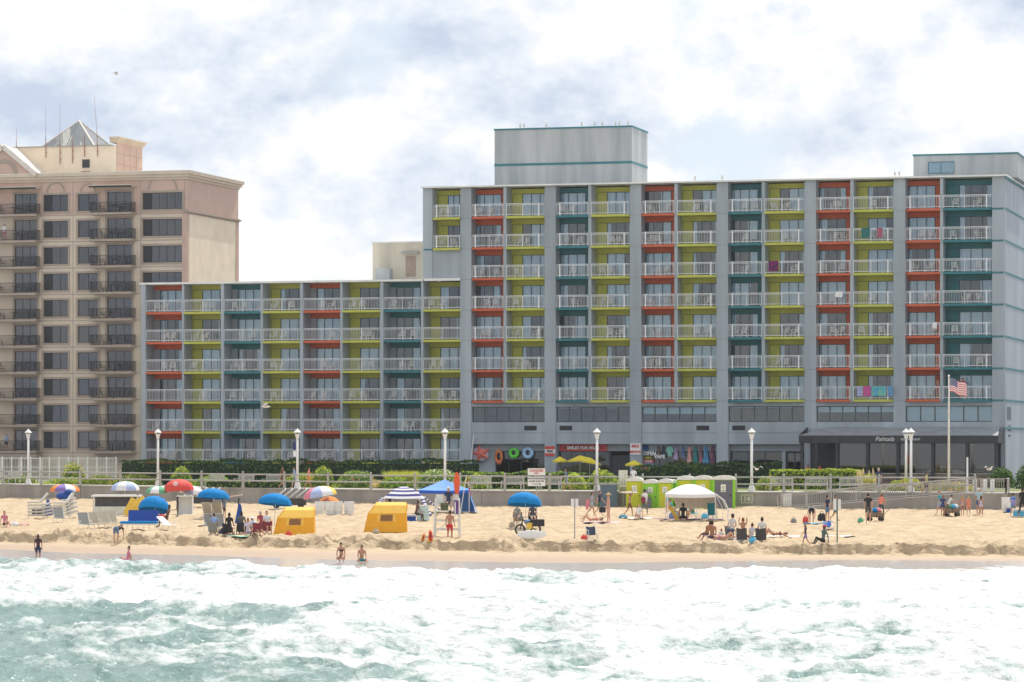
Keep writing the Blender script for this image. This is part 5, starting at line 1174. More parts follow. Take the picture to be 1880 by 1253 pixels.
for i in range(8): MB().lathe([(W,0),(W*0.93,0.35),(W*0.72,0.68),(W*0.38,0.92),(0.02,1.0)], n=3, a0=i*math.pi/4, a1=(i+1)*math.pi/4).build('tent_panel', [OR, cmat('rust',(0.40,0.12,0.04)), OR, OR][i%4], t)
# white barrels
def barrel(px, py, label, h=0.95, r=0.34):
    X, Y, z = gpos(px, py); t = thing('trash_barrel', label, 'barrel', (X,Y,z), 0, 'white trash barrels'); m = MB().lathe([(r*0.86,0),(r*0.93,0.1),(r,h*0.5),(r*1.02,h*0.9),(r*0.97,h)], n=16); m.build('drum', PLW, t, smooth=True); r_ = MB()
    for zz in (h*0.3,h*0.62,h*0.97): r_.lathe([(r*1.0,zz-0.02),(r*1.06,zz),(r*1.0,zz+0.02)], n=16)
    r_.build('rib', PLW, t); MB().lathe([(0.01,h*0.8),(r*0.9,h*0.8)], n=16).build('liner', MATS['room_dark'], t)
for px, lb in ((587,'white barrel, leftmost of the four by the orange tent'),(606,'white barrel, second of the four by the orange tent'),(620,'white barrel, third of the four by the orange tent'),(641,'white barrel, rightmost of the four by the orange tent')): barrel(px, 946, lb)
barrel(1445,932,'white barrel with a blue label at the foot of the ramp'); barrel(1849,940,'white barrel at the right edge behind the boy with a backpack',1.0,0.38)
X, Y, z = gpos(1445,932); 
# portable toilets
ICO = mat('icon_green',(0.16,0.30,0.03),0.6)
def toilet(px0, px1, pyt, cd, cs, label, dy=0.0, roof=PLW):
    Y = wallY((px0+px1)/2, -1.5-dy); W = (px1-px0)*Y/F; h = zof(pyt, Y)+0.1; X = xof((px0+px1)/2, Y); t = thing('portable_toilet', label, 'portable toilet', (X,Y,-0.1), R(-6), 'portable toilets along the wall'); w = W/2*0.97; d = 0.55
    MB().box(-w,w,-d,d,0,h-0.3).build('cabin', cs, t); MB().box(-w*0.80,w*0.80,-d-0.03,-d-0.002,0.12,h-0.36).build('door', cd, t); MB().box(-w*0.98,w*0.98,-d-0.05,d,-0.02,0.1).build('skid', MATS['iron'], t)
    P = [[(w*1.04*math.cos(math.pi*(1-i/10)), yy, h-0.31+0.31*math.sin(math.pi*i/10)**0.8) for i in range(11)] for yy in (-d-0.06,d+0.05)]; m = MB().sheet(P); m.add(P[0],[tuple(range(11))]); m.add(P[1],[tuple(range(10,-1,-1))]); m.build('roof', roof, t)
    MB().box(-0.20,0.16,-d-0.045,-d-0.032,h*0.52,h*0.74).build('sticker', WHT, t); s = MB(); s.lathe([(0.07,0),(0.11,0)],n=12,a0=0,a1=math.pi).xf(Matrix.Translation((-0.02,-d-0.05,h*0.64)) @ Matrix.Rotation(R(90),4,'X')); s.box(-0.05,0.01,-d-0.055,-d-0.047,h*0.60,h*0.64); s.box(-0.15,0.11,-d-0.055,-d-0.047,h*0.54,h*0.57); s.build('emblem', ICO, t)
    for sx in (-1,1): MB().box(sx*w-0.03,sx*w+0.03,-d-0.035,-d+0.03,0,h-0.3).build('corner_post', cs, t)
    MB().box(w*0.55,w*0.72,-d-0.06,-d-0.03,h*0.40,h*0.44).build('latch', MATS['iron'], t)
TY = mat('toilet_olive',(0.52,0.55,0.01),0.45,0.05); TG = mat('toilet_green',(0.27,0.62,0.02),0.45,0.05); TGR = mat('toilet_grey',(0.13,0.13,0.155),0.5,0.05)
toilet(1151,1181,876,TY,TY,'yellow-green portable toilet at the left end of the row'); toilet(1181,1209,880,TG,TG,'bright green portable toilet, second in the row'); toilet(1208,1236,879,TY,TG,'yellow-green portable toilet left of the white canopy peak'); toilet(1218,1245,880,TG,TG,'green portable toilet standing behind the others, only its edge showing',-1.4)
toilet(1243,1275,873.5,TY,TG,'yellow-green portable toilet behind the left half of the white canopy'); toilet(1274,1308,873,TY,TG,'yellow-green portable toilet behind the right half of the white canopy'); toilet(1308,1350,873,TGR,TG,'large grey portable toilet with a green side at the right end of the row',0.1)
Y = wallY(1188,-2.5); X = xof(1188,Y); t = thing('hand_wash_station','grey hand washing station in front of the green toilet','wash station',(X,Y,-0.08)); MB().box(-0.3,0.3,-0.3,0.3,0,0.85).build('tank', TGR, t); MB().box(-0.28,0.05,-0.1,0.25,0.85,1.45).build('dispenser', mat('wash_grey',(0.22,0.22,0.24),0.5), t); MB().lathe([(0.3,0.85),(0.33,0.9),(0.25,0.9),(0.05,0.82)], n=14).build('basin', MATS['wash_grey'], t)
Y = wallY(1118,-0.9); o = MB().box(-0.6,0.6,-0.5,0.5,-0.1,1.62).build('storage_bin', mat('bin_slate',(0.10,0.15,0.20),0.6,0.1), None, (xof(1118,Y),Y,0)); tag(o,'slate blue storage bin against the sea wall left of the toilets','bin')
for j in range(6): MB().box(-0.56,0.56,-0.515,-0.5,0.1+j*0.2,0.22+j*0.2).build('rib', MATS['bin_slate'], o)
MB().box(-0.63,0.63,-0.53,0.53,1.62,1.68).build('lid', MATS['bin_slate'], o)
Y = wallY(1144,-0.2); o = MB().box(-0.33,0.33,-0.03,0.03,1.05,2.75).build('notice_sign', mat('sign_cream',(0.66,0.64,0.54),0.6), None, (xof(1144,Y),Y,0)); tag(o,'tall cream notice sign with grey pictograms above the slate bin','sign'); MB().box(-0.05,0.05,0.031,0.1,-0.1,2.7).build('post', MATS['rail_grey'], o)
MB().box(-0.16,0.06,-0.04,-0.031,2.2,2.5).build('sign_panel', WHT, o); lettering('3', 0.24, MATS['rail_grey'], o, (-0.05,-0.045,2.35))
for j in range(3): MB().lathe([(0.05,0),(0.09,0)],n=10,a0=0,a1=math.pi).box(-0.09,-0.05,-0.005,0.005,-0.34,0).box(0.05,0.09,-0.005,0.005,-0.34,0).xf(Matrix.Translation((-0.19+0.19*j,-0.036,1.98)) @ Matrix.Rotation(R(90),4,'X') @ Matrix.Rotation(R(-90),4,'X')).build('pictogram', MATS['rail_grey'], o)
for zz in (1.25,1.4): MB().box(-0.22,0.22,-0.04,-0.031,zz,zz+0.08).build('text_line', mat('olive_ink',(0.12,0.13,0.04),0.6), o)
# danger sign
X, Y, z = gpos(985, 950); h0 = zof(893.5,Y)-z; h1 = zof(859.5,Y)-z; k = Y/F; t = thing('danger_sign','white danger sign with red and black lettering and an arrow on a post','sign',(X,Y,z)); MB().box(-0.04,0.04,0.0,0.05,-0.3,h1).build('post', MATS['rail_grey'], t)
W = 34*k/2; MB().box(-W,W,-0.03,-0.004,h0,h1).build('sign_plate', WHT, t); fr = MB()
for a in ((-W,W,h0,h0+0.025),(-W,W,h1-0.025,h1),(-W,-W+0.025,h0,h1),(W-0.025,W,h0,h1)): fr.box(a[0],a[1],-0.036,-0.031,a[2],a[3])
fr.build('border', MATS['iron'], t); H_ = h1-h0
for tx, f, s, m_ in (('DANGER',0.85,0.23,RED),('NO',0.71,0.18,RED),('SWIMMING/SURFING',0.56,0.125,BLK),('OR BODYBOARDING',0.42,0.13,BLK),('300 FEET FROM PIER',0.28,0.115,BLK)): lettering(tx, s, m_, t, (0,-0.04,h0+H_*f), bold=0.004, ext=0.004)
a_ = MB().box(-0.28,0.2,-0.045,-0.032,h0+H_*0.12,h0+H_*0.145); a_.add([(0.2,-0.04,h0+H_*0.085),(0.32,-0.04,h0+H_*0.13),(0.2,-0.04,h0+H_*0.18)],[(0,1,2)]); a_.build('arrow', BLK, t)
for px, py, pyt, pys, lb in ((1055,990,916,931.5,'small white sign seen from behind on a thin post near the lying woman'),(1537,996,917,937,'small white sign on a thin green post near the red-hatted person')):
    X, Y, z = gpos(px,py); h1 = zof(pyt,Y)-z; h0 = zof(pys,Y)-z; o = MB().box(-0.035,0.035,-0.02,0.02,-0.3,h1).build('sign_post', mat('post_green',(0.10,0.16,0.12),0.6) if px > 1500 else MATS['rail_grey'], None, (X,Y,z)); tag(o,lb,'sign'); MB().box(-0.2,0.2,0.021,0.04,h0,h1).build('sign_plate', WHT, o)
# lifeguard stand
X, Y, z = gpos(821, 985); k = Y/F; t = thing('lifeguard_stand','white wooden lifeguard stand with a raised seat and cross braces','lifeguard stand',(X,Y,z)); W = 0.72; PZ = 1.42
for sx in (-1,1):
    for sy in (-1,1): MB().bar((sx*W*1.0,sy*0.65,-0.1),(sx*W*0.9,sy*0.5,PZ+(0.75 if sy>0 else 0.55)),0.1).build('leg', WOODW, t)
    MB().bar((sx*W,-0.6,0.15),(sx*W*0.92,0.5,PZ-0.1),0.07,0.04).build('brace', WOODW, t)
for zz in (0.35,0.85): 
    for sy in (-0.62,0.6): MB().box(-W,W,sy-0.03,sy+0.03,zz,zz+0.1).build('crossbar', WOODW, t)
MB().bar((-W,-0.64,0.2),(W*0.9,-0.56,PZ-0.1),0.09,0.04).build('brace', WOODW, t); MB().box(-W*1.02,W*1.02,-0.6,0.6,PZ,PZ+0.06).build('platform', WOODW, t); MB().box(-W*0.9,W*0.9,-0.2,0.45,PZ+0.34,PZ+0.39).build('seat', WOODW, t); MB().box(-W*0.9,W*0.9,0.45,0.5,PZ+0.4,PZ+0.95).build('backrest', WOODW, t)
for sx in (-1,1): MB().box(sx*W*0.9-0.04,sx*W*0.9+0.04,-0.45,0.5,PZ+0.6,PZ+0.66).build('armrest', WOODW, t)
def onstand(dx,dy,dz): return (X+dx,Y+dy,z+dz)
o = MB().ball((0,0,0.66),0.17,0.05,0.68,12,12).build('rescue_board', mat('rescue_orange',(0.75,0.10,0.02),0.4,0.04), None, onstand(0.54,0.52,PZ+0.9)); tag(o,'upright orange rescue board behind the lifeguard','rescue board'); MB().box(-0.1,0.1,-0.03,0.03,0.0,0.12).build('tail', MATS['rescue_orange'], o)
o = thing('warning_flag','red warning flag on a white pole leaning at the lifeguard stand','flag',onstand(0.68,-0.1,0.9)); MB().tube((0,0,0),(0.42,0,2.55),0.022).build('pole', PLW, o)
m = MB(); m.sheet([[(0.22+0.42*0.0+0.45*a*0.25+0.2*f, 0.05*math.sin(a*4), 2.55-1.0*f-0.28*a) for a in (0,0.35,0.7,1.0)] for f in (0,0.3,0.6,1.0)]); m.xf(Matrix.Translation((0.18,0,0))); m.build('flag_cloth', RD, o)
lettering('NO', 0.22, WHT, o, (0.56,-0.06,2.0), (R(90),R(60),0))
o = MB().box(-0.22,0.22,-0.15,0.15,0,0.42).build('backpack', mat('olive_bag',(0.10,0.12,0.05),0.8), None, onstand(-0.15,-0.3,PZ+0.06)); tag(o,'olive green bag on the lifeguard platform','bag'); MB().ball((0,-0.12,0.3),0.2,0.1,0.12).build('pocket', MATS['olive_bag'], o)
o = MB().sheet([[(0,0.02*math.sin(j),-0.13*j) for j in range(7)],[(0.28,-0.02*math.sin(j*1.3),-0.13*j) for j in range(7)]]).build('hanging_towel', cmat('violet',(0.14,0.06,0.24)), None, onstand(0.38,-0.62,PZ+0.64)); tag(o,'dark violet towel hanging on the right of the lifeguard stand','towel'); MB().box(0.05,0.12,-0.06,-0.04,-0.75,-0.1).build('stripe', SW, o)
for px, m_, lb, ln in ((775,OR,'orange rescue buoy lying left of the lifeguard stand',0.3),(791,mat('buoy_red',(0.7,0.05,0.02),0.4),'red rescue can standing in the sand by the lifeguard stand',-0.05)):
    p = gpos(px, 994); o = MB().lathe([(0.02,0),(0.13,0.1),(0.15,0.35),(0.11,0.6),(0.03,0.72)], n=10).build('rescue_can', m_, None, p); o.rotation_euler = (0,ln,0); o.scale = (0.62,)*3 if px < 780 else (0.85,)*3; tag(o, lb, 'rescue buoy'); MB().box(-0.03,0.03,-0.17,-0.1,0.2,0.5).build('handle', MATS['iron'], o)
p = gpos(787, 996); o = MB().lathe([(0.16,0),(0.02,0.32)], n=3).build('swim_fins', YE, None, p); tag(o,'yellow swim fins in front of the red rescue can','fins'); MB().lathe([(0.12,0),(0.02,0.26)],(0.18,0.05,0),3).build('fin', YE, o)
# motor bike, surfboard
X, Y, z = gpos(968, 983); t = thing('motorbike','small loaded black motorbike parked behind a white surfboard','motorbike',(X,Y+0.3,z),R(12))
def wheel(x): 
    m = MB(); n = 20; m.sheet([[((0.27+0.055*math.cos(b))*math.cos(a)+x, 0.055*math.sin(b), (0.27+0.055*math.cos(b))*math.sin(a)+0.32) for b in [2*math.pi*j/6 for j in range(7)]] for a in [2*math.pi*i/n for i in range(n+1)]])
    o = m.build('tyre', MATS['iron'], t); q = MB()
    for i in range(8): q.tube((x,0,0.32),(x+0.26*math.cos(i*math.pi/4),0,0.32+0.26*math.sin(i*math.pi/4)),0.008,n=4)
    q.build('spokes', ALU, o)
wheel(-0.42); wheel(0.5); MB().tube((-0.42,0,0.32),(-0.25,0,0.95),0.03).tube((-0.25,0,0.9),(0.1,0,0.45),0.04).tube((0.1,0,0.45),(0.5,0,0.32),0.03).tube((-0.22,0,0.85),(0.35,0,0.72),0.035).build('frame', MATS['iron'], t)
MB().bar((-0.25,-0.3,1.0),(-0.25,0.3,1.0),0.03).build('handlebar', MATS['iron'], t); MB().ball((0.0,0,0.78),0.22,0.13,0.12).build('tank', mat('bike_blue',(0.12,0.22,0.42),0.4), t); MB().box(0.1,0.75,-0.12,0.12,0.74,0.84).build('saddle', MATS['iron'], t); MB().box(0.3,0.95,-0.3,0.3,0.5,0.9).build('cargo_box', mat('box_black',(0.02,0.02,0.02),0.5), t); MB().box(-0.06,0.25,-0.17,-0.1,0.36,0.7).build('side_bag', YE, t)
p = gpos(976, 988); o = MB().ball((0,0,0.2),0.82,0.05,0.24,16,10).build('surfboard', PLW, None, (p[0],p[1],p[2]-0.02)); o.rotation_euler = (R(-14),0,R(4)); tag(o,'white surfboard lying on its edge in front of the motorbike','surfboard'); MB().prism([(0.5,0.28),(0.72,0.3),(0.7,0.44)],'y',-0.01,0.01).build('fin', PLW, o)
# chairs
def camp_chair(px, py, rz, fab, label, h=0.42, bh=0.5, frame=None, name='camp_chair'):
    X, Y, z = gpos(px, py); t = thing(name, label, 'chair', (X,Y,z), R(rz)); w = 0.27; fr = frame or MATS['iron']
    MB().sheet([[(-w,-0.25,h),(0,-0.25,h-0.04),(w,-0.25,h)],[(-w,0.22,h-0.05),(0,0.22,h-0.09),(w,0.22,h-0.05)]]).build('seat', fab, t); MB().sheet([[(-w,0.22,h-0.05),(0,0.25,h-0.05),(w,0.22,h-0.05)],[(-w,0.36,h+bh),(0,0.40,h+bh-0.05),(w,0.36,h+bh)]]).build('backrest', fab, t); f = MB()
    for sx in (-1,1): f.tube((sx*w,-0.25,h),(sx*w,0.25,0),0.014,n=6).tube((sx*w,0.36,h+bh),(sx*w,-0.2,0),0.014,n=6).tube((sx*w,-0.28,h+0.2),(sx*w,0.28,h+0.22),0.02,n=6).tube((sx*w,-0.26,h+0.2),(sx*w,-0.25,0),0.012,n=6)
    f.tube((-w,-0.25,0.02),(w,0.25,h*0.9),0.012,n=5).tube((w,-0.25,0.02),(-w,0.25,h*0.9),0.012,n=5); f.build('frame', fr, t); return t
camp_chair(1308,955,165,TEAL,'empty teal beach chair under the right leg of the white canopy',0.38,0.75,ALU,'beach_chair'); camp_chair(1277,952,120,TEAL,'teal beach chair the shirtless man under the canopy sits in',0.38,0.75,ALU,'beach_chair')
camp_chair(1087,995,15,cmat('navygrey',(0.05,0.07,0.12)),'dark folding camp chair with pale crossed legs near the scarp',0.42,0.42,WOODW); camp_chair(1522,972,20,cmat('royal',(0.08,0.22,0.58)),'low blue beach chair beside the thin green sign post',0.2,0.3,ALU)
for px,lb in ((1362,'black beach chair seen from behind, left of the two at the scarp'),(1397,'black beach chair seen from behind, right of the two at the scarp')): camp_chair(px,998,172,cmat('charcoal',(0.06,0.06,0.065)),lb,0.25,0.6,MATS['iron'],'beach_chair')
for px,py,rz,c,lb in ((393,984,170,GREYF,'chair of the person in blue at the left of the seated group'),(420,986,165,cmat('black',(0.02,0.02,0.025)),'black chair of the second person in the seated group'),(443,984,190,cmat('black',(0.02,0.02,0.025)),'dark chair in the middle of the seated group'),(470,985,200,cmat('maroon',(0.22,0.03,0.05)),'maroon chair of the person with the white hat'),(490,982,190,cmat('maroon',(0.22,0.03,0.05)),'maroon chair at the right end of the seated group'),(951,964,5,GREYF,'grey chair under the left side of the blue umbrella'),(978,964,0,cmat('charcoal',(0.06,0.06,0.065)),'dark chair under the right side of the blue umbrella'),(1343,992,20,GREYF,'chair of the man in the white shirt near the scarp')): camp_chair(px,py,rz,c,lb,0.3,0.5,MATS['iron'],'beach_chair')
# bags, towels, coolers, wagons
def bag(px, py, w, h, m_, label, cat='bag'):
    p = gpos(px,py); o = MB().lathe([(w*0.8,0),(w,h*0.25),(w*0.9,h*0.7),(w*0.5,h),(0.01,h)], n=10, sy=0.7).build('beach_bag', m_, None, p); tag(o,label,cat); MB().path([(-w*0.4,0,h*0.95),(-w*0.2,0,h*1.25),(w*0.2,0,h*1.25),(w*0.4,0,h*0.95)],0.015).build('handle', m_, o)
def towel(px, py, w, d, m_, label):
    X,Y,z = gpos(px,py); n=6; o = MB().sheet([[(-w/2+w*i/n, -d/2+d*j/4, 0.03+0.03*math.sin(i*2.1+j*1.7)) for i in range(n+1)] for j in range(5)]).build('beach_towel', m_, None, (X,Y+d*0.5,z+0.06)); tag(o,label,'towel')
bag(1073,993,0.22,0.3,RD,'red bag beside the dark camp chair'); bag(1457,960,0.2,0.28,GREYF,'small grey bag on the open sand left of the bending woman'); bag(1479,961,0.2,0.42,RD,'red bag beside the bending woman'); bag(1509,957,0.3,0.5,cmat('black',(0.02,0.02,0.025)),'black bag behind the woman in denim shorts'); bag(1144,953,0.3,0.28,cmat('tealbag',(0.08,0.25,0.32)),'teal bag beside the seated woman in white')
bag(27,966,0.25,0.25,PW,'white bag beside the person in pink at the far left','bag'); bag(410,984,0.25,0.45,cmat('navybag',(0.02,0.02,0.06)),'navy bag between two chairs of the seated group'); bag(1236,953,0.3,0.45,cmat('mixbag',(0.12,0.20,0.40)),'blue bag under the white canopy'); bag(1243,951,0.25,0.5,GN,'green bag under the white canopy')
towel(33,966,1.3,0.9,PK,'pink towel at the far left'); towel(1105,962,2.4,1.2,cmat('lilac',(0.60,0.45,0.58)),'lilac towel under the lying woman'); towel(1170,954,2.0,1.2,PW,'white towel under the seated woman'); towel(1265,956,4.5,1.2,cmat('plum',(0.14,0.06,0.16)),'long plum coloured mat under the white canopy'); towel(1420,988,3.0,1.0,PW,'white towel spread right of the black chairs'); towel(1555,988,2.2,1.2,PW,'white towel right of the red-hatted person'); towel(455,988,2.4,1.0,cmat('mint',(0.30,0.55,0.42)),'mint green mat in front of the seated group')
p = gpos(1238,956); o = MB().obox((0,0,0.4),(0.12,0.03,0.62),Matrix.Rotation(R(-28),3,'Y')).build('bodyboard', cmat('amber',(0.62,0.30,0.08)), None, p); tag(o,'amber bodyboard leaning under the white canopy','board'); MB().obox((0.03,-0.035,0.4),(0.1,0.006,0.55),Matrix.Rotation(R(-28),3,'Y')).build('deck_pad', YE, o)
def cooler(px,py,w,h,m_,label):
    p = gpos(px,py); o = MB().box(-w/2,w/2,-0.2,0.2,0.03,h).build('cooler', m_, None, p); tag(o,label,'cooler'); MB().box(-w/2-0.02,w/2+0.02,-0.22,0.22,h,h+0.08).build('lid', PLW, o); MB().path([(-w/2-0.03,0,h*0.7),(-w/2-0.03,-0.26,h*0.9),(w/2+0.03,-0.26,h*0.9),(w/2+0.03,0,h*0.7)],0.015).build('handle', PLW, o)
cooler(1871,949,0.75,0.42,CY,'pale blue cooler at the right edge'); cooler(755,958,0.6,0.4,DBLUE,'dark blue cooler beside the right yellow cabana'); cooler(1853,943,0.35,0.4,DBLUE,'small dark blue cooler by the right barrel')
X,Y,z = gpos(777,957); o = MB(); 
for i in range(5): o.box(-0.42+0.02*i,0.42-0.02*i,-0.25,0.25,0.02+0.19*i,0.19+0.19*i)
o = o.build('stacked_bins', mat('aqua_white',(0.55,0.70,0.68),0.5), None, (X,Y,z)); tag(o,'stack of pale aqua bins under the striped leg','bins'); MB().box(-0.4,0.4,-0.27,0.27,0.97,1.02).build('lid', PLW, o)
def wagon(px,py,label,load):
    X,Y,z = gpos(px,py); t = thing('beach_wagon',label,'wagon',(X,Y,z),R(8)); f = MB()
    for zz in (0.3,0.62): f.path([(-0.5,-0.28,zz),(0.5,-0.28,zz),(0.5,0.28,zz),(-0.5,0.28,zz),(-0.5,-0.28,zz)],0.014)
    for sx in (-0.5,0,0.5):
        for sy in (-0.28,0.28): f.tube((sx,sy,0.2),(sx,sy,0.62),0.012,n=5)
    f.path([(0.5,0,0.35),(0.95,0,0.8)],0.016); f.build('frame', MATS['iron'], t); MB().box(-0.48,0.48,-0.26,0.26,0.26,0.55).build('bed', cmat('brownbag',(0.22,0.15,0.10)), t)
    for sx in (-0.38,0.38):
        for sy in (-0.3,0.3): MB().tube((sx,sy-0.03,0.13),(sx,sy+0.03,0.13),0.13,n=12).build('wheel', MATS['iron'], t)
    for i,(m_,x) in enumerate(load): MB().ball((x,0.05*i-0.05,0.66),0.2,0.2,0.2,10,7).build('load', m_, t)
wagon(1747,949,'loaded beach wagon pushed by a group near the ramp',[(CY,0.1),(GN,-0.2),(PW,0.3)]); wagon(1607,957,'beach wagon with blue and red gear between two walkers',[(BLUE,-0.05),(PK,0.2),(PW,-0.3)])
# gulls
def gull(px, py, Y, span, rz, label):
    Z = zof(py,Y); t = thing('seagull',label,'bird',(xof(px,Y),Y,Z),R(rz)); gm = mat('gull_white',(0.66,0.63,0.58),0.7); gg = mat('gull_grey',(0.30,0.28,0.26),0.7)
    MB().lathe([(0.01,-0.24),(0.06,-0.12),(0.085,0.02),(0.07,0.13),(0.05,0.18),(0.055,0.22),(0.03,0.27),(0.008,0.33)],n=8).xf(Matrix.Rotation(R(90),4,'Y')).build('body', gm, t, smooth=True)
    for sg in (-1,1):
        w = MB(); w.add([(0.10,sg*0.05,0.03),(-0.08,sg*0.05,0.03),(-0.06,sg*span*0.25,0.20),(0.10,sg*span*0.25,0.22),(-0.16,sg*span*0.5,0.10),(-0.06,sg*span*0.48,0.12)],[(0,1,2,3),(3,2,4,5)]); w.xf(Matrix.Translation((0,0,0.0))); w.build('wing', gg, t)
    m = MB(); m.add([(-0.22,-0.03,0.0),(-0.22,0.03,0.0),(-0.36,0.07,0.0),(-0.36,-0.07,0.0)],[(0,1,2,3)]); m.build('tail', gm, t)
gull(1389,862,225,1.1,60,'seagull flying in front of the lamp by the grey toilet'); gull(1817,862,226,1.3,130,'seagull taking off above the ramp railing'); gull(487,747,200,1.0,20,'seagull gliding in front of the low hotel wing'); gull(213,136,320,0.9,30,'tiny seagull high in the sky above the cream building')
def perched(px, py, c, fr, H2, label, i):
    p = H2 @ Vector((fr.s(px,c),c,fr.z(px,py,c))); o = MB().lathe([(0.02,0.1),(0.09,0.2),(0.07,0.32),(0.05,0.4),(0.03,0.45),(0.005,0.47)],n=8).build('perched_gull', MATS['gull_white'], None, (p.x,p.y,p.z-0.02)); tag(o,label,'bird','gulls perched on the hotel roof'); MB().tube((-0.03,0,0),(-0.03,0,0.12),0.01,n=4).tube((0.03,0,0),(0.03,0,0.12),0.01,n=4).build('leg', YE, o); MB().prism([(0.04,0.40),(0.13,0.385),(0.04,0.375)],'y',-0.012,0.012).build('beak', YE, o)
TOWT = HO.z(908,240,5)+0.14
for px in (955,962,1003,1068,1092,1106,1130,1137,1153): 
    p = H2W @ Vector((HO.s(px,5.1),5.1,TOWT)); perched(px, 800-(TOWT-CH)*F/p.y, 5.1, HO, H2W, 'gull perched on the top edge of the grey lift tower', 0)
for px in (1276,1326,1643,1651):
    p = H2W @ Vector((HO.s(px,-0.3),-0.3,26.76)); perched(px, 800-(26.76-CH)*F/p.y, -0.3, HO, H2W, 'gull perched on the roof edge of the tall hotel wing', 0)
# towels on the balcony railings
def rail_towel(px0, px1, row, m_, label, drop=0.8):
    z = ZB+FH*row+1.08; s0, s1 = HO.s(px0,-0.45), HO.s(px1,-0.45); n = 6
    P = [[(s0+(s1-s0)*i/n-(s0+s1)/2, -0.03-0.02*math.sin(i*2+j), -drop*j/4) for i in range(n+1)] for j in range(5)]; P = [[(x,0.06,-0.3) for x,y,zz in P[0]], [(x,0.03,0.02) for x,y,zz in P[0]]]+P
    p = H2W @ Vector(((s0+s1)/2,-0.45,z)); o = MB().sheet(P).build('hung_towel', m_, None, p, -TH); tag(o,label,'towel','towels on the balcony railings')
rail_towel(1573,1584,0,mat('towel_bluestripe',(0.6,0.6,0.65),0.85,0.1,2,stretch=(0.1,0.1,6),c2=(0.02,0.08,0.4)),'blue and white striped towel on the lowest yellow balcony above the restaurant'); rail_towel(1585,1599,0,cmat('magenta',(0.5,0.08,0.28)),'magenta towel on the lowest yellow balcony above the restaurant'); rail_towel(1600,1627,0,floral('towel_print',(0.02,0.25,0.55),(0.25,0.55,0.2),2),'blue and green printed towel on the lowest yellow balcony above the restaurant'); rail_towel(1630,1640,0,cmat('denim',(0.12,0.28,0.50)),'plain blue towel on the lowest yellow balcony above the restaurant')
rail_towel(1411,1429,4,floral('towel_dark',(0.25,0.01,0.12),(0.01,0.01,0.06),4),'dark purple towel on a yellow balcony high up',0.85); rail_towel(1533,1547,3,PW,'white towel on an orange balcony of the tall wing',0.45); rail_towel(1582,1597,5,cmat('seagreen',(0.02,0.14,0.14)),'sea green towel on a high yellow balcony'); rail_towel(1610,1620,5,cmat('dustyrose',(0.35,0.10,0.16)),'pink towel on a high yellow balcony'); rail_towel(1712,1720,2,PW,'small white towel on an orange balcony near the corner',0.5)

bag(262,952,0.3,0.4,OR,'orange bag behind the blue daybed'); bag(275,951,0.25,0.35,CANVAS,'tan bag under the low blue umbrella'); bag(297,955,0.28,0.4,RD,'red bag between the low umbrella and the seated man'); bag(1315,994,0.22,0.3,PU,'purple bag beside the shirtless man at the scarp'); bag(1352,997,0.2,0.25,PW,'white bag left of the left black chair'); bag(1382,997,0.22,0.28,CY,'cyan bag between the two black chairs'); bag(1294,953,0.24,0.35,CY,'cyan bag under the right side of the white canopy')
towel(1330,988,2.6,0.8,cmat('rose',(0.5,0.22,0.26)),'rose coloured towel among the group at the scarp'); towel(395,968,2.2,1.2,cmat('sandcloth',(0.45,0.40,0.33)),'sand coloured cloth between the deck chairs'); towel(280,966,2.0,1.0,PW,'white towel beside the daybed'); bag(530,985,0.2,0.28,RD,'small red bag in front of the left yellow cabana'); bag(690,980,0.2,0.25,CANVAS,'small tan bag in front of the right yellow cabana'); cooler(735,975,0.5,0.35,PLW,'white cooler at the corner of the right yellow cabana'); towel(1500,964,1.6,0.9,CY,'cyan towel beside the bending woman'); bag(1580,960,0.2,0.3,GN,'green bag left of the man in black'); bag(940,968,0.2,0.3,CANVAS,'tan bag beside the chair under the centre blue umbrella')
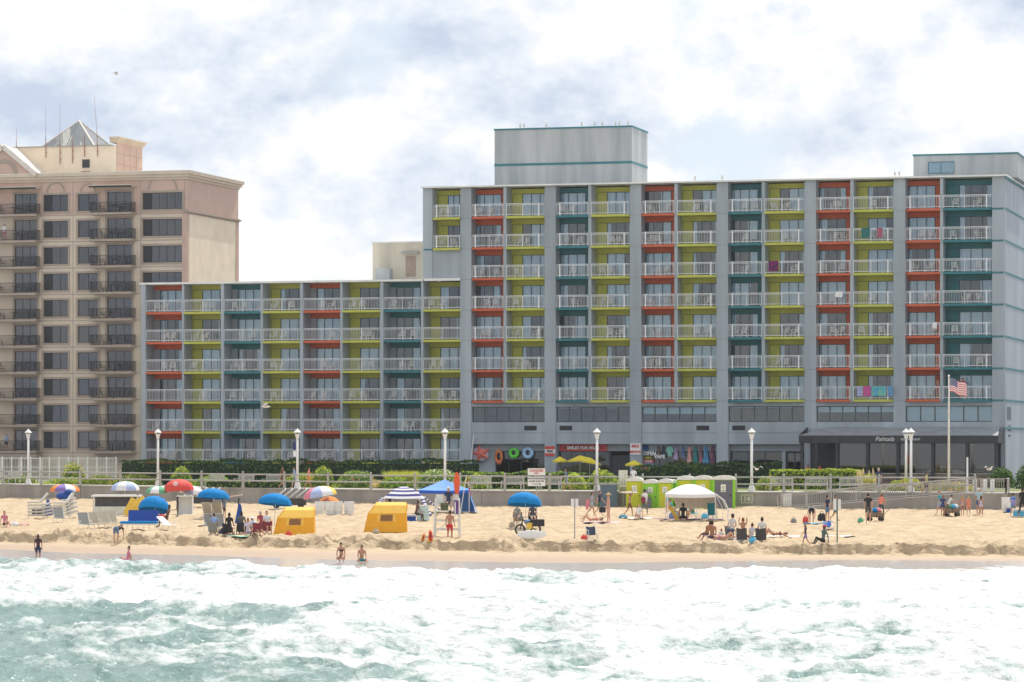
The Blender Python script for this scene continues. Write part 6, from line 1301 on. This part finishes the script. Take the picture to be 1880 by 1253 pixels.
# ------------------------------------------------------------------ people: one continuous skin each, posed by joint angles
SK = {'l': (0.56,0.32,0.22), 'm': (0.42,0.21,0.13), 'd': (0.10,0.05,0.035), 't': (0.35,0.16,0.09)}
HR = {'b': (0.03,0.018,0.012), 'k': (0.012,0.011,0.012), 'y': (0.42,0.26,0.10), 'r': (0.22,0.06,0.02), 'g': (0.4,0.38,0.36)}
def pmat(kind, c): return mat('%s_%d_%d_%d' % (kind, *[int(x*255) for x in c]), c, 0.75 if kind != 'skin' else 0.5, 0.06, 8)
def person(px, py, pose, face, top, bot, label, skin='l', hair='b', hpx=None, h=None, long_hair=False, hat=None, outfit='shirt', base=None, lean=None, arms=None):
    if base is None: X, Y, z = gpos(px, py)
    else: X, Y, z = base
    H = h or (hpx*Y/F if hpx else 1.7); k = H/1.75
    A = {'stand': dict(lean=0,th=(3,-3),sh=(0,-6),ua=(4,-4),fa=(14,10)), 'walk': dict(lean=4,th=(24,-16),sh=(6,-42),ua=(-22,22),fa=(-2,45)), 'bend': dict(lean=88,th=(6,-2),sh=(0,-4),ua=(8,14),fa=(4,8)),
         'sitg': dict(lean=-8,th=(118,112),sh=(30,38),ua=(-22,-24),fa=(-8,-6)), 'sitc': dict(lean=-14,th=(82,84),sh=(4,8),ua=(12,10),fa=(60,64)), 'kneel': dict(lean=10,th=(75,78),sh=(-80,-84),ua=(20,-8),fa=(10,2)),
         'lie': dict(lean=-88,th=(140,125),sh=(40,20),ua=(-60,-60),fa=(-70,-70)), 'recl': dict(lean=-38,th=(76,82),sh=(40,50),ua=(0,4),fa=(40,44)), 'push': dict(lean=28,th=(14,-14),sh=(2,-30),ua=(52,56),fa=(70,74)), 'carry': dict(lean=2,th=(22,-18),sh=(4,-40),ua=(150,150),fa=(185,185)), 'cross': dict(lean=6,th=(86,86),sh=(66,66),ua=(18,18),fa=(50,50))}[pose].copy()
    if lean is not None: A['lean'] = lean
    if arms: A['ua'], A['fa'] = arms
    d = lambda ang: Vector((0,-math.sin(R(ang)),-math.cos(R(ang))))          # from straight down, positive forward
    J = {}; up = Vector((0,-math.sin(R(A['lean'])),math.cos(R(A['lean'])))); pel = Vector((0,0,0)); fw = Vector((0,-up.z,up.y))
    J['pel'] = pel; J['waist'] = pel+up*0.20; J['chest'] = pel+up*0.42; J['neckb'] = pel+up*0.56
    hd = (up*0.8+Vector((0,0,0.5))).normalized() if pose not in ('lie',) else up
    J['neck'] = J['neckb']+hd*0.07; J['head'] = J['neck']+hd*0.10; J['crown'] = J['head']+hd*0.09
    for i, s in enumerate((-1,1)):
        sh = pel+up*0.50+Vector((s*0.185,0,0)); J['s%d'%i] = sh; out = Vector((s*0.05,0,0)); J['e%d'%i] = sh+d(A['ua'][i])*0.28+out; J['w%d'%i] = J['e%d'%i]+d(A['fa'][i])*0.25+(Vector((-s*0.02,0,0)) if pose != 'stand' else Vector((0,0,0))); J['h%d'%i] = J['w%d'%i]+d(A['fa'][i])*0.085
        sp = 0.09 if pose != 'cross' else 0.22; hp_ = pel+Vector((s*0.095,0,-0.03)); J['p%d'%i] = hp_; J['k%d'%i] = hp_+d(A['th'][i])*0.43+Vector((s*(0.015 if pose != 'cross' else 0.2),0,0)); J['a%d'%i] = J['k%d'%i]+d(A['sh'][i])*0.40+(Vector((-s*0.22,0,0)) if pose == 'cross' else Vector((0,0,0)))
        fd = (d(A['sh'][i]+82)); J['t%d'%i] = J['a%d'%i]+fd*0.17+d(A['sh'][i])*0.03
    B = [('torso','pel','waist',0.135,0.118),('torso','waist','chest',0.118,0.14),('torso','chest','neckb',0.14,0.085),('neck','neckb','neck',0.055,0.052),('head','neck','head',0.07,0.095),('head','head','crown',0.097,0.07)]
    for i in (0,1):
        B += [('torso','neckb','s%d'%i,0.07,0.062),('uarm','s%d'%i,'e%d'%i,0.056,0.042),('farm','e%d'%i,'w%d'%i,0.041,0.029),('hand','w%d'%i,'h%d'%i,0.03,0.036),('hip','pel','p%d'%i,0.12,0.098),('thigh','p%d'%i,'k%d'%i,0.098,0.058),('calf','k%d'%i,'a%d'%i,0.058,0.036),('foot','a%d'%i,'t%d'%i,0.036,0.034)]
    if long_hair: J['hb'] = J['head']-fw*0.07*(-1)+Vector((0,0.0,0)); J['hb'] = J['head']-(-fw)*0.0+fw*0.0+(-1)*(-fw)*0.0+Vector((0,0,0))-d(90)*0.0; bk = -fw if False else Vector((0,up.z,-up.y)); J['hb'] = J['head']+bk*0.06; J['ht'] = J['neckb']+bk*0.12-up*0.10; B.append(('hair','hb','ht',0.07,0.035))
    m = MB()
    for (nm, a, b, r0, r1) in B:
        a, b = J[a], J[b]; sq = 0.72 if nm in ('torso','hip') else 1.0; dv = b-a
        if dv.length < 1e-5: continue
        q = dv.to_track_quat('Z','Y').to_matrix()
        for p, r in ((a,r0),(b,r1)): m.ball(p, r, r*(sq if nm=='torso' else 1), r, 8, 6)
        vs = []
        for p, r in ((a,r0),(b,r1)):
            for i in range(8):
                t = 2*math.pi*i/8; off = q @ Vector((r*math.cos(t), r*math.sin(t), 0))
                if nm == 'torso': off = Vector((off.x, off.y*0.74 if abs(up.z) > 0.5 else off.y, off.z if abs(up.z) > 0.5 else off.z*0.74))
                vs.append(p+off)
        m.add(vs, [(i,(i+1)%8,8+(i+1)%8,8+i) for i in range(8)]+[tuple(range(7,-1,-1)),tuple(range(8,16))])
    me = m.mesh('body_source', []); tmp = bpy.data.objects.new('tmp', me); tmp_scene.collection.objects.link(tmp); md = tmp.modifiers.new('r','REMESH'); md.mode = 'VOXEL'; md.voxel_size = 0.024; sm = tmp.modifiers.new('s','SMOOTH'); sm.iterations = 2; sm.factor = 0.5
    bm_ = helper_eval(tmp); bpy.data.objects.remove(tmp); bpy.data.meshes.remove(me)
    n = len(bm_.polygons); C = np.zeros(n*3); bm_.polygons.foreach_get('center', C); C = C.reshape(-1,3)
    best = np.full(n, 1e9); lab = np.zeros(n,int); par = np.zeros(n)
    names = ['torso','neck','head','uarm','farm','hand','hip','thigh','calf','foot','hair']
    for (nm, a, b, r0, r1) in B:
        a_, b_ = np.array(J[a]), np.array(J[b]); v = b_-a_; L2 = max(1e-6, v@v); t = np.clip((C-a_)@v/L2, 0, 1); dist = np.linalg.norm(C-(a_+t[:,None]*v), axis=1)-(r0+(r1-r0)*t); mk = dist < best; best[mk] = dist[mk]; lab[mk] = names.index(nm); par[mk] = t[mk]
    upv = np.array(up); hgt = (C-np.array(J['pel']))@upv; mi = np.zeros(n,int)
    T = {x: lab == names.index(x) for x in names}
    if outfit in ('shirt','dress','long'): mi[T['torso'] & (hgt > 0.03)] = 1; mi[T['uarm'] & (par < (0.55 if outfit != 'long' else 2))] = 1; mi[T['farm'] & (outfit == 'long')] = 1
    if outfit in ('shirt','shorts','long'): mi[(T['hip'] | (T['torso'] & (hgt <= 0.05)))] = 2; mi[T['thigh'] & (par < (0.62))] = 2
    if outfit == 'long': mi[T['thigh'] | (T['calf'] & (par < 0.85))] = 2
    if outfit == 'dress': mi[T['hip'] | (T['torso'])] = 1; mi[T['thigh'] & (par < 0.45)] = 1
    if outfit == 'bikini': mi[T['hip'] & (hgt < 0.06)] = 2; mi[T['torso'] & (hgt > 0.33) & (hgt < 0.44)] = 1; mi[T['torso'] & (hgt < 0.05)] = 2
    if outfit == 'suit': mi[T['torso'] & (hgt < 0.46)] = 1; mi[T['hip']] = 1
    hf = np.array(d(90)); hc = np.array(J['head']); rel = C-hc; hu = np.array(hd)
    mi[T['head'] & (((rel@hu) > 0.045) | ((rel@(-np.array(fw)*-1)) * 0 + (rel@(np.array((0,up.z,-up.y)))) > 0.01) & ((rel@hu) > -0.06))] = 3
    mi[T['hair']] = 3
    bm_.materials.clear()
    for mm in (pmat('skin', SK[skin]), pmat('fabric', top), pmat('fabric', bot), pmat('hair', HR[hair])): bm_.materials.append(mm)
    # fingers and face, grown onto the same mesh
    ex = MB()
    for i, s in enumerate((-1,1)):
        w, hnd = J['w%d'%i], J['h%d'%i]; dv = (hnd-w).normalized(); side = Vector((1,0,0)); cr = dv.cross(side).normalized()
        for fi, (o_, l_) in enumerate(((-0.024,0.062),(-0.008,0.075),(0.008,0.07),(0.024,0.055))): b0 = hnd+side*o_+dv*0.01; k1 = b0+dv*l_*0.55+cr*0.008; ex.tube(b0,k1,0.0095,0.0085,5,0); ex.tube(k1,k1+dv*l_*0.45+cr*0.02,0.0085,0.006,5,0)
        tb = w+dv*0.03-side*s*0.028; ex.tube(tb, tb+dv*0.04-side*s*0.025, 0.011,0.008,5,0)
    fdir = Vector((0,-up.z,up.y)) if pose in ('lie',) else Vector((0,-hd.z,hd.y)); ey = J['head']+fdir*0.088
    for s in (-1,1): ex.ball(ey+Vector((s*0.033,0,0))+hd*0.005, 0.011,0.011,0.009,6,4,3); ex.ball(J['head']+Vector((s*0.096,0,0))-hd*0.01, 0.012,0.022,0.03,6,4,0)
    ex.tube(ey-hd*0.0+fdir*0.0, ey+fdir*0.022-hd*0.035, 0.008,0.014,6,0); ex.bar(ey-hd*0.062+Vector((-0.022,0,0))-fdir*0.006, ey-hd*0.062+Vector((0.022,0,0))-fdir*0.006, 0.01, 0.01, 2)
    nv = len(bm_.vertices); V = np.zeros(nv*3); bm_.vertices.foreach_get('co', V); V = V.reshape(-1,3).tolist(); Fc = [tuple(p.vertices) for p in bm_.polygons]
    allv = V+[tuple(q) for q in ex.v]; low = min(q[2] for q in allv); fin = bpy.data.meshes.new('person'); fin.from_pydata([((q[0])*k, q[1]*k, (q[2]-low)*k) for q in allv], [], Fc+[tuple(i+nv for i in f) for f in ex.f])
    for mm in bm_.materials: fin.materials.append(mm)
    fin.polygons.foreach_set('material_index', np.concatenate([mi, np.array(ex.m,int)]).astype(np.int32)); fin.polygons.foreach_set('use_smooth', [True]*len(fin.polygons)); fin.update(); bpy.data.meshes.remove(bm_)
    o = link('person', fin, None, (X,Y,z+(0.02 if base is None else 0)), R(face)); tag(o, label, 'person')
    hl = lambda v: (v.x*k, v.y*k, (v.z-low)*k)
    if hat:
        hm = pmat('fabric', hat[1]); c = Vector(hl(J['head']+hd*0.05)); q = MB()
        if hat[0] == 'cap': q.lathe([(0.105*k,0),(0.10*k,0.05*k),(0.06*k,0.085*k),(0.005,0.095*k)], c, 10); q.obox(c+Vector((0,-0.13*k,0.01)),(0.07*k,0.06*k,0.006),Matrix.Identity(3))
        else: q.lathe([(0.22*k,-0.02*k),(0.21*k,0.0),(0.11*k,0.012*k),(0.10*k,0.07*k),(0.05*k,0.10*k),(0.005,0.10*k)], c, 14)
        q.build('hat', hm, o)
    o['_joint'] = 1; del o['_joint']
    return o
def promenade2(px, off): Y = wallY(px, off); return (xof(px,Y),Y,BW)
W_ = (0.72,0.72,0.72); NV = (0.02,0.03,0.08); BK = (0.015,0.015,0.018); DN = (0.10,0.17,0.28); GY = (0.25,0.25,0.25); PKc = (0.55,0.18,0.25); TLc = (0.03,0.30,0.38); CRc = (0.72,0.22,0.15); LBc = (0.25,0.38,0.62); BRc = (0.16,0.07,0.04)
P = person
P(70,1034,'stand',175,(0.06,0.02,0.03),NV,'person in a dark top and navy shorts standing in the wash at the left','m','b',50,long_hair=True)
P(234,1036,'sitg',-75,PKc,PKc,'person in pink sitting in the shallow wash','m','k',h=1.55)
P(213,1000,'bend',160,BK,DN,'woman in a black top and denim shorts bending forward at the scarp','l','b',h=1.68)
P(627,1035,'kneel',-15,BK,BK,'dark haired person kneeling on the wet sand, left of the pair','m','k',h=1.5,outfit='bikini')
P(664,1036,'cross',10,TLc,(0.03,0.25,0.32),'person in turquoise shorts sitting on the wet sand, right of the pair','m','k',h=1.55,outfit='shorts')
P(9,968,'sitg',30,PKc,(0.10,0.07,0.08),'person in a pink shirt sitting at the far left edge','l','r',h=1.6)
P(306,969,'sitc',-80,BRc,BRc,'man in brown sitting on the low lounger by the daybed','d','k',h=1.75)
P(393,984,'sitc',190,LBc,NV,'person in a blue shirt at the left end of the seated group','l','b',h=1.6,lean=14)
P(420,986,'sitc',170,BK,BK,'person in black, second in the seated group','m','k',h=1.7,lean=10)
P(443,984,'sitc',185,(0.12,0.13,0.12),BRc,'person with full dark hair in the middle of the seated group','d','k',h=1.75)
P(470,986,'recl',40,(0.55,0.6,0.68),(0.05,0.10,0.35),'person in a wide white hat reclining in the seated group','m','k',h=1.65,hat=('brim',(0.7,0.7,0.72)))
P(491,982,'sitc',20,(0.6,0.66,0.72),(0.5,0.5,0.5),'man in a white shirt at the right end of the seated group','l','r',h=1.7)
P(412,952,'stand',-60,LBc,NV,'person in pale blue between the two tan deck chairs','l','k',hpx=36)
rp = gpos(826,986); ry0 = rp[1]-1.25; rp = (xof(826,ry0), ry0, float(sand_z(xof(826,ry0), ry0)))
P(0,0,'stand',165,(0.6,0.3,0.2),(0.55,0.02,0.03),'shirtless man in red shorts standing at the lifeguard stand','m','b',h=1.68,base=rp,outfit='shorts',arms=((10,-8),(35,20)))
sp = gpos(821,985); P(0,0,'sitc',5,NV,(0.10,0.10,0.10),'lifeguard in a navy shirt sitting on the white stand','l','y',h=1.7,base=(sp[0]+0.08,sp[1]+0.12,sp[2]+1.42+0.0),hat=('cap',(0.6,0.55,0.45)))
P(716,938,'sitc',20,BK,BK,'person in black under the striped canopy','m','k',h=1.6)
P(764,958,'sitc',70,BRc,(0.03,0.03,0.04),'person sitting by the pale aqua bins','d','k',h=1.7,lean=12)
P(951,964,'sitc',-20,GY,GY,'person in grey crouched in a chair under the blue umbrella','m','r',h=1.6,lean=16)
P(978,964,'sitc',8,(0.06,0.05,0.07),GY,'person in a dark top reading under the blue umbrella','l','b',h=1.65)
P(1086,948,'walk',80,(0.35,0.38,0.45),(0.2,0.2,0.22),'long haired woman in a grey dress walking with a pink towel','m','b',43,long_hair=True,outfit='dress')
P(1100,948,'walk',75,NV,(0.05,0.12,0.08),'man in a navy shirt with a backpack carrying a black bag','l','k',46)
P(1117,961,'stand',-80,(0.6,0.25,0.2),(0.5,0.25,0.2),'woman in a bikini and straw hat standing on the lilac towel','l','y',53,outfit='bikini',hat=('brim',(0.52,0.36,0.18)))
P(1084,962,'lie',-90,CRc,CRc,'woman lying on her back with knees up on the lilac towel','l','b',h=1.65,outfit='bikini')
P(1156,949,'carry',100,BRc,BRc,'person walking with a surfboard held overhead','m','b',44,outfit='shorts')
P(1183,947,'walk',150,W_,(0.10,0.16,0.12),'person in a white cover-up walking away past the toilets','l','b',47,outfit='long')
P(1173,954,'sitg',-20,W_,W_,'blond woman in white sitting on a towel left of the canopy','l','y',h=1.6,long_hair=True)
P(1226,942,'stand',-60,TLc,TLc,'woman in a turquoise swimsuit standing behind the canopy leg','l','y',40,outfit='suit')
P(1254,956,'cross',175,BK,BK,'person in black sitting with their back turned under the white canopy','l','k',h=1.8)
P(1271,953,'sitc',-50,(0.4,0.2,0.13),(0.05,0.15,0.10),'shirtless man leaning forward in the teal chair','m','k',h=1.7,outfit='shorts',lean=14)
P(1307,993,'sitg',165,(0.3,0.12,0.07),(0.06,0.05,0.15),'shirtless man sitting with his back to the sea near the scarp','t','b',h=1.75,outfit='shorts',lean=6)
P(1325,993,'sitg',160,W_,(0.3,0.3,0.3),'small child sitting between two adults near the scarp','l','r',h=1.05)
P(1343,991,'sitc',-160,(0.62,0.62,0.62),(0.08,0.12,0.2),'man in a white shirt and dark cap in a chair near the scarp','l','b',h=1.75,hat=('cap',(0.03,0.02,0.05)))
P(1364,996,'sitc',178,(0.4,0.2,0.14),BK,'person leaning back in the left black chair with arms raised','m','r',h=1.65,outfit='shorts',arms=((125,125),(235,235)))
P(1399,996,'sitc',178,W_,GY,'person in white in the right black chair','l','b',h=1.7)
P(1479,1003,'walk',-90,(0.05,0.04,0.07),(0.25,0.18,0.42),'girl with long dark hair walking along the scarp in violet shorts','m','k',38,long_hair=True)
P(1511,1000,'sitg',-60,(0.09,0.12,0.12),BK,'person in a dark jacket with red headwear sitting at the scarp','d','k',h=1.65,outfit='long',hat=('cap',(0.45,0.02,0.04)))
P(1490,962,'bend',175,(0.45,0.45,0.47),BK,'woman in a black skirt bending over with her back to the sea','l','b',h=1.7)
P(1519,959,'stand',120,NV,DN,'woman in a navy top and denim shorts standing by the black bag','l','b',47)
P(1533,958,'walk',70,(0.6,0.68,0.72),DN,'dark haired woman in a pale shirt walking beside the woman in navy','m','k',47)
P(1594,962,'walk',175,BK,(0.08,0.07,0.05),'man in a black shirt walking up the beach','l','b',55)
P(1618,950,'walk',150,CRc,(0.04,0.06,0.06),'woman in a coral top and dark leggings walking up the beach','m','r',42,outfit='long',arms=((20,-10),(50,30)))
P(1726,946,'walk',-60,TLc,LBc,'red haired boy at the left of the group around the wagon','l','r',42)
P(1731,949,'stand',170,(0.03,0.05,0.13),(0.03,0.05,0.13),'person in a navy dress beside the wagon','m','r',38,outfit='dress')
P(1740,949,'push',90,W_,(0.2,0.15,0.12),'person in white leaning on the loaded wagon','m','k',40)
P(1767,947,'walk',175,(0.55,0.30,0.30),(0.55,0.28,0.28),'girl in a pink swimsuit right of the wagon','m','y',36,long_hair=True,outfit='suit')
P(1778,948,'walk',170,CRc,CRc,'girl in coral, second right of the wagon','l','y',35,long_hair=True,outfit='dress')
P(1797,945,'stand',150,(0.35,0.5,0.58),(0.05,0.10,0.25),'man in a pale blue shirt and white cap near the ramp','m','g',46,hat=('cap',(0.6,0.6,0.6)))
P(1801,949,'walk',165,(0.5,0.45,0.6),(0.5,0.42,0.55),'girl in a lavender swimsuit in front of the man in pale blue','m','b',37,long_hair=True,outfit='suit')
P(250,944,'sitc',60,(0.5,0.3,0.1),BRc,'person in ochre behind the blue daybed','m','k',h=1.65,lean=10)
P(326,950,'stand',-100,BK,(0.1,0.1,0.12),'person in black standing left of the white cabinet','d','k',hpx=36)
P(455,985,'cross',10,(0.6,0.5,0.62),(0.4,0.35,0.5),'person in lilac sitting low in the seated group','m','b',h=1.6)
P(480,980,'sitc',160,(0.35,0.06,0.1),GY,'person in maroon behind the white-hatted one','l','g',h=1.65)
P(1297,994,'recl',-150,(0.3,0.12,0.07),NV,'person reclining at the left of the group near the scarp','t','k',h=1.6,outfit='shorts')
P(1333,996,'lie',80,PKc,PKc,'person lying flat between the two chairs near the scarp','l','b',h=1.55,outfit='bikini')
P(1380,994,'sitg',200,(0.5,0.5,0.55),NV,'person in grey sitting between the two black chairs','l','b',h=1.6)
P(1420,990,'lie',-85,BRc,(0.03,0.03,0.04),'person lying on the white towel right of the black chairs','m','k',h=1.6,outfit='bikini')
P(1262,950,'sitg',30,(0.5,0.55,0.6),GY,'child in pale blue under the white canopy','l','b',h=1.2)
P(1235,952,'sitc',80,TLc,DN,'person in turquoise at the left leg of the white canopy','m','b',h=1.6)
P(1709,935,'walk',90,(0.5,0.5,0.2),NV,'person walking down the ramp in an ochre shirt','m','k',h=1.7,base=(ry_(1700,1.3)[0],ry_(1700,1.3)[1]+243,0.96))
P(0,0,'walk',-90,(0.12,0.16,0.3),GY,'boardwalk walker in dark blue near the danger sign','m','b',h=1.7,base=promenade2(1040,4))
o = P(1860,949,'walk',160,(0.10,0.22,0.5),(0.02,0.2,0.3),'boy with a blue patterned backpack at the right','l','b',42)
o2 = P(1877,949,'walk',150,BK,BK,'person in black at the right edge of the picture','m','k',52,outfit='long')
def promenade(px, off): Y = wallY(px, off); return (xof(px,Y),Y,BW)
P(0,0,'walk',90,CRc,(0.6,0.2,0.05),'boardwalk walker in bright orange beside the golden grass','m','b',h=1.7,base=promenade(566,3))
P(0,0,'walk',-90,LBc,GY,'boardwalk walker in pale blue beside the bannered lamp','l','b',h=1.7,base=promenade(541,3.5))
P(0,0,'walk',60,BRc,BRc,'boardwalk walker in brown near the bench by the bannered lamp','m','k',h=1.7,base=promenade(518,3))
P(0,0,'stand',20,NV,NV,'bald man in navy standing on the boardwalk by the pampas grass','l','g',h=1.75,base=promenade(1613,4))
P(0,0,'stand',160,W_,(0.1,0.1,0.12),'person in a white shirt with a dark strap behind the toilets','m','k',h=1.75,base=promenade(1163,6))
for px, row, c, lb, tp in ((1723,0,0.3,'person leaning on the lowest orange balcony by the flag','skin'),(1768,0,0.2,'person in black on the lowest teal corner balcony','k')):
    p = H2W @ Vector((HO.s(px,c),c,ZB+FH*row)); P(0,0,'stand',-15,BK if tp == 'k' else (0.35,0.17,0.11),(0.5,0.04,0.06) if tp != 'k' else BK,lb,'m','k',h=1.7,base=tuple(p),outfit='shirt' if tp == 'k' else 'shorts')
for px, lb in ((1484,'diner in orange at the left end of the restaurant terrace'),(1505,'second diner in orange on the restaurant terrace')):
    p = H2W @ Vector((HO.s(px,-3),-3.0,1.55)); P(0,0,'sitc',0,(0.75,0.16,0.05),BK,lb,'m','b',h=1.7,base=tuple(p))
p = Matrix.Translation((0,321.7,0)) @ Matrix.Rotation(-TH,4,'Z') @ Vector((LO.s(8,-0.9),-0.9,ZT-LF)); P(0,0,'stand',10,W_,PKc,'person in white on an upper iron balcony at the left edge','l','b',h=1.65,base=tuple(p))
p = Matrix.Translation((0,321.7,0)) @ Matrix.Rotation(-TH,4,'Z') @ Vector((LO.s(12,-0.9),-0.9,ZT-LF*9)); P(0,0,'stand',10,LBc,NV,'person in blue on the lowest iron balcony at the left edge','l','b',h=1.7,base=tuple(p))
# things people carry
def held(name, mb, m_, px, py, hgt, label, cat, rz=0):
    X,Y,z = gpos(px,py); o = mb.build(name, m_, None, (X,Y-0.05,z+hgt), R(rz)); tag(o,label,cat); return o
held('carried_surfboard', MB().ball((0,0,0),0.62,0.20,0.07,14,8), mat('board_pink',(0.62,0.50,0.46),0.4), 1155,949,1.62,'pale surfboard carried overhead by the walking person','surfboard',5)
held('pink_towel', MB().sheet([[(-0.1,0,0),(0.08,0.02,0)],[(-0.14,0.03,-0.35),(0.1,0,-0.35)],[(-0.12,0,-0.72),(0.04,0.03,-0.7)]]), PK, 1079,948,1.15,'pink towel over the shoulder of the long haired woman','towel')
held('carry_bag', MB().lathe([(0.2,0),(0.24,0.12),(0.22,0.36),(0.08,0.42)],n=10,sy=0.6), cmat('black',(0.02,0.02,0.025)), 1106,949,0.28,'black bag hanging from the hand of the man in navy','bag')
held('backpack', MB().ball((0,0,0),0.17,0.12,0.24,10,8).ball((0,-0.08,-0.06),0.11,0.07,0.11,8,6), floral('pack_print',(0.12,0.25,0.6),(0.3,0.2,0.45),8), 1860,949,0.92,'blue patterned backpack on the boy at the right','backpack')
held('backpack', MB().ball((0,0,0),0.17,0.11,0.24,10,8).ball((0,-0.08,-0.06),0.1,0.06,0.11,8,6), cmat('maroon',(0.22,0.03,0.05)), 1181,947,1.05,'maroon backpack of the person in the white cover-up','backpack')

bpy.data.scenes.remove(tmp_scene)

# ------------------------------------------------------------------ thin haze added to lift the shadows: one even box of air round everything
hz = MB().box(-300, 300, -160, 545, -5, 46).build('haze', [])
hm = bpy.data.materials.new('haze_air'); hm.use_nodes = True; nt = hm.node_tree; nt.nodes.remove(nt.nodes['Principled BSDF'])
pv = nt.nodes.new('ShaderNodeVolumePrincipled'); pv.inputs['Color'].default_value = (0.93, 0.96, 1.0, 1); pv.inputs['Density'].default_value = 0.0001; pv.inputs['Anisotropy'].default_value = 0.2
nt.links.new(pv.outputs[0], nt.nodes['Material Output'].inputs['Volume']); hz.data.materials.append(hm); tag(hz, kind='stuff')
